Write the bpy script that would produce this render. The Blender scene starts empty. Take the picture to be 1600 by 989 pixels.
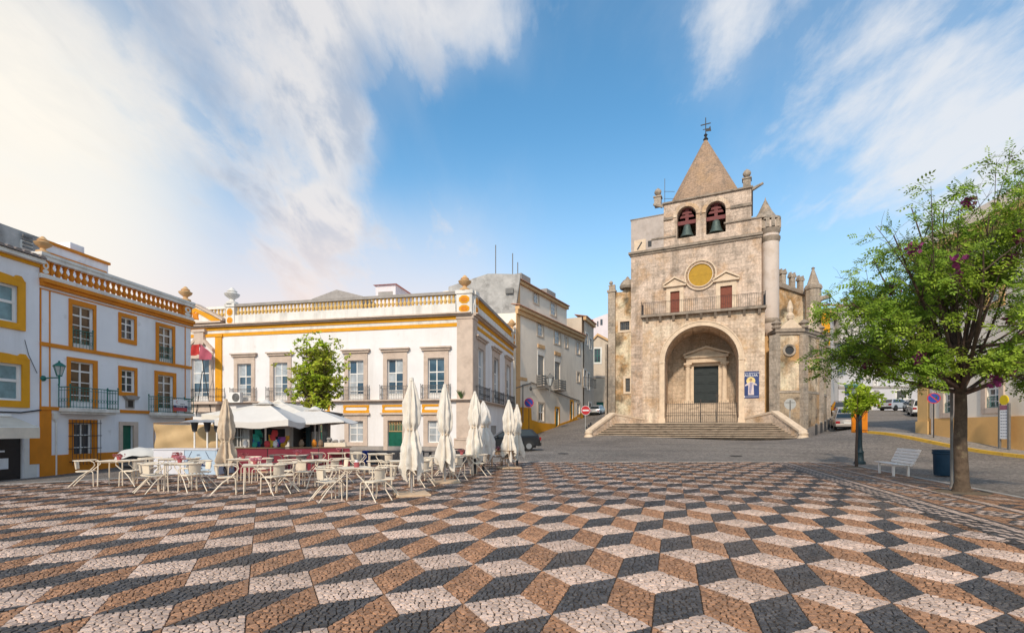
import bpy, bmesh, math, random
import numpy as np
from mathutils import Vector, Matrix, noise as mnoise
R = math.radians
SC = bpy.context.scene
COL = SC.collection
random.seed(7)

# ------------------------------------------------------------------ camera
EYE = 1.668; FPX = 770.0; HY = 670.3       # eye height (m), focal length and horizon in the photo's pixels
cd = bpy.data.cameras.new('camera'); cam = bpy.data.objects.new('camera', cd); COL.objects.link(cam)
cam.location = (0, 0, EYE); cam.rotation_euler = (R(90), 0, 0)
cd.sensor_width = 36; cd.lens = FPX/1600*36; cd.shift_y = (HY-494.5)/1600
cd.clip_start = .05; cd.clip_end = 3000
SC.camera = cam

# ------------------------------------------------------------------ light
SUN_EL, SUN_AZ = 35.0, 199.0              # azimuth clockwise from +Y: the sun stands behind the camera, a little left
w = bpy.data.worlds.new('World'); SC.world = w; w.use_nodes = True
def build_world():
    nt = w.node_tree; N = nt.nodes; L = nt.links; N.clear()
    out = N.new('ShaderNodeOutputWorld'); bg = N.new('ShaderNodeBackground'); L.new(bg.outputs[0], out.inputs[0])
    bg.inputs[1].default_value = .105
    sky = N.new('ShaderNodeTexSky'); sky.sky_type = 'NISHITA'; sky.sun_disc = False
    sky.sun_elevation = R(SUN_EL); sky.sun_rotation = R(SUN_AZ); sky.air_density = 1.0; sky.dust_density = 1.0; sky.ozone_density = 1.6
    tc = N.new('ShaderNodeTexCoord'); D = tc.outputs['Generated']
    def math_(op, a, b=None, c=None, clamp=False):
        n = N.new('ShaderNodeMath'); n.operation = op; n.use_clamp = clamp
        for i, x in enumerate((a, b, c)):
            if x is None: continue
            if isinstance(x, (int, float)): n.inputs[i].default_value = x
            else: L.new(x, n.inputs[i])
        return n.outputs[0]
    def vmath(op, a, b):
        n = N.new('ShaderNodeVectorMath'); n.operation = op
        for i, x in enumerate((a, b)):
            if isinstance(x, (tuple, Vector)): n.inputs[i].default_value = x
            else: L.new(x, n.inputs[i])
        return n
    def smooth(x, a, b):
        n = N.new('ShaderNodeMapRange'); n.interpolation_type = 'SMOOTHSTEP'
        L.new(x, n.inputs[0]); n.inputs[1].default_value = a; n.inputs[2].default_value = b
        return n.outputs[0]
    def mix(f, a, b, mode='MIX'):
        n = N.new('ShaderNodeMix'); n.data_type = 'RGBA'; n.blend_type = mode
        if isinstance(f, (int, float)): n.inputs[0].default_value = f
        else: L.new(f, n.inputs[0])
        for i, x in ((6, a), (7, b)):
            if isinstance(x, tuple): n.inputs[i].default_value = x
            else: L.new(x, n.inputs[i])
        return n.outputs[2]
    sep = N.new('ShaderNodeSeparateXYZ'); L.new(D, sep.inputs[0])
    z = math_('MAXIMUM', sep.outputs[2], 0.0)
    def dirv(px, py):
        return Vector(((px-800)/FPX, 1, (HY-py)/FPX)).normalized()
    def blob(px, py, r0, r1):               # 1 at the direction, falling to 0 between the two angles
        d = vmath('DOT_PRODUCT', D, tuple(dirv(px, py))).outputs['Value']
        return smooth(d, math.cos(R(r1)), math.cos(R(r0)))
    # cloud layer at one height: project the direction on a plane, stretch it along the wind
    inv = math_('DIVIDE', 1.0, math_('ADD', z, .22))
    pl = N.new('ShaderNodeCombineXYZ')
    L.new(math_('MULTIPLY', sep.outputs[0], inv), pl.inputs[0]); L.new(math_('MULTIPLY', sep.outputs[1], inv), pl.inputs[1])
    def noise(rot, scale, sc, det, rough, dist=0.0, loc=(0, 0, 0)):
        m = N.new('ShaderNodeMapping'); L.new(pl.outputs[0], m.inputs[0])
        m.inputs['Rotation'].default_value = (0, 0, R(rot)); m.inputs['Scale'].default_value = scale; m.inputs['Location'].default_value = loc
        n = N.new('ShaderNodeTexNoise'); L.new(m.outputs[0], n.inputs[0])
        n.inputs['Scale'].default_value = sc; n.inputs['Detail'].default_value = det; n.inputs['Roughness'].default_value = rough; n.inputs['Distortion'].default_value = dist
        return n.outputs[0]
    n1 = noise(38, (1, .45, 1), 2.2, 8, .6, .3)
    n2 = noise(-20, (1, .6, 1), 5.5, 7, .62, .2, (3, 1, 0))
    n3 = noise(30, (1, .35, 1), 9, 5, .6, .4, (7, 2, 0))
    base = math_('ADD', math_('MULTIPLY', n1, .46), math_('ADD', math_('MULTIPLY', n2, .32), math_('MULTIPLY', n3, .22)))
    bias = math_('MULTIPLY', blob(120, 220, 6, 33), .20)
    for px, py, r0, r1, k in ((1440, 70, 2, 19, .125), (1570, 170, 2, 14, .06), (590, 20, 1, 13, .15), (730, 30, 1, 8, .12), (860, 10, 1, 9, .09), (510, 345, 1, 4, .13), (1070, 70, 1, 8, .10), (740, 300, 1, 9, .09), (1330, 260, 2, 13, .045), (545, 225, 1, 5, .1)):
        bias = math_('ADD', bias, math_('MULTIPLY', blob(px, py, r0, r1), k))
    for px, py, r0, r1, k in ((900, 180, 3, 16, -.07), (1130, 330, 6, 18, -.05), (650, 195, 2, 11, -.14), (250, 420, 3, 14, -.16)):
        bias = math_('ADD', bias, math_('MULTIPLY', blob(px, py, r0, r1), k))
    bias = math_('ADD', bias, math_('MULTIPLY', smooth(sep.outputs[1], .25, -.5), .17))     # unseen broken cloud added overhead and behind, for brighter, whiter ambient light
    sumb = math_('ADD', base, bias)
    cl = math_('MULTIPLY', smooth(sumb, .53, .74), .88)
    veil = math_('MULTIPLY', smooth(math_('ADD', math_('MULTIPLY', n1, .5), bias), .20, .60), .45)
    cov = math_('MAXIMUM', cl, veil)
    tint = mix(1.0, sky.outputs[0], (.92, 1.56, 1.66, 1), 'MULTIPLY')
    lowf = smooth(z, .55, .0)                                        # paler air toward the horizon
    tint = mix(math_('MULTIPLY', lowf, .78), tint, (5.5, 6.4, 7.1, 1))
    glow = blob(-60, 260, 0, 58)
    glow2 = blob(-70, 235, 0, 19)
    ccol = mix(glow, (6.3, 6.4, 6.6, 1), (6.5, 6.2, 6.0, 1))
    shade = smooth(math_('ADD', math_('MULTIPLY', n3, .6), math_('MULTIPLY', n2, .4)), .44, .62)   # thicker, greyer cores
    ccol = mix(math_('MULTIPLY', math_('MULTIPLY', shade, blob(300, 60, 4, 30)), .85), ccol, (2.9, 3.5, 4.5, 1))
    col = mix(cov, tint, ccol)
    warm = math_('MULTIPLY', smooth(glow, .0, .58), smooth(z, .46, .10))
    col = mix(math_('MULTIPLY', warm, .92), col, (7.5, 6.0, 5.4, 1))
    col = mix(math_('MULTIPLY', glow2, .85), col, (7.8, 7.35, 6.5, 1))
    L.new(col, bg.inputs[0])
build_world()
sl = bpy.data.lights.new('sun', 'SUN'); sl.energy = 2.5; sl.angle = R(3); sl.color = (1, .85, .68)
sun = bpy.data.objects.new('sun', sl); COL.objects.link(sun)
_s = Vector((math.sin(R(SUN_AZ))*math.cos(R(SUN_EL)), math.cos(R(SUN_AZ))*math.cos(R(SUN_EL)), math.sin(R(SUN_EL))))
sun.rotation_euler = (-_s).to_track_quat('-Z', 'Y').to_euler(); sun.location = _s*100
SC.view_settings.view_transform = 'Standard'; SC.view_settings.look = 'None'
SC.view_settings.exposure = .36; SC.view_settings.gamma = 1

# ------------------------------------------------------------------ helpers
WL = {}                                     # world location of every root
def tag(o, label=None, cat=None, group=None, kind=None):
    if label: o['label'] = label
    if cat: o['category'] = cat
    if group: o['group'] = group
    if kind: o['kind'] = kind
    return o
def thing(name, label, cat, loc=(0, 0, 0), group=None):
    o = bpy.data.objects.new(name, None); COL.objects.link(o); o.location = loc; o.empty_display_size = .2
    WL[o.name] = Vector(loc); return tag(o, label, cat, group)
def copy_tree(o, loc=None, rz=None, parent=None):
    c = o.copy(); COL.objects.link(c)
    if parent: c.parent = parent
    if loc is not None: c.location = loc; WL[c.name] = Vector(loc)
    if rz is not None: c.rotation_euler = (0, 0, rz)
    for ch in o.children: copy_tree(ch, parent=c)
    return c
class Fr:                                   # a facade's own axes: x along it (left to right), y into it, z up
    def __init__(s, ox, oy, ang, oz=0.0):
        s.ox, s.oy, s.oz, s.a = ox, oy, oz, ang; s.c, s.s = math.cos(ang), math.sin(ang)
    def w(s, x, y, z): return (s.ox+x*s.c-y*s.s, s.oy+x*s.s+y*s.c, s.oz+z)
    def x(s, px, y=0.0):                    # where the sight line of a photo column meets the facade
        k = (px-800)/FPX; bx, by, _ = s.w(0, y, 0)
        return (k*by-bx)/(s.c-k*s.s)
    def z(s, px, py, y=0.0):
        return EYE+(HY-py)/FPX*s.w(s.x(px, y), y, 0)[1]-s.oz
def dirang(vp): return math.atan2(1.0, (vp-800)/FPX)
W0 = Fr(0, 0, 0)
def at(px, py, Y): return Vector(((px-800)/FPX*Y, Y, EYE+(HY-py)/FPX*Y))
class MB:
    def __init__(s, F=W0): s.F = F; s.v = []; s.f = []; s.mi = []; s.m = 0; s.M = None
    def P(s, x, y, z):
        if s.M is not None: x, y, z = s.M @ Vector((x, y, z))
        s.v.append(s.F.w(x, y, z)); return len(s.v)-1
    def face(s, *i): s.f.append(tuple(i)); s.mi.append(s.m)
    def poly(s, pts): s.face(*[s.P(*p) for p in pts])
    def box(s, x0, x1, y0, y1, z0, z1):
        p = [s.P(x, y, z) for z in (z0, z1) for x, y in ((x0, y0), (x1, y0), (x1, y1), (x0, y1))]
        for q in ((3, 2, 1, 0), (4, 5, 6, 7), (0, 1, 5, 4), (1, 2, 6, 5), (2, 3, 7, 6), (3, 0, 4, 7)): s.face(*[p[i] for i in q])
        return s
    def hexa(s, lo, hi):                    # two quads of points
        n = len(lo); a = [s.P(*p) for p in lo]; b = [s.P(*p) for p in hi]
        s.face(*a[::-1]); s.face(*b)
        for i in range(n): s.face(a[i], a[(i+1) % n], b[(i+1) % n], b[i])
        return s
    def prism_y(s, pts, y0, y1):            # outline in x,z pushed along y
        return s.hexa([(x, y1, z) for x, z in pts], [(x, y0, z) for x, z in pts])
    def prism_x(s, pts, x0, x1):            # outline in y,z pushed along x
        return s.hexa([(x0, y, z) for y, z in pts], [(x1, y, z) for y, z in pts])
    def prism_z(s, pts, z0, z1):
        return s.hexa([(x, y, z0) for x, y in pts], [(x, y, z1) for x, y in pts])
    def lathe(s, prof, cx, cy, n=12, a0=0.0, a1=2*math.pi, fold=None):
        full = abs(a1-a0-2*math.pi) < 1e-6; k = n if full else n+1; rings = []
        for r, z in prof:
            if r < 1e-5: rings.append([s.P(cx, cy, z)]*k)
            else: rings.append([s.P(cx+r*(fold(i, z) if fold else 1)*math.cos(a0+(a1-a0)*i/n), cy+r*(fold(i, z) if fold else 1)*math.sin(a0+(a1-a0)*i/n), z) for i in range(k)])
        for A, B in zip(rings, rings[1:]):
            for i in range(n):
                j = (i+1) % k; q = []
                for t in (A[i], A[j], B[j], B[i]):
                    if t not in q: q.append(t)
                if len(q) > 2: s.face(*q)
        for ring, rev in ((rings[0], True), (rings[-1], False)):
            if ring[0] != ring[1] and full: s.face(*(ring[::-1] if rev else ring))
        return s
    def tube(s, pts, r, n=6, r1=None, cap=True):
        pts = [Vector(p) for p in pts]; rings = []; up = Vector((.13, .21, .97)).normalized(); K = len(pts)
        for i, p in enumerate(pts):
            d = (pts[min(i+1, K-1)]-pts[max(i-1, 0)])
            d = d.normalized() if d.length > 1e-9 else Vector((0, 0, 1))
            u = up if abs(d.dot(up)) < .93 else Vector((1, .1, 0)).normalized()
            a = d.cross(u).normalized(); b = d.cross(a)
            rr = r[i] if isinstance(r, (list, tuple)) else (r if r1 is None else r+(r1-r)*i/(K-1))
            rings.append([s.P(*(p+(a*math.cos(2*math.pi*k/n)+b*math.sin(2*math.pi*k/n))*rr)) for k in range(n)])
        for A, B in zip(rings, rings[1:]):
            for i in range(n): s.face(A[i], A[(i+1) % n], B[(i+1) % n], B[i])
        if cap: s.face(*rings[0][::-1]); s.face(*rings[-1])
        return s
    def ball(s, cx, cy, cz, r, n=10, sz=1.0):
        m = max(4, n//2)
        return s.lathe([(r*math.sin(math.pi*i/m), cz-r*sz*math.cos(math.pi*i/m)) for i in range(m+1)], cx, cy, n)
    def wall(s, x0, x1, z0, z1, holes=(), y=0.0, rev=.22):
        xs = sorted({x0, x1, *[h[0] for h in holes], *[h[1] for h in holes]}); xs = [x for x in xs if x0 <= x <= x1]
        zs = sorted({z0, z1, *[h[2] for h in holes], *[h[3] for h in holes]}); zs = [z for z in zs if z0 <= z <= z1]
        for a, b in zip(xs, xs[1:]):
            for c, d in zip(zs, zs[1:]):
                mx, mz = (a+b)/2, (c+d)/2
                if any(h[0] < mx < h[1] and h[2] < mz < h[3] for h in holes): continue
                s.poly([(a, y, c), (b, y, c), (b, y, d), (a, y, d)])
        for a, b, c, d in [h[:4] for h in holes]:
            y2 = y+rev
            s.poly([(a, y, c), (a, y2, c), (a, y2, d), (a, y, d)][::-1]); s.poly([(b, y, c), (b, y2, c), (b, y2, d), (b, y, d)])
            s.poly([(a, y, d), (b, y, d), (b, y2, d), (a, y2, d)]); s.poly([(a, y, c), (b, y, c), (b, y2, c), (a, y2, c)][::-1])
        return s
    def arch_wall(s, x0, x1, z0, z1, ax0, ax1, zb, zs, rev, y=0.0, n=24):
        cx, r = (ax0+ax1)/2, (ax1-ax0)/2
        if ax0 > x0: s.poly([(x0, y, z0), (ax0, y, z0), (ax0, y, z1), (x0, y, z1)])
        if ax1 < x1: s.poly([(ax1, y, z0), (x1, y, z0), (x1, y, z1), (ax1, y, z1)])
        if zb > z0: s.poly([(ax0, y, z0), (ax1, y, z0), (ax1, y, zb), (ax0, y, zb)])
        arc = [(ax0, zb)]+[(cx-r*math.cos(math.pi*i/n), zs+r*math.sin(math.pi*i/n)) for i in range(n+1)]+[(ax1, zb)]
        for (xa, za), (xb, zc) in zip(arc[1:-1], arc[2:-1]): s.poly([(xa, y, za), (xb, y, zc), (xb, y, z1), (xa, y, z1)])
        for (xa, za), (xb, zc) in zip(arc, arc[1:]): s.poly([(xa, y, za), (xa, y+rev, za), (xb, y+rev, zc), (xb, y, zc)])
        s.poly([(ax0, y, zb), (ax1, y, zb), (ax1, y+rev, zb), (ax0, y+rev, zb)])
        return s
    def build(s, name, mat, parent=None, smooth=False, kind=None, label=None, bevel=0):
        root = parent
        while root is not None and root.parent: root = root.parent
        off = WL.get(root.name, Vector((0, 0, 0))) if root else Vector((0, 0, 0))
        me = bpy.data.meshes.new(name)
        me.from_pydata([(x-off.x, y-off.y, z-off.z) for x, y, z in s.v], [], s.f)
        for m in (mat if isinstance(mat, (list, tuple)) else [mat]): me.materials.append(m)
        if any(s.mi): me.polygons.foreach_set('material_index', s.mi)
        if smooth: me.polygons.foreach_set('use_smooth', [True]*len(me.polygons))
        me.update()
        o = bpy.data.objects.new(name, me); COL.objects.link(o)
        if parent: o.parent = parent
        else: WL[o.name] = Vector((0, 0, 0))
        if smooth:
            me.set_sharp_from_angle(angle=R(40))
        if kind: o['kind'] = kind
        if label: o['label'] = label
        if bevel:
            b = o.modifiers.new('bevel', 'BEVEL'); b.width = bevel; b.segments = 2; b.limit_method = 'ANGLE'
        return o
def solo(mb, name, mat, label, cat, loc, group=None, **k):  # a thing that is one mesh, with its origin at its base
    o = mb.build(name, mat, **k); loc = Vector(loc)
    o.data.transform(Matrix.Translation(-loc)); o.location = loc; WL[o.name] = loc
    return tag(o, label, cat, group)
def text(body, F, x, z, y, size, mat, parent, rot=0.0, name='lettering', ext=.003, sx=1.0, align='CENTER'):
    cu = bpy.data.curves.new(name, 'FONT'); cu.body = body; cu.size = size; cu.align_x = align; cu.align_y = 'CENTER'; cu.extrude = ext; cu.resolution_u = 2
    t = bpy.data.objects.new(name, cu); COL.objects.link(t); dg = bpy.context.evaluated_depsgraph_get()
    me = bpy.data.meshes.new_from_object(t.evaluated_get(dg)); bpy.data.objects.remove(t)
    M = Matrix.Translation((x, y, z)) @ Matrix.Rotation(rot, 4, 'Y') @ Matrix.Rotation(R(90), 4, 'X') @ Matrix.Diagonal((sx, 1, 1, 1))
    mb = MB(F); mb.M = M
    for v in me.vertices: mb.P(*v.co)
    for p in me.polygons: mb.face(*p.vertices)
    return mb.build(name, mat, parent)

# ------------------------------------------------------------------ materials
def lin(c): return tuple(((x/255+.055)/1.055)**2.4 if x > 10 else x/255/12.92 for x in c)
def mat(name, col, rough=.8, var=.12, scale=3.0, bump=0.0, bscale=40.0, metal=0.0, spec=.35, stain=None, samt=0.0, sscale=.8, streak=False, island=0.0, coat=0.0, ssub=None, speck=None, obj=0.0, world=None):
    m = bpy.data.materials.new(name); m.use_nodes = True; nt = m.node_tree; N = nt.nodes; L = nt.links
    b = N['Principled BSDF']; b.inputs['Roughness'].default_value = rough; b.inputs['Metallic'].default_value = metal
    b.inputs['Specular IOR Level'].default_value = spec; b.inputs['Coat Weight'].default_value = coat
    tc = N.new('ShaderNodeTexCoord'); O = tc.outputs['Object']
    def noise(sc, det=4, vec=O):
        n = N.new('ShaderNodeTexNoise'); n.inputs['Scale'].default_value = sc; n.inputs['Detail'].default_value = det; n.inputs['Roughness'].default_value = .62; L.new(vec, n.inputs[0]); return n.outputs[0]
    def mapr(x, a, b_, c, d):
        n = N.new('ShaderNodeMapRange'); L.new(x, n.inputs[0])
        for i, q in enumerate((a, b_, c, d)): n.inputs[i+1].default_value = q
        return n.outputs[0]
    hsv = N.new('ShaderNodeHueSaturation'); hsv.inputs['Color'].default_value = (*col, 1)
    cur = None
    if var or island:
        v = mapr(noise(scale), .3, .7, 1-var, 1+var)
        if island:
            g = N.new('ShaderNodeNewGeometry'); q = mapr(g.outputs['Random Per Island'], 0, 1, 1-island, 1+island)
            mu = N.new('ShaderNodeMath'); mu.operation = 'MULTIPLY'; L.new(v, mu.inputs[0]); L.new(q, mu.inputs[1]); v = mu.outputs[0]
        L.new(v, hsv.inputs['Value'])
    cur = hsv.outputs[0]
    def over(cur, fac, c):
        n = N.new('ShaderNodeMix'); n.data_type = 'RGBA'; L.new(fac, n.inputs[0]); L.new(cur, n.inputs[6]); n.inputs[7].default_value = (*c, 1); return n.outputs[2]
    if stain:
        vec = O
        if streak:
            mp = N.new('ShaderNodeMapping'); mp.inputs['Scale'].default_value = (1, 1, .16); L.new(O, mp.inputs[0]); vec = mp.outputs[0]
        cur = over(cur, mapr(noise(sscale, 8, vec), .5, .72, 0, samt), stain)
    if speck:
        cur = over(cur, mapr(noise(speck[1], 6), speck[2], speck[2]+.12, 0, speck[3]), speck[0])
    if obj:
        oi = N.new('ShaderNodeObjectInfo'); h2 = N.new('ShaderNodeHueSaturation'); L.new(cur, h2.inputs['Color']); L.new(mapr(oi.outputs['Random'], 0, 1, 1-obj, 1+obj), h2.inputs['Value']); cur = h2.outputs[0]
    if world:                                # wear that runs across neighbouring pieces: colour, scale, amount
        gp = N.new('ShaderNodeNewGeometry'); cur = over(cur, mapr(noise(world[1], 9, gp.outputs['Position']), .46, .68, 0, world[2]), world[0])
    L.new(cur, b.inputs['Base Color'])
    if bump:
        bp = N.new('ShaderNodeBump'); bp.inputs['Strength'].default_value = bump; bp.inputs['Distance'].default_value = .02
        L.new(noise(bscale, 5), bp.inputs['Height']); L.new(bp.outputs[0], b.inputs['Normal'])
    return m
M = {}
M['road'] = mat('road', (.225, .192, .168), .85, .2, .25, .6, 14, stain=(.12, .112, .105), samt=.7, sscale=.28, speck=((.075, .068, .06), 7, .50, .6), world=((.28, .245, .21), .09, .6))
def setts(m, scale=8.0):                     # worn squared setts: cell tone and dark joints
    nt = m.node_tree; N = nt.nodes; L = nt.links; b = N['Principled BSDF']; g = N.new('ShaderNodeNewGeometry')
    v1 = N.new('ShaderNodeTexVoronoi'); v1.inputs['Scale'].default_value = scale; v1.inputs['Randomness'].default_value = .6; L.new(g.outputs['Position'], v1.inputs[0])
    v2 = N.new('ShaderNodeTexVoronoi'); v2.feature = 'DISTANCE_TO_EDGE'; v2.inputs['Scale'].default_value = scale; v2.inputs['Randomness'].default_value = .6; L.new(g.outputs['Position'], v2.inputs[0])
    old = b.inputs['Base Color'].links[0].from_socket; h = N.new('ShaderNodeHueSaturation'); L.new(old, h.inputs['Color'])
    sp = N.new('ShaderNodeSeparateColor'); L.new(v1.outputs['Color'], sp.inputs[0])
    r1 = N.new('ShaderNodeMapRange'); L.new(sp.outputs[0], r1.inputs[0]); r1.inputs[3].default_value = .78; r1.inputs[4].default_value = 1.28
    r2 = N.new('ShaderNodeMapRange'); L.new(v2.outputs['Distance'], r2.inputs[0]); r2.inputs[2].default_value = .10; r2.inputs[3].default_value = .45; r2.inputs[4].default_value = 1.05
    mu = N.new('ShaderNodeMath'); mu.operation = 'MULTIPLY'; L.new(r1.outputs[0], mu.inputs[0]); L.new(r2.outputs[0], mu.inputs[1]); L.new(mu.outputs[0], h.inputs['Value']); L.new(h.outputs[0], b.inputs['Base Color'])
    bp = N.new('ShaderNodeBump'); bp.inputs['Strength'].default_value = .5; bp.inputs['Distance'].default_value = .03; L.new(r2.outputs[0], bp.inputs['Height']); L.new(bp.outputs[0], b.inputs['Normal'])
setts(M['road'])
M['earth'] = mat('earth', (.16, .12, .08), .95, .2, 4, .5, 30)
M['mortar'] = mat('mortar', (.062, .041, .028), .95, .2, 6, .4, 60)
def stone_mat(n, c, var): return mat(n, c, .60, var*.6, .55, .4, 55, island=var, spec=.4, stain=tuple(x*.5 for x in c), samt=.5, sscale=14, obj=.10, world=((.20, .14, .10), .45, .28))
M['pale_limestone'] = stone_mat('pale_limestone', (.60, .44, .355), .26)
M['brown_limestone'] = stone_mat('brown_limestone', (.385, .20, .11), .36)
M['black_basalt'] = stone_mat('black_basalt', (.078, .073, .075), .40)
M['kerb'] = mat('kerb', (.34, .32, .30), .8, .15, 3, .3, 30)
M['yellow_paint'] = mat('yellow_paint', (.72, .42, .05), .7, .12, 3, .2, 30, stain=(.4, .26, .1), samt=.5, sscale=2)

# ------------------------------------------------------------------ ground levels
ANG = -.3157; U = np.array([math.cos(ANG), math.sin(ANG)]); V = np.array([-math.sin(ANG), math.cos(ANG)])
S = .61; BL = .866; ORG = np.array([.358, 4.416])           # the cube pattern: edge, side length, one corner
def pq(p, q): return U*p+V*q
PLAZA = [(-23, 6.0), (-15.9, 14.1), (-12.6, 17.0), (-10.6, 25.0), (15.0, 25.0), (15.75, 23.0), tuple(pq(8.1, -3.0)), (-23, -5.5)]
CTRL = [(-23, 6, 0), (-15.9, 14.1, 0), (-12.5, 17, 0), (-10.5, 25, 0), (0, 25, 0), (8, 25, 0), (15, 25, 0), (15.7, 23, 0), (14.2, 17, 0), (12, 11, 0), (10, 5, 0), (7, -5, 0), (-23, -5, 0), (0, 8, 0), (-8, 8, 0), (4, 16, 0), (-6, 16, 0),
 (16.5, 17.8, 0.0), (20, 12, .1), (27.0, 26.5, .5), (25, 23, .25), (27.2, 33, 1.28), (28.3, 34.2, 1.47), (27, 41, 1.5), (42, 52, 2.9), (50, 64, 4.1), (60, 80, 4.6), (26, 42, 1.12), (30, 52, 2.2),
 (7.6, 47, .85), (24.6, 43.2, .86), (16.5, 45, .82), (16, 35, .38), (2, 34, .25), (-20.2, 21, -.36), (-18.2, 28, -.02), (-23, 16, -.4), (-3.3, 40, .0), (-28, 45, .0), (-14, 36, 0), (-10, 28, 0),
 (.5, 57, .55), (2.1, 60, .8), (6.1, 67, 2.0), (13.2, 80, 4.0), (10.7, 57, 2.4), (6, 50, 1.0), (16, 86, 4.6), (20, 55, 2.0), (25, 60, 3.0), (-60, 40, 0), (-60, -30, 0), (60, -30, .5), (70, 20, 1.5), (0, -40, 0), (80, 90, 5), (0, 110, 5), (-60, 100, 2)]
_c = np.array(CTRL, float)
def _phi(d2): return np.where(d2 > 1e-9, .5*d2*np.log(np.maximum(d2, 1e-9)), 0)
_K = _phi(((_c[:, None, :2]-_c[None, :, :2])**2).sum(-1))+np.eye(len(_c))*2.0
_Pm = np.c_[np.ones(len(_c)), _c[:, :2]]
_A = np.block([[_K, _Pm], [_Pm.T, np.zeros((3, 3))]])
_wt = np.linalg.solve(_A, np.r_[_c[:, 2], 0, 0, 0])
def poly_dist(pts):                          # signed distance to the plaza outline, negative inside
    P = np.array(PLAZA); n = len(P); d = np.full(len(pts), 1e9); ins = np.zeros(len(pts), bool)
    for i in range(n):
        a, b = P[i], P[(i+1) % n]; ab = b-a
        t = np.clip(((pts-a)@ab)/(ab@ab), 0, 1); q = a+t[:, None]*ab
        d = np.minimum(d, np.hypot(*(pts-q).T))
        cond = (a[1] > pts[:, 1]) != (b[1] > pts[:, 1])
        with np.errstate(divide='ignore', invalid='ignore'):
            xi = a[0]+(pts[:, 1]-a[1])*(b[0]-a[0])/(b[1]-a[1])
        ins ^= cond & (pts[:, 0] < xi)
    return np.where(ins, -d, d)
def gz_np(pts):
    pts = np.asarray(pts, float).reshape(-1, 2)
    z = _phi(((pts[:, None]-_c[None, :, :2])**2).sum(-1))@_wt[:len(_c)]+_wt[-3]+pts@_wt[-2:]
    z = np.clip(z, -.6, 9)
    t = np.clip(poly_dist(pts)/2.5, 0, 1); t = t*t*(3-2*t)
    return z*t
def gz(x, y): return float(gz_np([(x, y)])[0])

def build_ground():
    def axis(a, b, lo, hi, n0, n1, n2): return np.r_[np.linspace(a, lo, n0, endpoint=False), np.linspace(lo, hi, n1, endpoint=False), np.linspace(hi, b, n2)]
    xs = axis(-900, 900, -36, 66, 10, 128, 10); ys = axis(-500, 1500, -10, 96, 8, 140, 12)
    X, Y = np.meshgrid(xs, ys); P = np.c_[X.ravel(), Y.ravel()]
    pc = np.c_[np.clip(P[:, 0], -60, 80), np.clip(P[:, 1], -40, 110)]
    z = gz_np(pc)-.012; z[poly_dist(P) < -.4] = -.05
    nx, ny = len(xs), len(ys)
    f = [(j*nx+i, j*nx+i+1, (j+1)*nx+i+1, (j+1)*nx+i) for j in range(ny-1) for i in range(nx-1)]
    me = bpy.data.meshes.new('road'); me.from_pydata(np.c_[P, z].tolist(), [], f); me.materials.append(M['road'])
    me.polygons.foreach_set('use_smooth', [True]*len(f))
    o = bpy.data.objects.new('road', me); COL.objects.link(o); o['kind'] = 'structure'
    pl = MB(); pl.poly([(x, y, 0.0) for x, y in PLAZA][::-1])
    return pl.build('plaza_pavement', M['mortar'], kind='structure')
PLZ = build_ground()

# ------------------------------------------------------------------ mosaic paving
def clip(poly, nx, ny, c):                   # keep the half plane nx*x+ny*y<=c
    out = []; n = len(poly)
    for i in range(n):
        a, b = poly[i], poly[(i+1) % n]; da, db = nx*a[0]+ny*a[1]-c, nx*b[0]+ny*b[1]-c
        if da <= 0: out.append(a)
        if da*db < 0: t = da/(da-db); out.append((a[0]+t*(b[0]-a[0]), a[1]+t*(b[1]-a[1])))
    return out
def cells(e1, e2, n1, n2, rnd):
    sites = []
    for i in range(n1):
        for j in range(n2):
            s_ = (i+.5+rnd.uniform(-.42, .42)+(.25 if j % 2 else -.25))/n1; t_ = (j+.5+rnd.uniform(-.4, .4))/n2
            s_ = min(max(s_, .03), .97); sites.append((s_*e1[0]+t_*e2[0], s_*e1[1]+t_*e2[1]))
    quad = [(0, 0), tuple(e1), (e1[0]+e2[0], e1[1]+e2[1]), tuple(e2)]
    if e1[0]*e2[1]-e1[1]*e2[0] < 0: quad = quad[::-1]
    out = []
    for k, a in enumerate(sites):
        nb = sorted((b for q, b in enumerate(sites) if q != k), key=lambda b: (b[0]-a[0])**2+(b[1]-a[1])**2)[:18]
        p = quad
        for b in nb:
            dx, dy = b[0]-a[0], b[1]-a[1]
            p = clip(p, dx, dy, dx*(a[0]+b[0])/2+dy*(a[1]+b[1])/2)
            if len(p) < 3: break
        if len(p) >= 3: out.append(p)
    return out
def stones(cl, rnd, gap, z0, high):
    v, f = [], []
    for p in cl:
        cx, cy = sum(q[0] for q in p)/len(p), sum(q[1] for q in p)/len(p)
        r = math.sqrt(sum((q[0]-cx)**2+(q[1]-cy)**2 for q in p)/len(p))
        k0 = max(.55, 1-gap/r); k1 = max(.4, k0-.006/r); h = z0+rnd.uniform(.009, .016); n = len(p); b = len(v)
        tx, ty = rnd.uniform(-.07, .07), rnd.uniform(-.07, .07)
        if high:
            v += [(cx+(x-cx)*k0, cy+(y-cy)*k0, z0) for x, y in p]
        v += [(cx+(x-cx)*(k1 if high else k0), cy+(y-cy)*(k1 if high else k0), h+(x-cx)*tx+(y-cy)*ty) for x, y in p]
        if high:
            f += [(b+i, b+(i+1) % n, b+n+(i+1) % n, b+n+i) for i in range(n)]; b += n
        f.append(tuple(range(b, b+n)))
    return v, f
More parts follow.
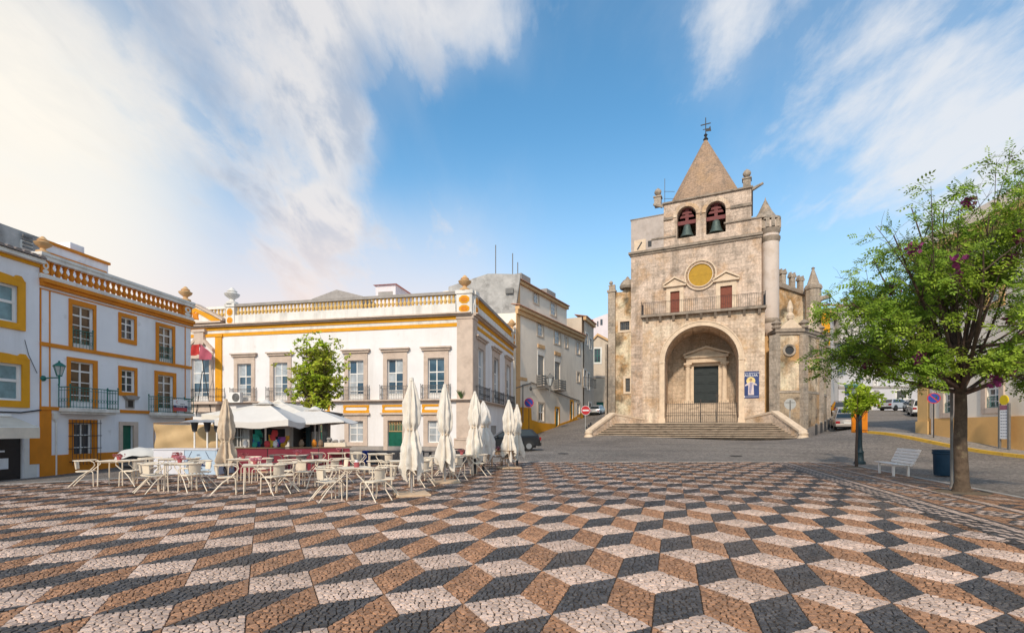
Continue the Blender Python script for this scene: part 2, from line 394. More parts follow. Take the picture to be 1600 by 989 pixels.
def build_paving():
    rnd = random.Random(3)
    u, v = U, V; a = (u+v)*S/math.sqrt(2); c = (u-v)*S/math.sqrt(2); b = v*BL; t1 = a+b; t2 = a+c
    kinds = [('black_basalt', np.zeros(2), a, b, 9, 12), ('pale_limestone', np.zeros(2), a, c, 10, 9), ('brown_limestone', a, c, b, 9, 12)]
    hi, lo = {}, {}
    for name, o, e1, e2, n1, n2 in kinds:
        hi[name] = []; lo[name] = []
        for k in range(5):
            vv, ff = stones(cells(e1, e2, n1, n2, rnd), rnd, .0078, .002, True)
            me = bpy.data.meshes.new('paving_block'); me.from_pydata(vv, [], ff); me.materials.append(M[name]); hi[name].append(me)
        for k in range(4):
            vv, ff = stones(cells(e1, e2, n1-1, n2-1, rnd), rnd, .0045, .003, False); lo[name].append((np.array(vv), ff))
    items = []
    for i in range(-30, 40):
        for j in range(-60, 45):
            for name, o, e1, e2, *_ in kinds:
                p = ORG+i*t1+j*t2+o; m = p+(e1+e2)/2
                if not (-1.0 < m[1] < 25.3) or abs(m[0]) > 1.25*max(m[1], 0)+5: continue
                if m@U > 5.2: continue
                corners = np.array([p, p+e1, p+e2, p+e1+e2]); d = poly_dist(corners)
                edge = (corners@U).max() > 4.75 or d.max() > -.12
                if edge and ((corners@U).min() > 4.72 or d.min() > -.12): continue
                vis = m[1] > 3.2 and abs(m[0]) < 1.06*m[1]+.5
                items.append((m[1] if vis else 99+m[1]*0+abs(m[0])*.01+ (0 if m[1] > 0 else 5), name, p, edge))
    items.sort(key=lambda q: q[0])
    n_obj = 0; far = {k[0]: ([], [], 0) for k in kinds}
    acc = {k[0]: {'v': [], 'f': [], 'n': 0} for k in kinds}
    for q in items:
        key, name, p, edge = q
        if n_obj < 300 and not edge:
            o = bpy.data.objects.new('paving_block', rnd.choice(hi[name])); COL.objects.link(o); o.parent = PLZ; o.location = (p[0], p[1], 0); n_obj += 1
        else:
            vv, ff = rnd.choice(lo[name]); A = acc[name]; vv = vv+np.array([p[0], p[1], 0]); base = A['n']
            if edge:
                keep = []
                cen = np.array([vv[list(f)].mean(0)[:2] for f in ff]); ok = (cen@U < 4.75) & (poly_dist(cen) < -.1)
                ff = [f for f, k in zip(ff, ok) if k]
            A['v'].append(vv); A['f'] += [tuple(x+base for x in f) for f in ff]; A['n'] += len(vv)
    for name, A in acc.items():
        me = bpy.data.meshes.new('paving_block'); me.from_pydata(np.concatenate(A['v']).tolist(), [], A['f']); me.materials.append(M[name])
        o = bpy.data.objects.new('paving_block', me); COL.objects.link(o); o.parent = PLZ; o['kind'] = 'stuff'
    # border bands along the right kerb: small squared stones, the colour follows the laid pattern
    def colour(p, q):
        if p < 4.86: return 0
        if p < 5.22:
            t = (q*2.2+(p-4.86)*3.0) % 1.0
            return 1 if t < .5 else 0
        if p < 5.29: return 0
        if p < 5.47: return 1
        if p < 5.56: return 0
        if p < 6.46:
            k = (q/1.15) % 1.0-.5; r = abs((p-6.01)/.40); e = abs(k)/.44
            d = r+e
            return 1 if (.62 < d < .92 or d < .3) else (0 if d < 1.15 else 2)
        if p < 6.54: return 0
        if p < 6.68: return 1
        if p < 6.75: return 0
        k = ((q+p*.7)/1.9) % 1.0; r = math.hypot((p-7.35)/.62, (k-.5)/.36)
        if p < 7.9 and .72 < r < 1.0: return 0
        if p < 7.9 and r < .4: return 1
        return 2
    bands = {0: ([], []), 1: ([], []), 2: ([], [])}; step = .085
    for i in range(int(4.78/step), int(8.0/step)):
        for j in range(int(-2.5/step), int(29.0/step)):
            p, q = (i+.5)*step, (j+.5)*step+(step/2 if i % 2 else 0); x, y = pq(p, q)
            if y > 24.85 or abs(x) > 1.15*max(y, 0)+4 or y < -1: continue
            if any(math.hypot(p-tp, q-tq) < tr for tp, tq, tr in TREE_PITS): continue
            vv, ff = bands[colour(p, q)]; h = step/2-.0025; bs = len(vv); z = .014+rnd.uniform(-.004, .003)
            for dx, dy in ((-h, -h), (h, -h), (h, h), (-h, h)):
                w_ = pq(p+dx+rnd.uniform(-.009, .009), q+dy+rnd.uniform(-.009, .009)); vv.append((w_[0], w_[1], z))
            ff.append((bs, bs+1, bs+2, bs+3))
    for k, nm in enumerate(('black_basalt', 'pale_limestone', 'brown_limestone')):
        me = bpy.data.meshes.new('border_mosaic'); me.from_pydata(bands[k][0], [], bands[k][1]); me.materials.append(M[nm])
        o = bpy.data.objects.new('border_mosaic', me); COL.objects.link(o); o.parent = PLZ; o['kind'] = 'stuff'
    # kerb stones round the plaza
    ring = PLAZA[0:7]
    for (x0, y0), (x1, y1) in zip(ring, ring[1:]):
        Ln = math.hypot(x1-x0, y1-y0); n = max(1, int(Ln/1.05)); F = Fr(x0, y0, math.atan2(y1-y0, x1-x0))
        for k in range(n):
            mb = MB(F); mb.box(k*Ln/n+.006, (k+1)*Ln/n-.006, -.02, .13, -.1, .024+rnd.uniform(0, .006)); mb.build('kerb_stone', M['kerb'], PLZ)
    for tp, tq, tr in TREE_PITS:
        x, y = pq(tp, tq); mb = MB(); mb.lathe([(tr, .004), (tr*.6, .02), (0, .03)], x, y, 16); mb.build('tree_pit', M['earth'], PLZ)
def pq_of(x, y): return (x*U[0]+y*U[1], x*V[0]+y*V[1])
TREE = (11.85, 13.0); SAPL = (15.1, 21.6)
TREE_PITS = [(*pq_of(*TREE), .62), (*pq_of(*SAPL), .5)]
build_paving()
# ------------------------------------------------------------------ building materials
M['plaster_cool'] = mat('plaster_cool', (.81, .805, .84), .9, .04, .8, .12, 18, stain=(.50, .49, .50), samt=.45, sscale=.7, streak=True, speck=((.45, .43, .42), 1.3, .62, .55))
M['plaster_white'] = mat('plaster_white', (.80, .77, .77), .9, .04, .8, .12, 18, stain=(.58, .52, .48), samt=.5, sscale=.6, streak=True, speck=((.52, .46, .42), 1.2, .63, .5))
M['plaster_cream'] = mat('plaster_cream', (.86, .765, .655), .9, .05, .7, .15, 16, stain=(.50, .42, .36), samt=.4, sscale=.5, streak=True, speck=((.45, .38, .32), 1.2, .64, .5))
M['plaster_beige'] = mat('plaster_beige', (.60, .50, .40), .9, .1, .7, .2, 12, stain=(.34, .27, .21), samt=.6, sscale=.5, streak=True)
M['plaster_old'] = mat('plaster_old', (.40, .385, .37), .95, .2, 1.0, .5, 10, stain=(.17, .16, .15), samt=.85, sscale=.9, speck=((.55, .52, .5), 4, .58, .6))
M['plaster_pink'] = mat('plaster_pink', (.74, .66, .68), .9, .05, .7, .1, 16)
M['orange'] = mat('orange', (.66, .225, .018), .85, .1, 1.5, .12, 25, stain=(.36, .13, .03), samt=.45, sscale=1.2, streak=True)
M['amber'] = mat('amber', (.72, .325, .016), .85, .09, 1.5, .12, 25, stain=(.50, .26, .06), samt=.4, sscale=1.2, streak=True)
M['wainscot'] = mat('wainscot', (.72, .42, .16), .88, .06, .8, .12, 20, stain=(.5, .30, .14), samt=.4, sscale=.7)
M['trim_ochre'] = mat('trim_ochre', (.64, .40, .20), .88, .08, 1, .12, 20, stain=(.40, .25, .14), samt=.5, sscale=1, streak=True)
M['white_trim'] = mat('white_trim', (.74, .71, .67), .85, .08, 1.5, .15, 25, stain=(.35, .31, .27), samt=.55, sscale=1.3, streak=True)
M['granite'] = mat('granite', (.58, .46, .38), .8, .1, 2.0, .25, 30, stain=(.32, .24, .19), samt=.5, sscale=1.2, speck=((.55, .46, .40), 25, .55, .35))
M['plinth'] = mat('plinth', (.33, .30, .28), .85, .15, 2, .3, 25)
M['white_wood'] = mat('white_wood', (.80, .77, .74), .55, .03, 4)
M['iron'] = mat('iron', (.035, .036, .04), .6, .1, 8)
M['iron_grey'] = mat('iron_grey', (.16, .155, .15), .6, .2, 8)
M['iron_green'] = mat('iron_green', (.02, .15, .125), .5, .15, 8)
M['door_green'] = mat('door_green', (.006, .11, .07), .45, .1, 6)
M['dark_wood'] = mat('dark_wood', (.035, .027, .024), .6, .2, 6)
M['red_wood'] = mat('red_wood', (.20, .05, .025), .6, .15, 6)
M['tile'] = mat('tile', (.42, .20, .12), .9, .25, 3, .4, 25, stain=(.16, .12, .10), samt=.6, sscale=2)
M['tile_red'] = mat('tile_red', (.50, .13, .08), .9, .2, 3, .4, 25)
M['tile_old'] = mat('tile_old', (.20, .17, .16), .95, .3, 4, .5, 25, stain=(.32, .22, .16), samt=.6, sscale=2)
M['glass'] = mat('glass', (.045, .055, .07), .06, .25, .9, spec=.8)
M['glass_curtain'] = mat('glass_curtain', (.40, .43, .46), .12, .3, 1.2, spec=.8)
M['glass_warm'] = mat('glass_warm', (.12, .075, .045), .08, .35, 1.4, spec=.8)
M['glass_blue'] = mat('glass_blue', (.05, .10, .15), .05, .25, 1.0, spec=.9)
M['curtain'] = mat('curtain', (.16, .27, .30), .25, .25, 2.5, spec=.6)
M['shutter'] = mat('shutter', (.38, .36, .33), .7, .06, 6)
M['lamp_glass'] = mat('lamp_glass', (.45, .47, .48), .15, .1, 4, spec=.6)

# ------------------------------------------------------------------ building pieces
def sash(F, win, x0, x1, z0, z1, y, cols=2, rows=(.66,), mats='white_wood', glass='glass', bw=.055, foot=0.0, rnd=random):
    """White timber frame with bars, and one pane per light; rows are the heights of the cross bars."""
    mb = MB(F); t = .05
    mb.box(x0, x0+bw, y, y+t, z0, z1); mb.box(x1-bw, x1, y, y+t, z0, z1)
    mb.box(x0+bw, x1-bw, y, y+t, z1-bw, z1); mb.box(x0+bw, x1-bw, y, y+t, z0, z0+bw+foot)
    cw = (x1-x0)/cols
    for c in range(1, cols): mb.box(x0+c*cw-bw*.55, x0+c*cw+bw*.55, y-.012, y+t-.012, z0+bw*.5, z1-bw*.5)
    zz = [z0+bw*.6+foot]+[z0+(z1-z0)*r for r in rows]+[z1-bw*.6]
    for k, r in enumerate(rows):
        h = bw*(.62 if k == len(rows)-1 else .36)
        mb.box(x0+bw*.4, x1-bw*.4, y-.006, y+t-.006, z0+(z1-z0)*r-h, z0+(z1-z0)*r+h)
    s = mb.build('sash', M[mats], win)
    for c in range(cols):
        for a, b in zip(zz, zz[1:]):
            g = MB(F); xa, xb = x0+c*cw+bw*.4, x0+(c+1)*cw-bw*.4; q = y+.028
            ti = rnd.uniform(-.006, .006); tj = rnd.uniform(-.006, .006)
            g.poly([(xa, q+ti, a), (xb, q-ti, a), (xb, q-ti+tj, b), (xa, q+ti+tj, b)])
            g.build('pane', M[glass if isinstance(glass, str) else rnd.choice(glass)], win)
    return s
def surround(F, bld, x0, x1, z0, z1, ox0, ox1, oz0, oz1, m, out=.05, name='window', bottom=True):
    mb = MB(F); y0, y1 = -out, .02
    mb.box(x0, ox0, y0, y1, z0, z1); mb.box(ox1, x1, y0, y1, z0, z1); mb.box(ox0, ox1, y0, y1, oz1, z1)
    if bottom and oz0 > z0+.01: mb.box(ox0, ox1, y0-.012, y1, z0, oz0)
    return mb.build(name, m, bld)
def railing(F, bld, x0, x1, yb, yf, z0, z1, m, sp=.13, scroll=True, name='railing', knobs=True):
    """Balcony railing on three sides: rails, bars, a scroll band and corner posts."""
    mb = MB(F); r = .011
    path = [(x0, yb), (x0, yf), (x1, yf), (x1, yb)] if yb != yf else [(x0, yf), (x1, yf)]
    for (xa, ya), (xb, yb_) in zip(path, path[1:]):
        L_ = math.hypot(xb-xa, yb_-ya); n = max(1, round(L_/sp))
        for z, h in ((z1, .022), (z0+.05, .016), (z1-.13, .012)): mb.tube([(xa, ya, z), (xb, yb_, z)], h, 4)
        for k in range(n+1):
            t = k/n; x, y = xa+(xb-xa)*t, ya+(yb_-ya)*t
            mb.tube([(x, y, z0), (x, y, z1)], r, 4, cap=False)
            if scroll and k < n:
                xm, ym = xa+(xb-xa)*(k+.5)/n, ya+(yb_-ya)*(k+.5)/n; dx, dy = (xb-xa)/L_, (yb_-ya)/L_; q = sp*.36; zc = z0+(z1-z0)*.38
                mb.tube([(xm+dx*q*math.cos(a), ym+dy*q*math.cos(a), zc+q*1.5*math.sin(a)) for a in [i*math.pi/4 for i in range(9)]], .008, 3, cap=False)
    if knobs:
        for x, y in {path[0], path[-1], *path[1:-1]}: mb.tube([(x, y, z0), (x, y, z1+.06)], .022, 5); mb.ball(x, y, z1+.1, .045, 6)
    return mb.build(name, m, bld)
_bal = {}
def baluster_row(F, bld, x0, x1, y, z0, z1, n, m, prof=None, r=.085):
    h = z1-z0; me = _bal.get((m.name, round(h, 2), r))
    for k in range(n):
        x = x0+(x1-x0)*(k+.5)/n; wx, wy, wz = F.w(x, y, z0); off = WL[bld.name]
        if me is None:
            mb = MB(); P = [(.75, 0), (.75, .06), (.5, .09), (.62, .16), (1.0, .34), (.92, .42), (.45, .58), (.42, .72), (.7, .80), (.5, .86), (.8, .92), (.8, 1)]
            mb.lathe([(r*a, h*b) for a, b in P], 0, 0, 8); o = mb.build('baluster', m, None, True); me = o.data; _bal[(m.name, round(h, 2), r)] = me
        else: o = bpy.data.objects.new('baluster', me); COL.objects.link(o)
        o.parent = bld; o.location = (wx-off.x, wy-off.y, wz-off.z)
def urn(F, bld, x, y, z, s, m, m2=None):
    mb = MB(F); P = [(.42, 0), (.42, .12), (.2, .2), (.16, .3), (.48, .5), (.55, .62), (.3, .72), (.36, .78), (.2, .9), (.1, 1.0), (0, 1.04)]
    mb.lathe([(a*s*.8, z+b*s) for a, b in P], x, y, 12); return mb.build('finial', m, bld, True)
def eave(F, bld, x0, x1, y, z, m, sp=.24, out=.35, depth=1.2, rise=.35):
    """A row of round roof tiles, each a half pipe running up the slope."""
    n = max(2, int((x1-x0)/sp)); me = None; off = WL[bld.name]
    for k in range(n):
        x = x0+(k+.5)*(x1-x0)/n
        if me is None:
            mb = MB(Fr(0, 0, F.a)); rr = (x1-x0)/n*.5
            for q in range(6):
                a0, a1 = math.pi*q/6, math.pi*(q+1)/6
                mb.poly([(rr*math.cos(a0), -out, rr*.8*math.sin(a0)), (rr*math.cos(a1), -out, rr*.8*math.sin(a1)), (rr*math.cos(a1), depth, rise+rr*.8*math.sin(a1)), (rr*math.cos(a0), depth, rise+rr*.8*math.sin(a0))])
                mb.poly([(rr*math.cos(a0), -out, rr*.8*math.sin(a0)), (0, -out, 0), (rr*math.cos(a1), -out, rr*.8*math.sin(a1))])
            o = mb.build('roof_tile', m); me = o.data
        else: o = bpy.data.objects.new('roof_tile', me); COL.objects.link(o)
        wx, wy, wz = F.w(x, y, z); o.parent = bld; o.location = (wx-off.x, wy-off.y, wz-off.z)
def wall_lamp(F, x, z, label, m='iron_green', arm=.75, s=1.0):
    wx, wy, wz = F.w(x, 0, z); t = thing('wall_lamp', label, 'street lamp', (wx, wy, wz))
    mb = MB(F); mb.lathe([(.02, 0), (.14*s, .0)], 0, 0, 4); mb.v.clear(); mb.f.clear(); mb.mi.clear()
    mb.M = Matrix.Translation((x, 0, z)) @ Matrix.Rotation(R(90), 4, 'X'); mb.lathe([(.15*s, 0), (.15*s, .05), (.06*s, .1), (.04*s, .14)], 0, 0, 10); mb.M = None
    mb.tube([(x, -.1, z), (x, -arm*.5, z+.02), (x, -arm, z+.02)], .035*s, 6)
    mb.tube([(x, -arm, z-.5*s), (x, -arm, z-.3*s), (x, -arm, z+.12*s)], [.01, .035*s, .05*s], 6); mb.build('bracket', M[m], t)
    lantern(F, x, -arm, z+.12*s, s, t, m); return t
def lantern(F, x, y, z, s, t, m):
    g = MB(F); g.lathe([(.11*s, z), (.24*s, z+.5*s)], x, y, 6); g.build('lamp_shade', M['lamp_glass'], t)
    f = MB(F)
    for k in range(6):
        a = k*math.pi/3; f.tube([(x+.115*s*math.cos(a), y+.115*s*math.sin(a), z), (x+.25*s*math.cos(a), y+.25*s*math.sin(a), z+.5*s)], .016*s, 4)
    f.lathe([(.13*s, z-.02), (.13*s, z+.03)], x, y, 6)
    f.lathe([(.30*s, z+.5*s), (.27*s, z+.56*s), (.12*s, z+.68*s), (.05*s, z+.72*s), (.05*s, z+.78*s), (0, z+.82*s)], x, y, 6); f.build('lamp_frame', M[m], t)

# ------------------------------------------------------------------ orange trimmed town house (left)
F2 = Fr((62-800)/FPX*21.0, 21.0, dirang(886))
def house_orange():
    F = F2; X = F.x; Z = F.z; x1 = X(298); x0 = 0.0; rnd = random.Random(5)
    B = thing('town_house', 'white three storey house with orange trim and a pierced orange balustrade', 'house', F.w(x1/2, 0, 0))
    g0 = -.9; ztop = Z(62, 434)
    op = {'u1': (X(112), X(145), Z(107, 544), Z(107, 474)), 'u2': (X(188.5), X(209.5), Z(188, 528), Z(188, 494)), 'u3': (X(247.5), X(269), Z(247, 566), Z(247, 509)),
          'm1': (X(109.5), X(145), Z(109, 637), Z(109, 563.5)), 'm2': (X(189), X(210), Z(189, 612), Z(189, 577)), 'm3': (X(246), X(270), Z(246, 646), Z(246, 585)),
          'g1': (X(114), X(143), Z(114, 719), Z(114, 661)), 'dr': (X(190.5), X(207.5), -.45, Z(190, 664.5))}
    mb = MB(F); mb.wall(x0, x1, g0, ztop, list(op.values()), rev=.24)
    mb.box(x0, x1, .3, 9, g0, ztop-.02)         # body behind
    mb.poly([(x0, 0, g0), (x0, .3, g0), (x0, .3, ztop), (x0, 0, ztop)]); mb.poly([(x1, 0, g0), (x1, .3, g0), (x1, .3, ztop), (x1, 0, ztop)])
    mb.build('wall', M['plaster_cool'], B)
    o = MB(F); e = .03
    o.box(x0-.02, x1+.05, -.26, .3, Z(62, 440.5), Z(62, 434.5)); o.box(x0-.01, x1+.03, -.16, .3, Z(62, 445.5), Z(62, 440.5))
    o.box(x0, x1, -e, .02, Z(62, 451), Z(62, 449.3))
    zb1, zb0 = Z(62, 533.5), Z(62, 539.5); o.box(x0-.01, x1+.02, -.07, .02, zb0, zb1)
    zl1, zl0 = Z(62, 634.5), Z(62, 640); bal1 = (X(91.7), X(168)); bal2 = (X(232.5), X(288))
    for a, b in ((x0-.01, bal1[0]), (bal1[1], bal2[0])): o.box(a, b, -.075, .02, zl0, zl1)
    for px in (61.8, 77.3, 289): o.box(X(px)-.02 if px > 62 else x0, X(px)+.025 if px > 62 else .05, -e, .02, Z(62, 533), Z(62, 450)); o.box(X(px)-.02 if px > 62 else x0, X(px)+.025 if px > 62 else .05, -e, .02, zl1, zb0)
    o.build('orange_moulding', M['orange'], B)
    o = MB(F); zp = Z(80, 711)
    o.box(x0-.01, X(79.5), -.035, .02, g0, zl0); o.box(X(79.5), X(184.5), -.035, .02, g0, zp)
    o.build('painted_base', M['orange'], B); o = MB(F); o.box(X(289), x1+.03, -.12, .02, Z(298, 660), Z(298, 645)); o.build('corner_bracket', M['orange'], B)
    # balustrade
    p = MB(F); za, zb = Z(62, 433.9), Z(62, 427); zc, zd = Z(62, 404.8), Z(62, 394)
    p.box(x0-.06, x1+.08, -.14, .26, za, zb); p.box(x0-.08, x1+.1, -.18, .26, zc, zc+(zd-zc)*.55); p.box(x0-.1, x1+.12, -.22, .3, zc+(zd-zc)*.55+.003, zd); p.build('coping', M['white_trim'], B)
    xa, xb = X(76), X(284.5)
    for a, b in ((x0, xa-.02), (xb+.02, x1)):
        ped = MB(F); ped.m = 0; ped.box(a, b, -.08, .22, zb, zc)
        ped.m = 1; cx = (a+b)/2; w_ = (b-a)*.36; zm = (zb+zc)/2
        for zz, hh in ((zb+(zc-zb)*.64, .28), (zb+(zc-zb)*.2, .15)):
            pts = [(cx+w_*math.cos(t), zz+(zc-zb)*hh*math.sin(t)) for t in [i*math.pi/7 for i in range(14)]]; ped.prism_y(pts, -.095, -.075)
        ped.m = 0; pts = [(cx+w_*.45*math.cos(t), zb+(zc-zb)*.64+(zc-zb)*.14*math.sin(t)) for t in [i*math.pi/4 for i in range(8)]]; ped.prism_y(pts, -.105, -.09)
        ped.build('pedestal', [M['orange'], M['white_trim']], B)
    baluster_row(F, B, xa, xb, .06, zb, zc, 25, M['orange'], r=.13)
    urn(F, B, (x0+xa)/2, .06, zd, .72, M['trim_ochre']); urn(F, B, (x1+xb)/2, .06, zd, .85, M['trim_ochre'])
    # openings
    def W(k, s, sm, rows, cols=2, glass='glass', foot=0.0, bottom=True):
        a, b, c, d = op[k]; xx0, xx1, zz0, zz1 = s
        w_ = surround(F, B, xx0, xx1, zz0, zz1, a, b, c, d, M[sm], .045, bottom=bottom)
        sash(F, w_, a, b, c, d, .10, cols, rows, glass=glass, foot=foot, rnd=rnd); return w_
    W('u1', (X(107), X(149.6), Z(107, 544), Z(107, 466)), 'orange', (.28, .56, .78), glass='glass_warm', foot=.25, bottom=False)
    W('u2', (X(184.6), X(213), Z(184.6, 534.3), Z(184.6, 487.3)), 'orange', (.36, .70))
    W('u3', (X(243), X(273), Z(243, 567), Z(243, 503)), 'orange', (.28, .56, .78), glass='glass_warm', foot=.25, bottom=False)
    W('m1', (X(104), X(151.7), Z(104, 637), Z(104, 557)), 'orange', (.28, .56, .80), glass='glass_warm', foot=.28, bottom=False)
    W('m2', (X(184.6), X(213.8), Z(184.6, 617.5), Z(184.6, 571)), 'orange', (.36, .70))
    W('m3', (X(241), X(274.6), Z(241, 646), Z(241, 578.6)), 'orange', (.28, .56, .80), glass='glass_warm', foot=.28, bottom=False)
    g = W('g1', (X(107.3), X(151), Z(107.3, 726.5), Z(107.3, 655)), 'orange', (.34, .67))
    railing(F, B, op['u1'][0]+.02, op['u1'][1]-.02, -.03, -.03, Z(110, 544), Z(110, 514), M['iron_green'], .15)
    railing(F, B, op['u3'][0]+.02, op['u3'][1]-.02, -.03, -.03, Z(246, 566), Z(246, 541), M['iron_green'], .15)
    for bl, pt, pb in ((bal1, (92, 604.5), (92, 637)), (bal2, (233, 619.5), (233, 644))):
        s = MB(F); z_ = Z(*pb); s.box(bl[0]-.05, bl[1]+.05, -.62, .02, z_-.16, z_); s.box(bl[0]+.05, bl[1]-.05, -.52, .02, z_-.26, z_-.163); s.build('balcony_slab', M['white_trim'], B)
        railing(F, B, bl[0], bl[1], 0, -.57, z_, Z(*pt), M['iron_green'], .15)
    gr = MB(F); a, b, c, d = X(107), X(151.5), Z(107, 727), Z(107, 655)
    for k in range(9): gr.tube([(a+(b-a)*k/8, -.2, c), (a+(b-a)*k/8, -.2, d)], .014, 4)
    for k in range(4): zz = c+(d-c)*(.08+.28*k); gr.tube([(a-.06, -.2, zz), (b+.06, -.2, zz)], .014, 4); gr.tube([(a, 0, zz), (a, -.2, zz)], .014, 4); gr.tube([(b, 0, zz), (b, -.2, zz)], .014, 4)
    gr.build('window_grille', M['iron'], B)
    a, b, c, d = op['dr']; dr = surround(F, B, X(185.5), X(214.5), -.6, Z(185.5, 658.5), a, b, c, d, M['granite'], .06, 'door', bottom=False)
    dm = MB(F); dm.box(a, b, .12, .17, c-.2, d)
    w_ = b-a
    for xx in (a+.08, a+w_*.54):
        for f0, f1 in ((.06, .26), (.30, .56)): dm.box(xx, xx+w_*.38, .098, .121, c+(d-c)*f0, c+(d-c)*f1)
        dm.box(xx, xx+w_*.38, .098, .121, c+(d-c)*.60, c+(d-c)*.80)
    dm.box(a+.08, b-.08, .098, .121, c+(d-c)*.84, c+(d-c)*.95); dm.build('door_leaf', M['door_green'], dr)
    # shrine niche, pipe, meter box
    s = MB(F); xc = X(202.3); s.box(xc-.24, xc+.24, -.06, .02, Z(202, 637.5), Z(202, 624)); s.m = 1; s.box(xc-.14, xc+.14, -.075, -.055, Z(202, 636), Z(202, 626)); s.m = 0
    s.prism_y([(xc-.42, Z(202, 619)), (xc-.3, Z(202, 624)), (xc+.3, Z(202, 624)), (xc+.42, Z(202, 619)), (xc, Z(202, 617.5))], -.22, 0); s.build('shrine', [M['plinth'], M['dark_wood']], B)
    s = MB(F); xp = X(86.5); s.tube([(X(83), -.05, Z(86, 656)), (xp, -.05, Z(86, 660)), (xp, -.05, g0+.4)], .03, 6); s.box(X(80.5), X(88), -.1, 0, Z(80, 655), Z(80, 645)); s.build('drain_pipe', M['white_trim'], B)
    # roof terrace room behind the balustrade
    r = MB(F); y = 3.0; r.box(X(60, y), X(169, y), y, y+4, ztop, Z(60, 372, y)); r.box(X(105, y)+.2, X(133, y), y+.05, y+3, Z(60, 372, y), Z(105, 376, y)); r.build('roof_room', M['plaster_cool'], B)
    r = MB(F); r.box(X(60, y)-.05, X(166, y), y-.06, y, Z(60, 398, y), Z(60, 389, y)); r.box(X(60, y)-.08, X(170, y), y-.12, y+.2, Z(60, 375, y)-.02, Z(60, 371.5, y)); r.build('roof_room_band', M['orange'], B)
    # sale banner on the balcony
    z_ = Z(253, 644); a, b = X(254), X(276.5); yb = -.64; zt, zz = Z(254, 622.5, yb), Z(254, 641, yb); h = zt-zz
    bt = thing('sale_banner', 'white, navy and red sale banner hung on the green balcony railing', 'banner', F.w((a+b)/2, yb, zz))
    s = MB(F); s.box(a, b, yb-.008, yb, zz+h*.5, zt); s.build('cloth', M['banner_white'], bt)
    s = MB(F); s.box(a+.03, b, yb-.011, yb, zz+h*.3, zz+h*.499); s.m = 1; s.box(a, b-.02, yb-.010, yb, zz, zz+h*.298); s.build('cloth', [M['navy'], M['banner_red']], bt)
    text('VENDE-SE', F, (a+b)/2, zz+h*.395, yb-.014, h*.19, M['banner_white'], bt, sx=1.1)
    text('C', F, a+(b-a)*.25, zz+h*.78, yb-.011, h*.36, M['banner_red'], bt); text('IMOBILIARIA', F, a+(b-a)*.66, zz+h*.62, yb-.011, h*.10, M['navy'], bt)
    wall_lamp(F, X(66.5), Z(66.5, 591), 'dark green wall lantern at the left corner of the orange trimmed house', arm=.8, s=.8)
    return B
M['banner_white'] = mat('banner_white', (.78, .78, .80), .7, .04, 5)
M['navy'] = mat('navy', (.02, .035, .10), .6, .06, 5)
M['banner_red'] = mat('banner_red', (.50, .08, .09), .7, .1, 5)
house_orange()

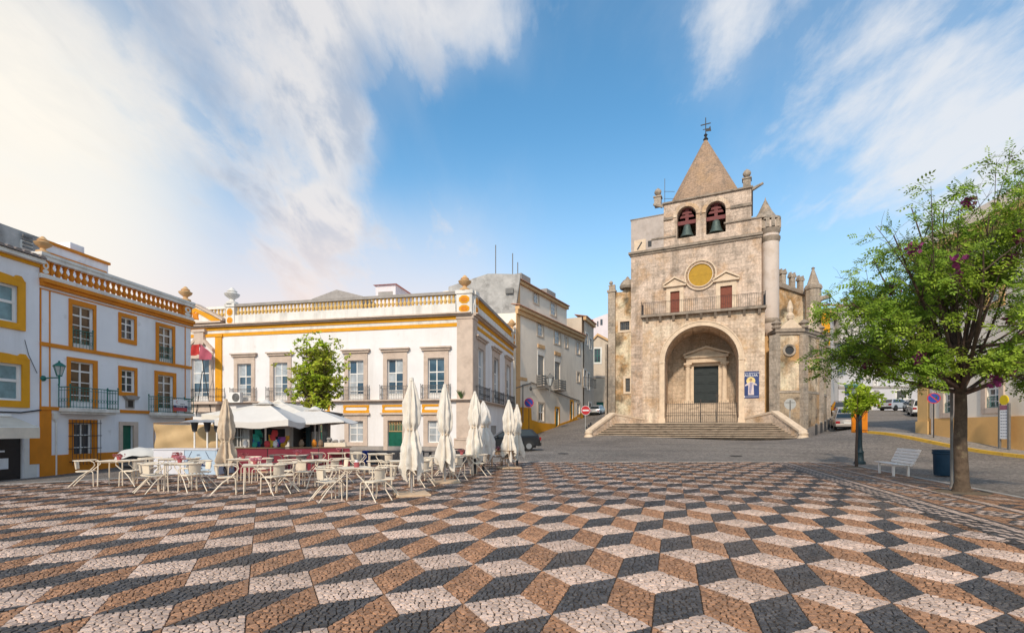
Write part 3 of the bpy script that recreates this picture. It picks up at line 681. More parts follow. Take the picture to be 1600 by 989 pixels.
# ------------------------------------------------------------------ yellow trimmed house with awning (far left)
def house_yellow():
    F = F2; X = F.x; Z = F.z; x1 = -.01; x0 = -9.0; g0 = -1.2
    B = thing('shop_house', 'white two storey house with yellow arched window frames and a shop awning', 'house', F.w(-3, 0, 0))
    zt = Z(55, 411)
    up = (X(4) -1.2, X(26.5), Z(20, 504), Z(20, 446)); lo = (X(8)-1.2, X(33), Z(25, 626), Z(25, 569))
    up2 = (up[0]-3.6, up[1]-3.6, up[2], up[3]); dr = (X(8)-1.0, X(35.5), -.75, Z(35, 676))
    mb = MB(F); mb.wall(x0, x1, g0, zt, [up, lo, up2, dr], rev=.25); mb.box(x0, x1, .3, 9, g0, zt-.02); mb.build('wall', M['plaster_cool'], B)
    for k, (a, b, c, d) in enumerate((up, lo, up2)):
        n = 12; A = Fr(0, 0, 0); cx = (a+b)/2; wv = .28; rise = .20
        mbs = MB(F)
        def top(x, zz, ex): return zz+rise*(1-((x-cx)/((b-a)/2+ex))**2)
        mbs.box(a-wv, a, -.07, .02, c-.27, d); mbs.box(b, b+wv, -.07, .02, c-.27, d); mbs.box(a, b, -.07, .02, c-.27, c)
        for i in range(n):
            xa, xb = a-wv+(b-a+2*wv)*i/n, a-wv+(b-a+2*wv)*(i+1)/n
            sh = lambda x: d+.20+.20*max(0, 1-abs((x-cx)/((b-a)*.62+wv))**2)+(.14 if abs(x-cx) > (b-a)*.42 else 0)*0
            inner = lambda x: d if abs(x-cx) >= (b-a)/2-.001 else d+.02+.001
            mbs.prism_y([(xa, d), (xb, d), (xb, sh(xb)), (xa, sh(xa))], -.07, .02)
        for sx in (-1, 1):
            xq = cx+sx*((b-a)*.5+.02); mbs.prism_y([(xq-.24, d+.26), (xq+.24, d+.22), (xq+.10, d+.44), (xq-.08, d+.44)], -.08, .0)
        w_ = mbs.build('window', M['amber'], B)
        sash(F, w_, a, b, c, d, .1, 2, (.55,), glass='curtain', bw=.09)
    o = MB(F); o.box(x0, x1, -.06, .02, Z(55, 416.5), Z(55, 411)); o.build('yellow_moulding', M['amber'], B)
    o = MB(F); o.box(x0, x1+.0, -.3, .4, zt+.002, zt+.16); o.build('eave_board', M['white_trim'], B)
    eave(F, B, x0, x1, .0, zt+.17, M['tile_old'], .3, .38, 1.6, .5)
    o = MB(F); o.box(X(36)+.02, X(57), -.02, .02, g0, Z(36, 664)); o.build('whitewash', M['white_trim'], B)
    o = MB(F); o.box(X(45.5), x1, -.04, -.022, Z(50, 725), Z(50, 672)); o.build('painted_base', M['orange'], B)
    a, b, c, d = dr
    dm = MB(F); dm.box(a, b, .1, .16, c-.3, d); dm.m = 1; dm.box(a+(b-a)*.42, a+(b-a)*.72, .085, .099, c+(d-c)*.36, c+(d-c)*.55); dm.box(a+(b-a)*.52, a+(b-a)*.64, .085, .099, c+(d-c)*.66, c+(d-c)*.69); dm.m = 2; dm.ball(a+(b-a)*.32, .06, c+(d-c)*.47, .06, 6); dm.build('door', [M['dark_wood'], M['banner_white'], M['iron_grey']], B)
    r = MB(F); y = 2.6; r.box(x0, X(66, y), y, y+4, zt, Z(20, 356, y)); r.m = 1; r.box(X(31, y), X(49, y), y-.08, y, Z(40, 390.5, y), Z(40, 377.5, y)); r.m = 2
    for k in range(4): zz = Z(40, 389, y)+k*.17; r.box(X(32.5, y), X(47.5, y), y-.13, y-.081, zz, zz+.1)
    r.build('roof_room', [M['plaster_old'], M['white_trim'], M['iron_grey']], B)
    c = MB(F); c.tube([(X(57), -.03, Z(57, 583)), (X(44), -.03, Z(44, 555)), (X(37), -.05, Z(37, 531))], .012, 4); c.build('cable', M['iron'], B)
    c = MB(F); c.tube([(x0, -.06, Z(30, 643)), (X(30), -.07, Z(30, 644.5)), (X(62), -.06, Z(62, 640.5))], .03, 5); c.build('cable', M['iron'], B)
    # awning
    z1, z0 = Z(10, 651), Z(40, 668, -1.2)
    t = thing('shop_awning', 'cream fabric shop awning pulled out above the dark shop door', 'awning', F.w(-2, 0, z0))
    a = MB(F); xa, xb = -6.5, X(60, -1.2); N_ = 14; pr = [(0, z1)]+[(-1.25*i/8, z1+(z0-z1)*(i/8)**1.15) for i in range(1, 9)]
    for (ya, za), (yb, zb) in zip(pr, pr[1:]): a.hexa([(xa, ya, za), (xb, ya, za), (xb, ya, za-.012), (xa, ya, za-.012)], [(xa, yb, zb), (xb, yb, zb), (xb, yb, zb-.012), (xa, yb, zb-.012)])
    a.build('canopy', M['canvas'], t)
    v = MB(F); v.box(xa, xb, -1.27, -1.255, z0-.42, z0+.01); v.build('valance', M['canvas'], t)
    v = MB(F); v.tube([(xa, -1.24, z0), (xb, -1.24, z0)], .03, 6); v.tube([(xa, -.05, z1+.05), (xb-.1, -.05, z1+.05)], .07, 8); v.build('roller', M['white_wood'], t)
    return B
M['canvas'] = mat('canvas', (.70, .62, .52), .9, .08, 2.0, .25, 30, stain=(.50, .42, .34), samt=.35, sscale=1.2)
house_yellow()
# ------------------------------------------------------------------ palace with yellow bands (middle)
FP = Fr((737.5-800)/FPX*40, 40.0, math.atan2(-1, 4.9)); FS = Fr(FP.ox, FP.oy, FP.a+math.pi/2)
def palace():
    F = FP; X = F.x; Z = F.z; rnd = random.Random(9)
    x1 = 0.0; x0 = X(285); g0 = -.4; zc = Z(715, 491); zl = Z(700, 623.5)
    B = thing('palace', 'long white two storey palace with yellow bands and stone framed windows', 'building', F.w(-14, 0, 0))
    sy = 16.8                                                            # length of the side facade
    ow, uw = 1.42, 3.20                                                  # window opening width and height
    ctr = [681.7, 617.7, 556.6, 497.5, 438.8, 382.5]; cx = [X(p) for p in ctr]
    ztop = Z(681, 559.3)
    ups = [(c-ow/2, c+ow/2, zl+.06, ztop) for c in cx]
    dcx = X(314); updoor = (dcx-.95, dcx+.95, zl+.06, Z(314, 560))
    gz0, gz1 = Z(556, 690.5), Z(556, 657.5)
    gnd = [(cx[0]-.72, cx[0]+.72, gz0, gz1), (cx[1]-.66, cx[1]+.66, -.3, Z(617, 657)), (cx[2]-.68, cx[2]+.68, gz0, gz1), (cx[3]-.6, cx[3]+.6, -.3, gz1)]
    mb = MB(F); mb.wall(x0, x1, g0, zc, ups+[updoor]+gnd, rev=.3)
    S = FS; mb.F = S
    sc = [S.x(p) for p in (750.5, 774.5, 793.3)]; sw = 1.9
    szt = Z(737, 547); sups = [(c-sw/2, c+sw/2, zl+.06, S.z(750, 545)) for c in sc]
    mb.wall(0, sy, g0, zc, sups+[(S.x(767), S.x(776), .6, 2.0)], rev=.3)
    mb.F = F; mb.box(x0, -.35, .35, sy-.1, g0, zc-.02)
    mb.build('wall', M['plaster_white'], B)
    # mouldings, both facades
    def band(z0, z1, out, m, name, a=None, side=True, xa=None):
        k = MB(F); k.box(x0 if xa is None else xa, x1 if a is None else a, -out, .02, z0, z1)
        k.build(name, m, B)
        if side:
            k = MB(S); k.box(0 if a is None else 1.1, sy, -out, .02, z0, z1); k.build(name, m, B)
    qx = X(714.5)
    band(Z(705, 510.5), Z(705, 504.8), .05, M['amber'], 'yellow_band', qx)
    band(Z(705, 499.5), Z(705, 494.5), .10, M['amber'], 'yellow_band', qx)
    band(Z(705, 504.7), Z(705, 499.6), .035, M['white_trim'], 'white_band', qx)
    band(Z(705, 494.4), Z(705, 492.2), .32, M['granite'], 'cornice'); band(Z(705, 492.1), Z(705, 490.2), .5, M['granite'], 'cornice')
    band(Z(700, 625.3), zl, .42, M['granite'], 'ledge'); band(Z(700, 627.3), Z(700, 625.4), .25, M['granite'], 'ledge')
    band(g0, Z(700, 697.5), .06, M['plinth'], 'stone_plinth')
    # corner pilaster
    for G, a, b in ((F, qx, .0), (S, 0, 1.25)):
        k = MB(G); b2 = b+.06 if G is F else b; a2 = a if G is F else -.06
        k.box(a2, b2, -.10, .02, Z(705, 627.5)-4.9*0, Z(705, 494.5)); k.box(a2-.06, b2+.06, -.16, .02, Z(700, 499.5), Z(700, 494.5)); k.build('corner_pilaster', M['granite'], B)
        k = MB(G); k.box(a2-.04, b2, -.12, .02, Z(720, 684), Z(700, 627.5)); k.box(a2-.22, b2+.04, -.22, .02, g0, Z(720, 684.5)); k.box(a2-.16, b2, -.28, .02, Z(720, 687), Z(720, 684.4)); k.build('corner_base', M['granite'], B)
    k = MB(F); a, b = qx+.22, -.2; k.box(a, b, -.135, -.121, Z(727, 668), Z(727, 634)); k.box(a+.12, b-.12, -.15, -.136, Z(727, 664), Z(727, 651)); k.box(a+.12, b-.12, -.15, -.136, Z(727, 649), Z(727, 638)); k.build('carved_tablet', M['granite'], B)
    # parapet and balustrade
    zb0, zb1, zr = Z(700, 475.5), Z(700, 461), Z(700, 456.5)
    for G, a, b in ((F, X(366), qx-.1), (S, .0, sy)):
        k = MB(G); k.box(a, b, -.14, .25, zc-.05, zb0); k.build('parapet', M['white_trim'], B)
        k = MB(G); k.box(a, b, -.16, .26, zb1, zr); k.build('coping', M['plinth'], B)
    k = MB(F); k.box(x0, X(355), .3, .6, zc-.05, zb0); k.box(x0, X(355), .3, .62, zb1, zr); k.build('parapet', M['white_trim'], B); baluster_row(F, B, x0, X(355), .45, zb0, zb1, 13, M['amber_old'], r=.16)
    n = 58; baluster_row(F, B, X(369.5), qx-.15, .05, zb0, zb1, n, M['amber_old'], r=.16)
    baluster_row(S, B, 1.2, sy-.9, .05, zb0, zb1, 34, M['amber'], r=.16)
    def ped(G, a, b, y0=-.22, y1=.34):
        k = MB(G); k.box(a, b, y0, y1, zc-.04, zb1-.02); k.box(a-.08, b+.08, y0-.08, y1+.08, zb1-.019, zr+.03); k.m = 1
        c = (a+b)/2; r_ = (b-a)*.36
        for zz, h in ((zc+(zb1-zc)*.70, .22), (zc+(zb1-zc)*.24, .20)):
            hh = (zb1-zc)*h; k.prism_y([(c+r_*math.cos(i*math.pi/4+math.pi/8), zz+hh*math.sin(i*math.pi/4+math.pi/8)) for i in range(8)], y0-.03, y0)
            k.m = 2; k.prism_y([(c+r_*.6*math.cos(i*math.pi/6), zz+hh*.55*math.sin(i*math.pi/6)) for i in range(12)], y0-.06, y0-.03); k.m = 1
        k.build('pedestal', [M['white_trim'], M['amber'], M['orange']], B)
    ped(F, qx+.0, .06); ped(S, -.06+.3, 1.15); ped(F, X(355.5), X(368.5)); ped(S, sy-.9, sy)
    urn(F, B, qx*.5, .06, zr+.03, 1.25, M['trim_ochre']); urn(F, B, X(362), .06, zr+.03, 1.5, M['white_trim']); urn(S, B, sy-.45, .06, zr+.03, 1.2, M['trim_ochre'])
    # windows of the upper floor
    for k, (a, b, c, d) in enumerate(ups):
        w_ = surround(F, B, a-.36, b+.36, zl, d+.62, a, b, c, d, M['granite'], .09, bottom=False)
        t = MB(F); t.box(a-.62, b+.62, -.34, .02, d+.80, d+.92); t.box(a-.52, b+.52, -.22, .02, d+.62, d+.80); t.build('lintel_cornice', M['granite'], w_)
        sash(F, w_, a, b, c, d, .16, 2, (.22, .44, .66), glass=['glass_blue', 'glass_curtain', 'glass_curtain'] if k else 'glass_blue', bw=.075, foot=.42, rnd=rnd)
        railing(F, B, a-.5, b+.5, 0, -.40, zl+.01, zl+1.12, M['iron_grey'], .15)
    for a, b, c, d in sups:
        w_ = surround(S, B, a-.5, b+.5, zl, d+.62, a, b, c, d, M['granite'], .09, bottom=False)
        t = MB(S); t.box(a-.85, b+.85, -.34, .02, d+.80, d+.92); t.box(a-.7, b+.7, -.22, .02, d+.62, d+.80); t.build('lintel_cornice', M['granite'], w_)
        sash(S, w_, a, b, c, d, .16, 2, (.22, .44, .66), glass=['glass', 'glass_curtain'], bw=.1, foot=.42, rnd=rnd)
        railing(S, B, a-.9, b+.9, 0, -.40, zl+.01, zl+1.12, M['iron'], .17)
    # door to the balcony with a pediment, between yellow pilasters
    a, b, c, d = updoor; w_ = surround(F, B, a-.4, b+.4, zl, d+.5, a, b, c, d, M['granite'], .1, bottom=False)
    sash(F, w_, a, b, c, d, .16, 2, (.22, .44, .66), glass=['glass_curtain', 'glass_blue'], bw=.08, foot=.42, rnd=rnd)
    t = MB(F)
    for s_ in (-1, 1): t.prism_y([(dcx+s_*1.5, d+.55), (dcx+s_*1.5, d+.8), (dcx+s_*.5, d+1.75), (dcx+s_*.42, d+1.5)][::s_], -.34, .02)
    t.box(dcx-.5, dcx+.5, -.28, .02, d+1.2, d+2.35); t.box(dcx-.7, dcx+.7, -.36, .02, d+2.35, d+2.6); t.build('broken_pediment', M['granite'], B)
    k = MB(F); k.box(X(337.5), X(347.5), -.12, .02, zl, Z(700, 510.6)); k.box(X(336), X(349), -.17, .02, Z(340, 527), Z(340, 523)); k.build('yellow_pilaster', M['amber'], B)
    railing(F, B, X(302), X(351), 0, -.9, zl+.01, zl+1.12, M['iron'], .17)
    k = MB(F); k.box(X(299), X(353), -1.0, .02, zl-.22, zl+.005); k.box(X(305), X(345), -.6, .02, zl-.9, zl-.222); k.build('balcony_slab', M['granite'], B)
    # gable pediment over the left bay
    pz0, pz1 = Z(312, 505), Z(312, 479); pa, pb = x0-1.0, X(350); pm = (pa+pb)/2
    k = MB(F); k.prism_y([(pa, pz0), (pb, pz0), (pm, pz1)], -.30, .3); k.build('pediment', M['white_trim'], B)
    k = MB(F)
    for s_, xe in ((-1, pa), (1, pb)): k.prism_y([(xe-s_*-.25, pz0+.05), (xe-s_*1.0, pz0+.05), (pm, pz1-.55), (pm, pz1-.22)][::s_], -.36, -.28); 
    k.build('pediment_moulding', M['amber'], B)
    k = MB(F); k.box(pa-.3, pb+.1, -.55, .3, pz0-.14, pz0); k.M = None
    for s_, xe in ((-1, pa-.35), (1, pb+.25)): k.prism_y([(xe, pz0), (xe, pz0+.22), (pm, pz1+.22), (pm, pz1-.0)][::s_], -.5, .3)
    k.build('pediment_cornice', M['granite'], B)
    k = MB(F); k.M = Matrix.Translation((pm, -.3, pz0+(pz1-pz0)*.38)) @ Matrix.Rotation(R(90), 4, 'X')
    k.lathe([(.42, 0), (.36, .08), (.12, .10)], 0, 0, 8, fold=lambda i, z: 1.25 if i % 2 else .7); k.build('rosette', M['orange'], B)
    # ground floor openings with yellow framed panels above
    for k, (a, b, c, d) in enumerate(gnd):
        door = k in (1, 3)
        w_ = surround(F, B, a-.38, b+.38, g0 if door else Z(556, 696.5), d+.5, a, b, c, d, M['granite'], .09, 'door' if door else 'window', bottom=not door)
        t = MB(F); t.box(a-.62, b+.62, -.24, .02, d+.5, d+.66); t.build('lintel_cornice', M['granite'], w_)
        pz0_, pz1_ = d+.68, zl-.40; xa, xb = a-.52, b+.52
        t = MB(F); t.box(xa, xb, -.05, .02, pz1_-.18, pz1_); t.box(xa, xb, -.05, .02, pz0_, pz0_+.22)
        for xe, s_ in ((xa, 1), (xb, -1)): t.prism_y([(xe, pz0_+.22), (xe+s_*.28, pz0_+.22), (xe+s_*.16, (pz0_+pz1_)/2), (xe+s_*.28, pz1_-.18), (xe, pz1_-.18), (xe+s_*.06, (pz0_+pz1_)/2)][::s_], -.05, .02)
        t.build('yellow_panel', M['amber'], B)
        if door:
            t = MB(F); h = d-c; t.box(a, b, .14, .2, c, c+h*.66)
            for q in range(2):
                for r_ in range(3): t.box(a+.07+(b-a)/2*q, a+(b-a)/2*(q+1)-.07, .12, .141, c+.25+r_*.78, c+.9+r_*.78)
            t.build('door_leaf', M['door_green'], w_)
            t = MB(F); t.box(a, b, .18, .2, c+h*.66, d); t.m = 1
            for q in range(9): xq = a+(b-a)*(q+.5)/9; t.tube([(xq, .12, c+h*.67), (xq, .12, d)], .02, 4)
            for q in range(5): xq = a+(b-a)*(q+.5)/5; t.tube([(xq+.11*math.cos(v), .11, d-.22+.13*math.sin(v)) for v in [i*math.pi/4 for i in range(9)]], .02, 4)
            t.tube([(a, .12, c+h*.665), (b, .12, c+h*.665)], .04, 4); t.build('fanlight', [M['glass'], M['trim_ochre']], w_)
        else: sash(F, w_, a, b, c, d, .16, 2, (.36, .68), glass='glass_curtain', bw=.08, rnd=rnd)
    k = MB(S); k.box(S.x(767), S.x(776), .06, .1, .6, 2.0); k.build('window_board', M['plinth'], B)
    # small roofs seen over the balustrade
    Y = 14; k = MB(F); xa, xb = X(487, Y), X(566, Y); zz = Z(525, 465, Y); zt = Z(527, 452.5, Y); k.prism_y([(xa, zz-2), (xb, zz-2), (xb, zz), ((xa+xb)/2, zt), (xa, zz)], Y, Y+7); k.build('gable_roof', M['plinth'], B)
    Y = 9; k = MB(F); a, b = X(587, Y), X(618, Y); z0, z1 = Z(590, 470, Y), Z(590, 446, Y); k.box(a, b, Y, Y+4.5, z0-2, z1); k.build('roof_turret', M['plaster_pink'], B)
    k = MB(F); k.box(a+.3, b-.3, Y-.03, Y, z0+.2, z0+.9); k.build('turret_vent', M['plinth'], B)
    k = MB(F); z2 = Z(605, 438.5, Y); k.hexa([(a-.2, Y-.25, z1), (b+.2, Y-.25, z1), (b+.2, Y+4.7, z1), (a-.2, Y+4.7, z1)], [((a+b)/2-.3, Y+1.8, z2), ((a+b)/2+.3, Y+1.8, z2), ((a+b)/2+.3, Y+2.6, z2), ((a+b)/2-.3, Y+2.6, z2)]); k.build('turret_roof', M['tile_red'], B)
    # flag poles on the balcony, air conditioner
    for k_, (pa_, pb_, lab, cm) in enumerate((((330, 648), (312, 537), 'red flag hanging from a leaning pole on the palace balcony', 'flag_red'), ((306, 650), (316, 580), 'furled pole leaning over the palace balcony railing', None))):
        p0 = Vector((X(pa_[0], -.6), -.6, Z(pa_[0], pa_[1], -.6)-.0)); p1 = Vector((X(pb_[0], -1.1), -1.1, Z(pb_[0], pb_[1], -1.1)))
        t = thing('flag' if cm else 'flag_pole', lab, 'flag' if cm else 'pole', F.w(*p0))
        m_ = MB(F); m_.tube([p0, p1], .035, 6); m_.build('pole', M['iron'], t)
        if cm:
            for nm, px0, px1, sgn in (('flag_red', 299, 313, 1), ('flag_rose', 313, 332, -1)):
                m_ = MB(F); n1, n2 = 10, 8; ids = []
                for i in range(n1+1):
                    for j in range(n2+1):
                        s_, tt = i/n1, j/n2
                        px = px0+(px1-px0)*s_; pyT = 540-4*s_ if nm == 'flag_red' else 536+20*s_; pyB = 556-2*s_ if nm == 'flag_red' else 562+0*s_
                        y_ = -1.05-.12*math.sin(s_*7+tt*2.0)-.08*tt; ids.append(m_.P(X(px, -1.1), y_, Z(px, pyT+(pyB-pyT)*tt, -1.1)))
                for i in range(n1):
                    for j in range(n2): q = i*(n2+1)+j; m_.face(ids[q], ids[q+1], ids[q+n2+2], ids[q+n2+1])
                m_.build('flag_cloth', M[nm], t, True)
    a, b, c, d = X(368), X(384.5), Z(370, 629.5), Z(370, 614); y = -.75
    t = thing('air_conditioner', 'white air conditioner unit with a round fan on the palace ledge', 'air conditioner', F.w((a+b)/2, y, c))
    k = MB(F); k.box(a, b, y, y+.36, c, d); k.build('casing', M['white_wood'], t)
    k = MB(F); k.M = Matrix.Translation((a+(b-a)*.62, y, (c+d)/2)) @ Matrix.Rotation(R(90), 4, 'X'); r_ = (d-c)*.42
    k.lathe([(r_, .002), (r_, .02), (r_*.9, .02), (r_*.88, .004)], 0, 0, 20); k.lathe([(r_*.28, .004), (r_*.25, .02), (0, .02)], 0, 0, 10); k.M = None
    for i in range(1, 6): rr = r_*(i/6); k.tube([(a+(b-a)*.62+rr*math.cos(q), y-.015, (c+d)/2+rr*math.sin(q)) for q in [v*math.pi/8 for v in range(17)]], .008, 3)
    k.build('fan_grille', M['iron_grey'], t)
    # plant on the ledge
    pr = random.Random(2); k = MB(F); xc, zz = X(722), zl+.02
    for i in range(60):
        an = pr.uniform(0, 6.28); l = pr.uniform(.35, .75); t_ = pr.uniform(.1, .7); dx, dy = math.cos(an)*l*t_, -abs(math.sin(an))*l*t_*.5
        k.poly([(xc+dx*.1-.02, -.2, zz), (xc+dx*.1+.02, -.2, zz), (xc+dx*.6+.018, -.2+dy*.6, zz+l*.7), (xc+dx, -.2+dy, zz+l)])
    solo(k, 'ledge_plant', M['leaf_dark'], 'spiky green plant growing on the palace corner ledge', 'plant', F.w(xc, -.2, zz))
M['amber_old'] = mat('amber_old', (.68, .45, .16), .85, .15, 2, .12, 25, stain=(.55, .46, .36), samt=.7, sscale=2.5)
M['flag_red'] = mat('flag_red', (.46, .035, .03), .8, .15, 3)
M['flag_rose'] = mat('flag_rose', (.40, .09, .13), .8, .15, 3)
M['leaf_dark'] = mat('leaf_dark', (.05, .085, .025), .7, .3, 6, island=.3)
palace()

# ------------------------------------------------------------------ cream house up the side street
FC = Fr((806.5-800)/FPX*57.0, 57.0, dirang(1232)); FG = Fr(FC.ox, FC.oy, R(-11.5))
def cream_house():
    F = FC; X = F.x; Z = F.z; rnd = random.Random(4); Lx = X(904); g0 = -.5
    B = thing('cream_house', 'tall cream house with ochre trim, grey shutters and an orange painted base', 'house', F.w(Lx/2, 0, 1.5))
    zk = Z(807, 478); za = Z(812, 436)
    W_ = {}
    rows = [('ground', [(847, 838.6, 851.5, 659, 627)])]
    hol = []
    def add(name, pxl, pxr, pyt, pyb, **k):
        a, b = X(pxl), X(pxr); t = (name, a, b, Z(pxl, pyb), Z(pxl, pyt), k); W_[len(W_)] = t; hol.append((a, b, t[3], t[4])); return t
    add('window', 840.5, 848, 502.5, 523.5, glass='glass_curtain', rows=(.33, .66)); add('window', 867, 874.5, 516, 536, glass='glass_curtain', rows=(.33, .66)); add('window', 883.3, 887, 527, 542, glass='glass_curtain', rows=(.5,)); add('window', 901, 905.8, 533.5, 552, glass='glass_curtain', rows=(.5,))
    add('shutter', 840.5, 850, 554, 602); add('shutter', 866.8, 875, 564.5, 608); add('window', 902, 905.5, 582, 596, glass='glass', rows=(.5,))
    add('window', 841.5, 849.5, 630, 657.5, glass='glass_warm', rows=(.5,)); add('door', 868, 873, 638, 669); add('door', 891.5, 895, 627, 661); add('window', 901.5, 906, 630, 652, glass='glass_curtain', rows=(.5,))
    Lx = X(911)
    mb = MB(F); mb.wall(0, Lx, g0, zk, hol, rev=.3); mb.box(0.02, Lx, .35, 12, g0, zk-.02)
    top = [('window', 838, 845, 452.5, 471.5), ('window', 864.5, 872, 470.5, 490)]
    at_ = [(X(a), X(b), Z(a, d), Z(a, c)) for _, a, b, c, d in top]; xa_end = X(889)
    mb.wall(.55, xa_end, zk, za, at_, y=.35, rev=.25); mb.box(.55, xa_end, .62, 11, zk, za-.02); mb.poly([(xa_end, .35, zk), (xa_end, .62, zk), (xa_end, .62, za), (xa_end, .35, za)])
    mb.build('wall', M['plaster_cream'], B)
    for _, a, b, c, d in [t[:5] for t in W_.values()] + [('window', *t) for t in at_]: pass
    for nm, a, b, c, d, k in W_.values():
        e = (b-a)*.18+.12
        if nm == 'window': w_ = surround(F, B, a-e, b+e, c-.18, d+.22, a, b, c, d, M['plaster_beige'], .05); sash(F, w_, a, b, c, d, .1, 2, k['rows'], glass=k['glass'], bw=.1, rnd=rnd)
        elif nm == 'shutter':
            w_ = surround(F, B, a-.15, b+.15, c, d+.5, a, b, c, d, M['white_trim'], .04, bottom=False)
            s = MB(F)
            n_ = 26
            for i in range(n_): zz = c+(d-c)*i/n_; s.box(a, b, .10, .135, zz+.004, zz+(d-c)/n_-.012)
            s.box(a, b, .14, .16, c, d); s.build('roller_shutter', M['shutter'], w_)
            s = MB(F); s.box(a-.5, b+.5, -.75, .02, c-.14, c); s.build('balcony_slab', M['plinth'], B)
            s = MB(F); railz = c+1.25
            for i in range(4): zz = c+.14+i*.3; s.box(a-.45, b+.45, -.72, -.69, zz, zz+.2); s.box(a-.45, a-.42, -.69, 0, zz, zz+.2); s.box(b+.42, b+.45, -.69, 0, zz, zz+.2)
            for q in (a-.4, (a+b)/2, b+.4): s.box(q-.03, q+.03, -.685, -.63, c, railz+.1)
            s.build('balcony_railing', M['iron_grey'], B)
            s = MB(F); s.box(a-.1, b+.1, -.1, .02, d+.9, d+1.35); s.build('lintel_ornament', M['trim_ochre'], B)
        else:
            w_ = surround(F, B, a-.25, b+.25, g0, d+.25, a, b, g0, d, M['amber'], .05, 'door', bottom=False); s = MB(F); s.box(a, b, .12, .17, g0, d-.5); s.m = 1; s.box(a, b, .12, .15, d-.499, d); s.build('door_leaf', [M['iron_green'], M['glass']], w_)
    for a, b, c, d in at_:
        G = Fr(*F.w(0, .35, 0)[:2], F.a); e = .3; w_ = surround(G, B, a-e, b+e, c-.2, d+.25, a, b, c, d, M['plaster_beige'], .05); sash(G, w_, a, b, c, d, .1, 2, (.33, .66), glass='glass_curtain', bw=.1, rnd=rnd)
    # cornices, corner trim
    k = MB(F); k.box(-.05, Lx+.1, -.45, .1, zk-.4, zk-.02); k.box(-.03, Lx+.05, -.25, .1, zk-.9, zk-.402); k.box(.5, xa_end+.1, .05, .5, za-.4, za-.02); k.build('ochre_cornice', M['trim_ochre'], B)
    k = MB(F); k.box(0, .9, -.06, .02, g0, zk-.9); k.box(.55, 1.5, .29, .37, zk, za-.4); k.box(-.02, 2.6, -.10, .0, Z(812, 590)-.25, Z(812, 590)+.1); k.build('corner_trim', M['trim_ochre'], B)
    eave(F, B, -.2, Lx+.2, 0.0, zk, M['tile'], .32, .55, 1.1, .35); eave(F, B, .4, xa_end+.2, .4, za, M['tile'], .32, .5, 3.5, .9)
    # painted base that climbs with the street
    k = MB(F); pts = [(0, Z(808, 636)), (X(829.5), Z(829, 637)), (X(830.5), Z(829, 656)), (X(848), Z(848, 661)), (X(867.5), Z(867, 662)), (X(868), Z(868, 668)), (X(874), Z(874, 662)), (X(892), Z(892, 656)), (Lx, Z(905, 642))]
    for (xa, z_a), (xb, z_b) in zip(pts, pts[1:]): k.prism_y([(xa, g0), (xb, g0), (xb, z_b), (xa, z_a)], -.05, .02)
    k.build('painted_base', M['amber'], B)
    # gable end towards the palace
    G = FG; k = MB(G); xg = -8.2; zt = Z(806, 478); 
    k.prism_y([(xg, -1), (-.02, -1), (-.02, zt-.02), (.45, za-.1), (.45, za+.3), (-2.6, G.z(776, 427.5)), (-3.4, G.z(768, 427.5)), (xg, G.z(735, 446)), ], 0, .4); k.build('gable_wall', M['plaster_old'], B)
    k = MB(G); k.box(-2.2, -.02, -.04, .0, -1, zt-.8); k.build('gable_plaster', M['plaster_cream'], B)
    k = MB(G); k.box(-1.2, -.3, -.3, -.002, G.z(800, 459), G.z(800, 451)); k.build('gable_lamp', M['iron_grey'], B)
    k = MB(F); k.box(xa_end-3.2, xa_end-.2, 2.0, 5, za, Z(868, 443)); k.box(X(826), X(840), 1.0, 3, za+.1, za+1.5); k.build('chimney', M['plinth'], B)
    for px, py, zz in ((774.5, 383, 1), (801, 396, 1), (809, 410, 2)):
        k = MB(); p = at(px, py, 62); q = at(px, 432, 62); k.tube([q, p], .06, 5); k.build('antenna', M['iron_grey'], B)
    k = MB(F); k.tube([(X(806), -.08, Z(806, 606)), (X(826), -.08, Z(826, 599)), (X(829), -.08, Z(829, 597)), (X(865), -.08, Z(865, 612)), (X(905), -.08, Z(905, 626))], .06, 5); k.tube([(X(813.5), -.3, Z(813, 660)), (X(813.5), -.3, Z(813, 601)), (X(826), -.3, Z(826, 600))], .07, 6); k.build('cable', M['iron_grey'], B)
    wall_lamp(F, X(829), Z(829, 607), 'grey iron wall lantern on the cream house in the side street', 'iron_grey', 2.6, 1.9)
    # farther stretch of the same street front
    H = Fr(*F.w(Lx, -.15, 0)[:2], dirang(1120)); hx = H.x(927.5); B2 = thing('beige_house', 'beige house with iron balconies farther up the side street', 'house', H.w(hx/2, 0, 3))
    zt = H.z(915, 497)
    wins = [(H.x(915), H.x(918.3), H.z(915, 537), H.z(915, 520)), (H.x(921.5), H.x(924), H.z(921, 544), H.z(921, 528)), (H.x(912.5), H.x(915.5), H.z(913, 604), H.z(913, 578)), (H.x(918), H.x(921), H.z(918, 608), H.z(918, 583)), (H.x(920), H.x(923.5), H.z(920, 646), H.z(920, 629))]
    k = MB(H); k.wall(0, hx, 0, zt, wins, rev=.3); k.box(0.02, hx, .35, 10, 0, zt-.02); k.build('wall', M['plaster_beige'], B2)
    for a, b, c, d in wins: w_ = surround(H, B2, a-.25, b+.25, c-.15, d+.2, a, b, c, d, M['white_trim'], .05); sash(H, w_, a, b, c, d, .1, 2, (.5,), glass='glass', bw=.12, rnd=rnd)
    railing(H, B2, H.x(911.5), H.x(922.5), 0, -.9, H.z(913, 604), H.z(913, 590), M['iron'], .3, scroll=False)
    k = MB(H); k.box(-.05, hx+.05, -.35, .1, zt-.5, zt); k.build('ochre_cornice', M['trim_ochre'], B2); eave(H, B2, -.1, hx+.2, 0, zt, M['tile'], .36, .5, 1.5, .4)
cream_house()

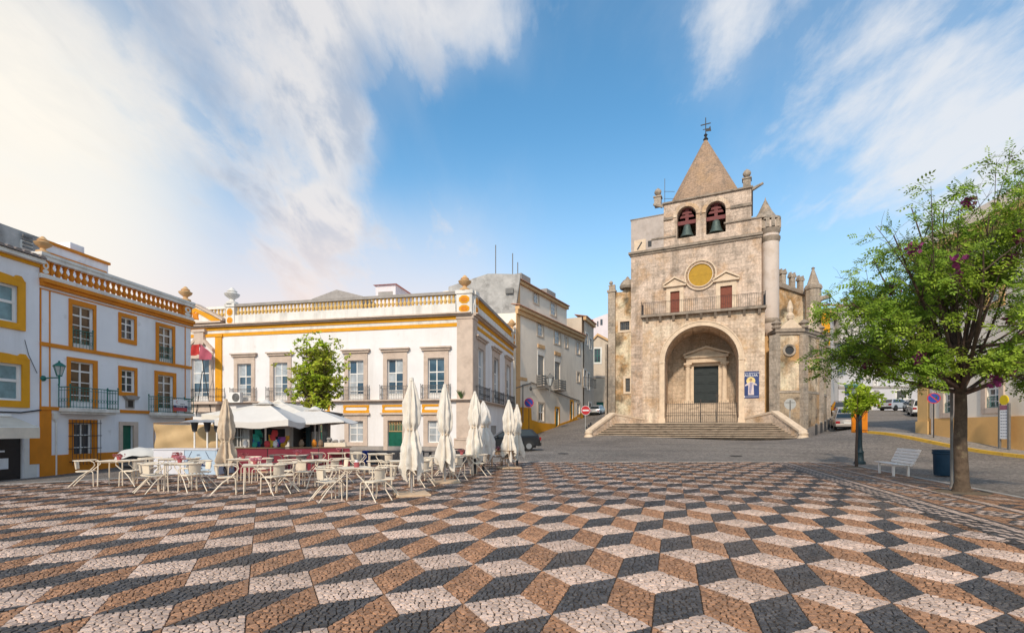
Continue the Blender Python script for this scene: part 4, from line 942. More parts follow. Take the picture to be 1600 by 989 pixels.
# ------------------------------------------------------------------ houses closing the side street
def street_end():
    Y = 92.0; F = Fr((945-800)/FPX*Y, Y, R(-8)); X, Z = F.x, F.z
    B = thing('gabled_house', 'old gabled stone house closing the side street, one dark upper window', 'house', F.w(0, 0, 4.5))
    a, b = X(921), X(958); zt = Z(940, 541)
    h = (X(928.5), X(938), Z(933, 566), Z(933, 545))
    d = (X(932), X(943), 3.8, Z(937, 628))
    k = MB(F); k.wall(a, b, 3, zt, [h, d], rev=.4); k.prism_y([(a, zt), (b+.6, zt), ((a+b)/2-.7, Z(935, 524))], 0, 6); k.box(a, b, .45, 9, 3, zt-.02); k.build('wall', M['plaster_beige'], B)
    k = MB(F)
    for s, xe in ((1, a-.4), (-1, b+.8)): k.prism_y([(xe, zt-.1), (xe, zt+.35), ((a+b)/2-.7, Z(935, 521)), ((a+b)/2-.7, Z(935, 524.5))][::-s], -.35, 6)
    k.build('roof_edge', M['trim_ochre'], B)
    w_ = surround(F, B, h[0]-.35, h[1]+.3, h[2]-.35, h[3]+.3, *h[:2], h[2], h[3], M['white_trim'], .06); sash(F, w_, *h[:2], h[2], h[3], .15, 2, (.5,), 'iron_green', 'glass', .1)
    k = MB(F); k.box(d[0], d[1], .2, .3, d[2], d[3]); k.build('gate', M['iron_green'], B)
    k = MB(F); k.box(a-3, b, -1.2, -.01, 3, Z(940, 589)) if False else k.box(a, b, -.12, -.01, Z(940, 590), Z(940, 587)); k.build('string_course', M['plinth'], B)
    Y = 110.0; F = Fr((925-800)/FPX*Y, Y, R(-8)); X, Z = F.x, F.z
    B = thing('pink_house', 'pale pink house with a red tiled roof above the side street', 'house', F.w(0, 0, 4))
    a, m, b = X(890), X(927), X(955)
    k = MB(F); k.box(a, m, .5, 9, 4, Z(900, 507)); k.prism_y([(m, 4), (b, 4), (b, Z(950, 513)), ((m+b)/2+1.2, Z(945, 490)), (m, Z(930, 498))], 0, 10); k.build('wall', M['plaster_pink'], B)
    k = MB(F); k.hexa([(a-2, -.4, Z(900, 507)), (m, -.4, Z(928, 505)), (m, -.2, Z(928, 504)), (a-2, -.2, Z(900, 505.5))], [(a-2, 6, Z(895, 493)), ((m+b)/2+1, 6, Z(940, 489)), ((m+b)/2+1, 6.2, Z(940, 488.3)), (a-2, 6.2, Z(895, 492))]); k.build('roof', M['tile_red'], B)
    k = MB(F); k.box(X(938), X(941.5), -.05, .02, Z(939, 508), Z(939, 499)); k.box(X(933), X(935), -.05, .02, Z(934, 510), Z(934, 502)); k.build('window', M['glass'], B)
    Y = 97.0; F = Fr((905-800)/FPX*Y, Y, R(-4)); X, Z = F.x, F.z
    B = thing('grey_house', 'weathered grey house rising behind the cream house roofs', 'house', F.w(0, 0, 4))
    k = MB(F); k.box(X(890), X(921), 0, 7, 4, Z(905, 507)); k.build('wall', M['plaster_old'], B)
    k = MB(F); k.box(X(889), X(922), -.3, 7.2, Z(905, 507)+.002, Z(905, 503.5)); k.build('roof', M['tile_old'], B)
    k = MB(F); k.box(X(909), X(911.5), -.04, .02, Z(910, 521), Z(910, 514)); k.build('window', M['glass'], B)
street_end()
# ------------------------------------------------------------------ church
def ashlar(name, col, mort, bw=1.1, bh=.42, stain=(.25, .2, .16), samt=.75, var=.10, warm=(.50, .30, .14), wamt=.65, seed=0.0, ws=.45, ss=.9, th=0.0):
    m = mat(name, col, .88, 0, 1, 0); nt = m.node_tree; N = nt.nodes; L = nt.links; b = N['Principled BSDF']
    tc = N.new('ShaderNodeTexCoord'); g = N.new('ShaderNodeNewGeometry')
    # wall coordinates: distance along the wall from position and normal, height
    sp = N.new('ShaderNodeSeparateXYZ'); L.new(tc.outputs['Object'], sp.inputs[0])
    sn = N.new('ShaderNodeSeparateXYZ'); L.new(g.outputs['True Normal'], sn.inputs[0])
    def ma(op, a, b_):
        n = N.new('ShaderNodeMath'); n.operation = op
        for i, x in enumerate((a, b_)):
            if isinstance(x, (int, float)): n.inputs[i].default_value = x
            else: L.new(x, n.inputs[i])
        return n.outputs[0]
    u = ma('SUBTRACT', ma('MULTIPLY', sp.outputs[1], sn.outputs[0]), ma('MULTIPLY', sp.outputs[0], sn.outputs[1]))
    cv = N.new('ShaderNodeCombineXYZ'); L.new(u, cv.inputs[0]); L.new(sp.outputs[2], cv.inputs[1])
    def noise(sc, det=5, vec=tc.outputs['Object'], w=seed):
        mp = N.new('ShaderNodeMapping'); mp.inputs['Location'].default_value = (w, w*.7, w*.3); L.new(vec, mp.inputs[0])
        n = N.new('ShaderNodeTexNoise'); n.inputs['Scale'].default_value = sc; n.inputs['Detail'].default_value = det; n.inputs['Roughness'].default_value = .65; L.new(mp.outputs[0], n.inputs[0]); return n.outputs[0]
    def mr(x, a, b_, c, d):
        n = N.new('ShaderNodeMapRange'); L.new(x, n.inputs[0])
        for i, q in enumerate((a, b_, c, d)): n.inputs[i+1].default_value = q
        return n.outputs[0]
    bk = N.new('ShaderNodeTexBrick'); L.new(cv.outputs[0], bk.inputs[0]); bk.inputs['Scale'].default_value = 1
    bk.inputs['Brick Width'].default_value = bw; bk.inputs['Row Height'].default_value = bh; bk.inputs['Mortar Size'].default_value = .013; bk.inputs['Mortar Smooth'].default_value = .3; bk.inputs['Bias'].default_value = 0
    bk.inputs['Color1'].default_value = (*[x*(1+var) for x in col], 1); bk.inputs['Color2'].default_value = (*[x*(1-var) for x in col], 1); bk.inputs['Mortar'].default_value = (*mort, 1)
    def mx(f, a, c, mode='MIX'):
        n = N.new('ShaderNodeMix'); n.data_type = 'RGBA'; n.blend_type = mode; L.new(f, n.inputs[0]); L.new(a, n.inputs[6]); n.inputs[7].default_value = (*c, 1); return n.outputs[2]
    cur = mx(mr(noise(.28, 8), .45, .7, 0, .85), bk.outputs[0], col)            # plastered over in places
    cur = mx(mr(noise(ws, 10, w=seed+4), .48-th, .62-th, 0, wamt), cur, warm)
    cur = mx(mr(noise(ss, 12, w=seed+9), .51-th, .66-th, 0, samt), cur, stain)
    cur = mx(mr(noise(.36, 12, w=seed+14), .52, .62, 0, .6), cur, tuple(min(.8, x*1.35) for x in col))
    mp = N.new('ShaderNodeMapping'); mp.inputs['Scale'].default_value = (1.3, 1.3, .11); L.new(tc.outputs['Object'], mp.inputs[0])
    cur = mx(mr(noise(.9, 8, mp.outputs[0], seed+20), .50, .70, 0, .6), cur, tuple(x*.75 for x in stain))     # runs of dirt down the wall
    hs = N.new('ShaderNodeHueSaturation'); L.new(cur, hs.inputs['Color']); L.new(mr(noise(5, 9), .3, .7, .70, 1.26), hs.inputs['Value'])
    L.new(hs.outputs[0], b.inputs['Base Color'])
    bp = N.new('ShaderNodeBump'); bp.inputs['Strength'].default_value = .5; bp.inputs['Distance'].default_value = .06
    L.new(ma('ADD', ma('MULTIPLY', bk.outputs['Fac'], -.6), noise(9, 8)), bp.inputs['Height']); L.new(bp.outputs[0], b.inputs['Normal'])
    return m
M['church_stone'] = ashlar('church_stone', (.575, .445, .355), (.27, .20, .15), warm=(.50,.31,.17), var=.16)
M['porch_stone'] = ashlar('porch_stone', (.65, .50, .38), (.36, .25, .18), var=.15, stain=(.30, .22, .16), samt=.5, seed=3.3)
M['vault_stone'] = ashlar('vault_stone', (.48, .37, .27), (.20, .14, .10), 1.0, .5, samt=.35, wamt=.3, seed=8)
M['spire_stone'] = ashlar('spire_stone', (.37, .245, .165), (.22, .17, .12), .5, .25, stain=(.20, .16, .13), samt=.5, wamt=.3, seed=5)
M['dark_stone'] = ashlar('dark_stone', (.40, .33, .265), (.2, .17, .14), .9, .4, stain=(.17, .15, .13), samt=.7, wamt=.2, seed=6)
M['stained_plaster'] = ashlar('stained_plaster', (.68, .53, .38), (.60, .46, .32), 3, 2, stain=(.13, .105, .07), samt=.95, warm=(.46, .25, .09), wamt=.9, var=.02, seed=27, ws=.42, ss=.5, th=.035)
M['chapel_base'] = ashlar('chapel_base', (.40, .31, .22), (.3, .22, .16), 1.0, .5, stain=(.09, .075, .06), samt=.95, warm=(.46, .26, .11), wamt=.8, seed=15, ws=.4, ss=.5)
M['turret_plaster'] = mat('turret_plaster', (.66, .55, .48), .88, .06, 1, .2, 14, stain=(.42, .30, .20), samt=.6, sscale=.6)
M['cornice_stone'] = mat('cornice_stone', (.30, .24, .19), .9, .22, 2.5, .5, 12, stain=(.10, .085, .07), samt=.85, sscale=1.1)
M['moulding_stone'] = mat('moulding_stone', (.68, .53, .39), .85, .12, 2, .3, 20, stain=(.42, .31, .22), samt=.5, sscale=1.3)
M['step_stone'] = mat('step_stone', (.52, .41, .31), .85, .16, 1.5, .35, 20, stain=(.17, .13, .10), samt=.75, sscale=1.4)
M['gate_iron'] = mat('gate_iron', (.055, .042, .036), .7, .2, 6)
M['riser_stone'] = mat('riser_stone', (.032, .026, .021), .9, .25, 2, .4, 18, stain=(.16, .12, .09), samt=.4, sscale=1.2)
M['ochre_wall'] = mat('ochre_wall', (.52, .32, .15), .9, .14, 1, .2, 15, stain=(.36, .2, .09), samt=.6, sscale=.8, streak=True)
M['clock_yellow'] = mat('clock_yellow', (.42, .235, .012), .6, .12, 3, .15, 20)
M['bronze'] = mat('bronze', (.085, .115, .105), .55, .2, 5, metal=.4)
M['bell_red'] = mat('bell_red', (.16, .035, .035), .6, .2, 5)
M['church_door'] = mat('church_door', (.017, .024, .026), .5, .2, 4)

CP = Fr((1195-800)/FPX*49, 49.0, R(-21.5))            # porch front: right corner, x negative to the left
CT = Fr((1190-800)/FPX*50.6, 50.6, R(-26))            # tower front
def pinnacle(F, x, y, z, s, mb):
    mb.box(x-.5*s, x+.5*s, y-.5*s, y+.5*s, z, z+1.3*s); mb.box(x-.62*s, x+.62*s, y-.62*s, y+.62*s, z+1.3*s, z+1.5*s)
    mb.lathe([(.22*s, z+1.5*s), (.2*s, z+1.7*s), (.5*s, z+2.0*s), (.56*s, z+2.3*s), (.4*s, z+2.6*s), (.12*s, z+2.8*s), (0, z+2.95*s)], x, y, 10)
def church():
    P = CP; T = CT; X = P.x; Z = P.z; rnd = random.Random(6)
    B = thing('church', 'old stone church with a great porch arch, bell openings and a pointed spire', 'church', P.w(-6, 0, 2.2))
    pw = X(1004); zp = 2.28; zbal = Z(1190, 479)                       # porch width (negative), platform, balcony level
    ax0, ax1 = X(1038.5), X(1154); acx = (ax0+ax1)/2; ar = (ax1-ax0)/2; zs = Z(1097, 509)-ar
    g0 = .2; AD = 4.6
    k = MB(P); k.arch_wall(pw, 0, g0, zbal-.25, ax0, ax1, zp, zs, AD, n=36)
    k.poly([(0, 0, g0), (0, AD+1, g0), (0, AD+1, zbal-.25), (0, 0, zbal-.25)]); k.poly([(pw, 0, g0), (pw, AD+1, g0), (pw, AD+1, zbal-.25), (pw, 0, zbal-.25)][::-1])
    k.poly([(pw, 0, zbal-.25), (0, 0, zbal-.25), (0, AD+1, zbal-.25), (pw, AD+1, zbal-.25)]); k.build('porch', M['porch_stone'], B)
    # archivolt mouldings round the arch and down its sides
    for r0, r1, y0, y1 in ((ar+.01, ar+.16, -.10, .03), (ar+.16, ar+.42, -.06, .03), (ar+.42, ar+.52, -.12, .03)):
        k = MB(P); n = 40; arc = [(-1, zp+1.2)]+[(math.cos(math.pi-math.pi*i/n), math.sin(math.pi*i/n)) for i in range(n+1)]
        pts = lambda r: [(acx-r, zp+1.0)]+[(acx-r*math.cos(math.pi*i/n), zs+r*math.sin(math.pi*i/n)) for i in range(n+1)]+[(acx+r, zp+1.0)]
        A_, C_ = pts(r0), pts(r1)
        for i in range(len(A_)-1): k.hexa([(A_[i][0], y1, A_[i][1]), (A_[i+1][0], y1, A_[i+1][1]), (C_[i+1][0], y1, C_[i+1][1]), (C_[i][0], y1, C_[i][1])], [(A_[i][0], y0, A_[i][1]), (A_[i+1][0], y0, A_[i+1][1]), (C_[i+1][0], y0, C_[i+1][1]), (C_[i][0], y0, C_[i][1])])
        k.build('archivolt', M['moulding_stone'], B, True)
    for x in (ax0-.28, ax1+.28):
        k = MB(P); k.box(x-.34, x+.34, -.22, .03, zp, zp+.55); k.box(x-.26, x+.26, -.17, .03, zp+.551, zp+1.0); k.build('column_base', M['moulding_stone'], B)
        k = MB(P); k.box(x-.30, x+.30, -.14, .02, zs-.12, zs+.06); k.build('impost', M['moulding_stone'], B)
    # back wall of the porch with the portal
    zf = 4.55; dx0, dx1 = P.x(1084, AD), P.x(1122.5, AD); dz1 = P.z(1103, 572, AD)
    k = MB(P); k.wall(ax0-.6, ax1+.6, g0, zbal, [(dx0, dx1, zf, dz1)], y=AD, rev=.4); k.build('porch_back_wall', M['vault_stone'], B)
    k = MB(P); d = dx1-dx0
    k.box(dx0, dx1, AD+.25, AD+.33, zf, dz1)
    for q in range(2):
        for r_ in range(4): xx = dx0+d*q/2; zz = zf+(dz1-zf)*r_/4; k.box(xx+.14, xx+d/2-.14, AD+.2, AD+.251, zz+.12, zz+(dz1-zf)/4-.12); k.box(xx+.34, xx+d/2-.34, AD+.15, AD+.201, zz+.3, zz+(dz1-zf)/4-.3)
    k.box((dx0+dx1)/2-.05, (dx0+dx1)/2+.05, AD+.17, AD+.252, zf, dz1); k.build('portal_door', M['church_door'], B)
    xl, xr = P.x(1072.5, AD), P.x(1134.5, AD); ze0 = P.z(1103, 567.5, AD); ze1 = P.z(1103, 556, AD)
    k = MB(P); k.box(dx0-.42, dx0, AD-.18, AD+.02, zf, dz1+.35); k.box(dx1, dx1+.42, AD-.18, AD+.02, zf, dz1+.35); k.box(dx0, dx1, AD-.18, AD+.02, dz1, dz1+.35); k.build('portal_frame', M['moulding_stone'], B)
    for xc in ((xl+dx0-.42)/2-.02, (xr+dx1+.42)/2+.02):
        k = MB(P); k.box(xc-.42, xc+.42, AD-.75, AD, zf, zf+.3); k.lathe([(.36, zf+.3), (.33, zf+.45), (.31, zf+.5), (.26, dz1-.05), (.36, dz1), (.38, dz1+.15)], xc, AD-.36, 14); k.box(xc-.42, xc+.42, AD-.75, AD, dz1+.15, dz1+.35); k.build('column', M['moulding_stone'], B, True)
    k = MB(P); k.box(xl, xr, AD-.72, AD+.02, dz1+.352, ze1-.28); k.box(xl-.2, xr+.2, AD-.92, AD+.02, ze1-.279, ze1); zap = P.z(1103, 542, AD); xm = (xl+xr)/2
    k.prism_y([(xl-.1, ze1), (xr+.1, ze1), (xm, zap-.22)], AD-.6, AD)
    for s, xe in ((-1, xl-.3), (1, xr+.3)): k.prism_y([(xe, ze1+.001), (xe, ze1+.2), (xm, zap), (xm, zap-.24)][::s], AD-.95, AD)
    k.build('portal_pediment', M['moulding_stone'], B)
    # inner steps and side walls behind the gate
    for i in range(12):
        z1 = zp+(zf-zp)*(i+1)/12; k = MB(P); k.box(ax0+.02, ax1-.02, .9+i*.27, AD, zp-.1+i*.001, z1); k.build('inner_step', M['step_stone'], B)
    k = MB(P); sg = zp+2.2; n = 34
    for i in range(n+1):
        x = ax0+.15+(ax1-ax0-.3)*i/n; k.tube([(x, .35, zp+.08), (x, .35, sg+(.16 if i % 2 else 0))], .015, 4, cap=False)
    for zz in (zp+.12, zp+1.1, sg-.2): k.box(ax0+.1, ax1-.1, .33, .37, zz, zz+.05)
    for px in (1038.5+58, 1120): pass
    for t in (.5, .72): x = ax0+(ax1-ax0)*t; k.box(x-.05, x+.05, .31, .39, zp, sg+.3)
    x = ax0+(ax1-ax0)*.72; k.box(x-.03, x+.03, .32, .38, sg, sg+1.0); k.box(x-.2, x+.2, .33, .37, sg+.62, sg+.68); k.build('gate', M['gate_iron'], B)
    # poster on the porch
    a, b, c, d = X(1161), X(1186), Z(1173, 622), Z(1173, 580)
    t = thing('poster', 'blue church poster with a haloed robed figure and white lettering', 'poster', P.w((a+b)/2, -.03, c))
    k = MB(P); k.box(a, b, -.04, -.004, c, d); k.build('panel', M['poster_blue'], t)
    def disc(cx, cz, rx, rz, y, m, name, n=18, parent=t):
        q = MB(P); q.prism_y([(cx+rx*math.cos(2*math.pi*i/n), cz+rz*math.sin(2*math.pi*i/n)) for i in range(n)], y, y+.003); q.build(name, m, parent)
    w_, h = b-a, d-c; xm = (a+b)/2-.02
    disc(xm, c+h*.64, w_*.28, w_*.28, -.046, M['halo'], 'halo'); 
    k = MB(P); k.prism_y([(xm-w_*.17, c+h*.12), (xm+w_*.20, c+h*.12), (xm+w_*.17, c+h*.50), (xm+w_*.40, c+h*.46), (xm+w_*.36, c+h*.52), (xm+w_*.12, c+h*.60), (xm-w_*.08, c+h*.60), (xm-w_*.36, c+h*.50), (xm-w_*.38, c+h*.45), (xm-w_*.16, c+h*.48)], -.052, -.047); k.build('robe', M['robe'], t)
    k = MB(P); k.prism_y([(xm-w_*.12, c+h*.2), (xm+.0, c+h*.16), (xm+w_*.12, c+h*.58), (xm-w_*.06, c+h*.58)], -.056, -.0525); k.build('sash_cloth', M['robe_blue'], t)
    disc(xm, c+h*.66, w_*.07, w_*.10, -.058, M['skin'], 'head'); disc(xm, c+h*.685, w_*.085, w_*.085, -.0545, M['dark_wood'], 'hair')
    text('CRISTO RESSUSCITOU', P, (a+b)/2, d-h*.075, -.044, h*.062, M['banner_white'], t, sx=.95); text('ALELUIA', P, (a+b)/2, d-h*.16, -.044, h*.13, M['banner_white'], t, sx=.9)
    k = MB(P); k.box(a+w_*.14, b-w_*.05, -.045, -.041, c+h*.055, c+h*.065); k.build('caption_line', M['banner_white'], t); disc(a+w_*.08, c+h*.06, w_*.05, w_*.05, -.046, M['banner_white'], 'emblem')
    # balcony slab and railing
    k = MB(P); k.box(pw-.15, .12, -.55, 1.2, zbal-.24, zbal); k.build('balcony_slab', M['cornice_stone'], B)
    for i in range(9):
        x = pw+.5+(-pw-1)*i/8; k = MB(P); k.prism_x([(-.5, zbal-.242), (0, zbal-.242), (0, zbal-.8), (-.12, zbal-.75)], x-.13, x+.13); k.build('corbel', M['cornice_stone'], B)
    railing(P, B, pw-.05, .02, 1.2, -.45, zbal, zbal+1.3, M['iron'], .2, scroll=False)
    # tower
    X, Z = T.x, T.z; tw = X(986); zc = Z(1189, 366.5); y0 = 0
    TD = 8.0
    h1 = (X(1047.5), X(1062), zbal, Z(1055, 455.5)); h2 = (X(1125.5), X(1144), zbal, Z(1135, 447))
    k = MB(T); cxo, czo = X(1094.5), Z(1094.5, 430); ro = (X(1113)-X(1075))/2
    xs = X(1009); k.wall(tw, 0, zbal-.6, zc, [h1, h2], rev=.3); k.wall(tw, xs, g0, zbal-.6); k.box(tw, 0, .35, TD, zbal-.2, zc-.03); k.box(tw+.01, xs-.3, .02, TD, g0, zbal-.2); k.poly([(tw, 0, g0), (tw, .35, g0), (tw, .35, zc), (tw, 0, zc)]); k.build('tower', M['church_stone'], B)
    k = MB(T); k.box(tw-.25, .12, -.28, .4, zc-.06, zc+.18); k.box(tw-.12, .06, -.14, .3, zc-.28, zc-.062); k.build('tower_cornice', M['cornice_stone'], B)
    # round window, yellow disc
    for r0, r1, out, mm in ((ro*1.0, ro*1.26, .10, 'cornice_stone'), (ro*1.22, ro*1.33, .2, 'moulding_stone'), (ro*.98, ro*1.05, .16, 'moulding_stone')):
        k = MB(T); n = 40
        for i in range(n):
            p = [(cxo+r*math.cos(t), czo+r*math.sin(t)) for t in (2*math.pi*i/n, 2*math.pi*(i+1)/n) for r in (r0, r1)]
            q = [p[0], p[1], p[3], p[2]]; k.hexa([(x, .02, z) for x, z in q], [(x, -out, z) for x, z in q])
        k.build('round_frame', M[mm], B)
    for i in range(24):
        t0, t1 = 2*math.pi*(i+.08)/24, 2*math.pi*(i+.92)/24; k = MB(T); q = [(cxo+r*math.cos(t), czo+r*math.sin(t)) for r, t in ((ro*1.06, t0), (ro*1.215, t0), (ro*1.215, t1), (ro*1.06, t1))]
        k.hexa([(x, .0, z) for x, z in q], [(x, -.13, z) for x, z in q]); k.build('voussoir', M['spire_stone'], B)
    k = MB(T); k.prism_y([(cxo+ro*math.cos(2*math.pi*i/32), czo+ro*math.sin(2*math.pi*i/32)) for i in range(32)], -.05, 0); k.box(cxo-.025, cxo+.025, -.06, -.05, czo-ro*.97, czo+ro*.97); k.box(cxo-ro*.97, cxo+ro*.97, -.061, -.05, czo-.02, czo+.02); k.build('round_window', M['clock_yellow'], B)
    # balcony doors with pediments
    for (a, b, c, d) in (h1, h2):
        w_ = surround(T, B, a-.42, b+.42, c, d+.5, a, b, c, d, M['moulding_stone'], .12, 'door', bottom=False)
        k = MB(T); k.box(a, b, .1, .16, c, d)
        for q in range(2):
            for r_ in range(3): xx = a+(b-a)*q/2; zz = c+(d-c)*r_/3; k.box(xx+.08, xx+(b-a)/2-.08, .07, .101, zz+.1, zz+(d-c)/3-.1)
        k.build('door_leaf', M['red_wood'], w_)
        k = MB(T); m_ = (a+b)/2; k.box(a-.7, b+.7, -.35, .02, d+.5, d+.68); k.prism_y([(a-.6, d+.68), (b+.6, d+.68), (m_, d+1.35)], -.2, .02)
        for s, xe in ((-1, a-.75), (1, b+.75)): k.prism_y([(xe, d+.681), (xe, d+.84), (m_, d+1.6), (m_, d+1.4)][::s], -.38, .02)
        k.build('door_pediment', M['moulding_stone'], w_)
    # belfry
    bx0, bx1 = X(1037), X(1174); zb = Z(1174, 293.5); ya = 0.05
    A = []
    for l, r, crown, bot in ((1058, 1087.5, 323, 371), (1103, 1134, 315, 364.5)):
        a, b = X(l, ya), X(r, ya); zz = Z((l+r)/2, crown, ya)-(b-a)/2; A.append((a, b, Z((l+r)/2, bot, ya), zz))
    xmid = (A[0][1]+A[1][0])/2; k = MB(T); BD = 7.4
    k.arch_wall(bx0, xmid, zc+.17, zb, A[0][0], A[0][1], A[0][2], A[0][3], 1.0, ya); k.arch_wall(xmid, bx1, zc+.17, zb, A[1][0], A[1][1], A[1][2], A[1][3], 1.0, ya)
    k.poly([(bx1, ya, zc), (bx1, ya+BD, zc), (bx1, ya+BD, zb), (bx1, ya, zb)]); k.poly([(bx0, ya, zc), (bx0, ya, zb), (bx0, ya+BD, zb), (bx0, ya+BD, zc)])
    # back wall open to the sky behind the bells, inner floor and ceiling
    q0, q1 = A[0][0]+1.1, A[1][1]-.0
    k.arch_wall(bx0, xmid+.4, zc+.17, zb, A[0][0]+1.6, A[0][1]+1.0, A[0][2]-.2, A[0][2]+1.3, .6, ya+BD-.6); k.arch_wall(xmid+.4, bx1, zc+.17, zb, A[1][0]+2.2, A[1][1]+1.4, A[1][2]-.2, A[1][2]+1.2, .6, ya+BD-.6)
    k.poly([(bx0, ya, zb), (bx1, ya, zb), (bx1, ya+BD, zb), (bx0, ya+BD, zb)]); k.build('belfry', M['church_stone'], B)
    for a, b, c, s_ in A:
        k = MB(T); r = (b-a)/2; m_ = (a+b)/2; n = 20
        for i in range(n):
            q = [(m_-rr*math.cos(t), s_+rr*math.sin(t)) for t in (math.pi*i/n, math.pi*(i+1)/n) for rr in (r+.02, r+.42)]; q = [q[0], q[1], q[3], q[2]]
            k.hexa([(x, ya+.02, z) for x, z in q], [(x, ya-.09, z) for x, z in q])
        k.build('bell_arch', M['porch_stone'], B)
    z_i = A[0][3]-.05
    for a, b in ((bx0, A[0][0]-.45), (A[0][1]+.45, A[1][0]-.45), (A[1][1]+.45, bx1+.05)): k = MB(T); k.box(a, b, ya-.16, ya+.02, z_i-.1, z_i+.18); k.build('impost_band', M['cornice_stone'], B)
    k = MB(T); k.box(bx0-.15, bx1+.15, ya-.2, ya+BD+.2, zb, zb+.16); k.build('belfry_cornice', M['cornice_stone'], B)
    for i, (a, b, c, s_) in enumerate(A):
        m_ = (a+b)/2; r = (b-a)/2; zz = c+(s_-c)*.62+.1; t = thing('bell', 'green bronze church bell hung in the %s arch of the belfry' % ('left' if i == 0 else 'right'), 'bell', T.w(m_, ya+.55, c+.1), 'bells in the belfry arches')
        k = MB(T); hb = min(2.0, zz-c-.15); rb = r*.74; k.lathe([(rb, c+.22), (rb*.98, c+.30), (rb*.72, c+.22+hb*.35), (rb*.55, c+.22+hb*.7), (rb*.5, c+.22+hb*.85), (rb*.3, c+.22+hb*.95), (.08, zz)], m_, ya+.55, 16); k.build('bell_body', M['bronze'], t, True)
        k = MB(T); k.box(a+.02, b-.02, ya+.4, ya+.7, zz, zz+.42); k.m = 0
        k.prism_y([(m_-.16, zz+.42), (m_+.16, zz+.42), (m_+.2, zz+1.9), (m_-.2, zz+1.9)], ya+.46, ya+.64)
        for zq, ww in ((.75, .78), (1.15, .55), (1.6, .72)): k.prism_y([(m_-r*ww, zz+zq), (m_+r*ww, zz+zq), (m_+r*ww*.8, zz+zq+.26), (m_-r*ww*.8, zz+zq+.26)], ya+.44, ya+.66)
        k.build('bell_yoke', M['bell_red'], t)
    # blocks beside the belfry
    zlw = Z(986, 345); zrw = Z(1189, 340.5)
    k = MB(T); k.box(tw, bx0-.002, .02, 4.5, zc+.18, zlw); k.build('tower_block', M['plaster_old_warm'], B)
    k = MB(T); k.box(tw-.08, bx0-.003, -.03, 4.55, zlw, zlw+.1); k.build('block_coping', M['cornice_stone'], B)
    k = MB(T); k.box(bx1+.002, 0, .02, 3.5, zc+.18, zrw); k.build('tower_block', M['church_stone'], B)
    k = MB(T); k.box(X(1131), .08, -.10, 3.55, zrw, zrw+.15) ; k.build('block_coping', M['cornice_stone'], B)
    k = MB(T); k.box(X(1018), X(1056), -.06, .05, Z(1030, 374), Z(1030, 371.5)); k.build('block_coping', M['cornice_stone'], B)
    a, b, c, d = X(991), X(1009), Z(1000, 393), Z(1000, 375); k = MB(T); k.box(a, b, -.05, .02, c, d); k.build('sundial', M['moulding_stone'], B)
    k = MB(T); m_ = (a+b)/2; k.M = Matrix.Translation((m_, -.08, (c+d)/2)) @ Matrix.Rotation(R(32), 4, 'Y'); k.box(-.06, .06, -.03, .03, -.5, .42); k.M = None; k.build('sundial_hand', M['iron'], B)
    k = MB(T); k.box(X(1012.5), X(1018), -.02, .3, Z(1015, 385.5), Z(1015, 376.5)); k.build('small_opening', M['iron'], B)
    for px, nm in ((1028, 0), (1167, 1)):
        k = MB(T); x = X(px, 0.6); zz = zb+.16; pinnacle(T, x, .6, zz, .72 if nm == 0 else .74, k); k.build('pinnacle', M['dark_stone'], B, True)
    for x, s in ((bx0-.1, -1), (bx1+.1, 1)):
        k = MB(T); k.tube([(x, .1, zb-.15), (x+s*1.0, -.2, zb+.15)], [.2, .12], 6); k.build('gargoyle', M['dark_stone'], B)
    k = MB(T); x = X(1033)
    for zz in (.7, 1.5): k.tube([(x+.3, .1, zb+zz), (X(1054, 1.2), 1.2, zb+zz+.25)], .025, 4)
    k.tube([(x+.35, .3, zb), (x+.35, .3, zb+3.0)], .03, 4); k.build('handrail', M['iron_grey'], B)
    # spire
    sx0, sx1 = X(1049, .9), X(1151, .6); cy = ya+.3+(sx1-sx0)/2*1.14; cx = (sx0+sx1)/2; za = T.z(1098.5, 216.5, cy); hw = (sx1-sx0)/2*1.14; ch = hw*.30
    base = [(cx-hw, cy-hw+ch), (cx-hw+ch, cy-hw), (cx+hw-ch, cy-hw), (cx+hw, cy-hw+ch), (cx+hw, cy+hw-ch), (cx+hw-ch, cy+hw), (cx-hw+ch, cy+hw), (cx-hw, cy+hw-ch)]
    k = MB(T); n = 8; ring = []
    for t in (0, .25, .5, .75, .985): ring.append([k.P(x+(cx-x)*t, y+(cy-y)*t, zb+.1+(za-zb-.1)*t) for x, y in base])
    for A_, C_ in zip(ring, ring[1:]):
        for i in range(n): k.face(A_[i], A_[(i+1) % n], C_[(i+1) % n], C_[i])
    k.face(*ring[-1]); k.build('spire', M['spire_stone'], B)
    k = MB(T); k.lathe([(.2, za-.35), (.3, za-.2), (.16, za), (.1, za+.1), (.22, za+.3), (0, za+.55)], cx, cy, 8)
    k.tube([(cx, cy, za+.3), (cx, cy, za+2.3)], .05, 5); k.box(cx-.55, cx+.55, cy-.03, cy+.03, za+1.5, za+1.6); k.box(cx-.3, cx+.3, cy-.02, cy+.02, za+.95, za+1.02)
    k.prism_y([(cx+.04, za+.7), (cx+.6, za+.62), (cx+.5, za+1.25), (cx+.3, za+.95), (cx+.04, za+.95)], cy-.02, cy+.02); k.build('weather_cross', M['iron'], B)
    # round stair turret at the right corner of the tower
    rx = X(1203.5, .9); rr = (X(1217.5, .9)-X(1190, .9))/2*1.02; zq = Z(1203, 504, .9); zt1 = Z(1203, 375.5, .9); zt2 = Z(1203, 348, .9); zap = Z(1192, 312, .9); y = .9
    k = MB(T); k.lathe([(rr*.15, zq-2.2), (rr*.6, zq-1.2), (rr, zq-.5), (rr, zt2)], rx, y, 20); k.build('stair_turret', M['turret_plaster'], B, True)
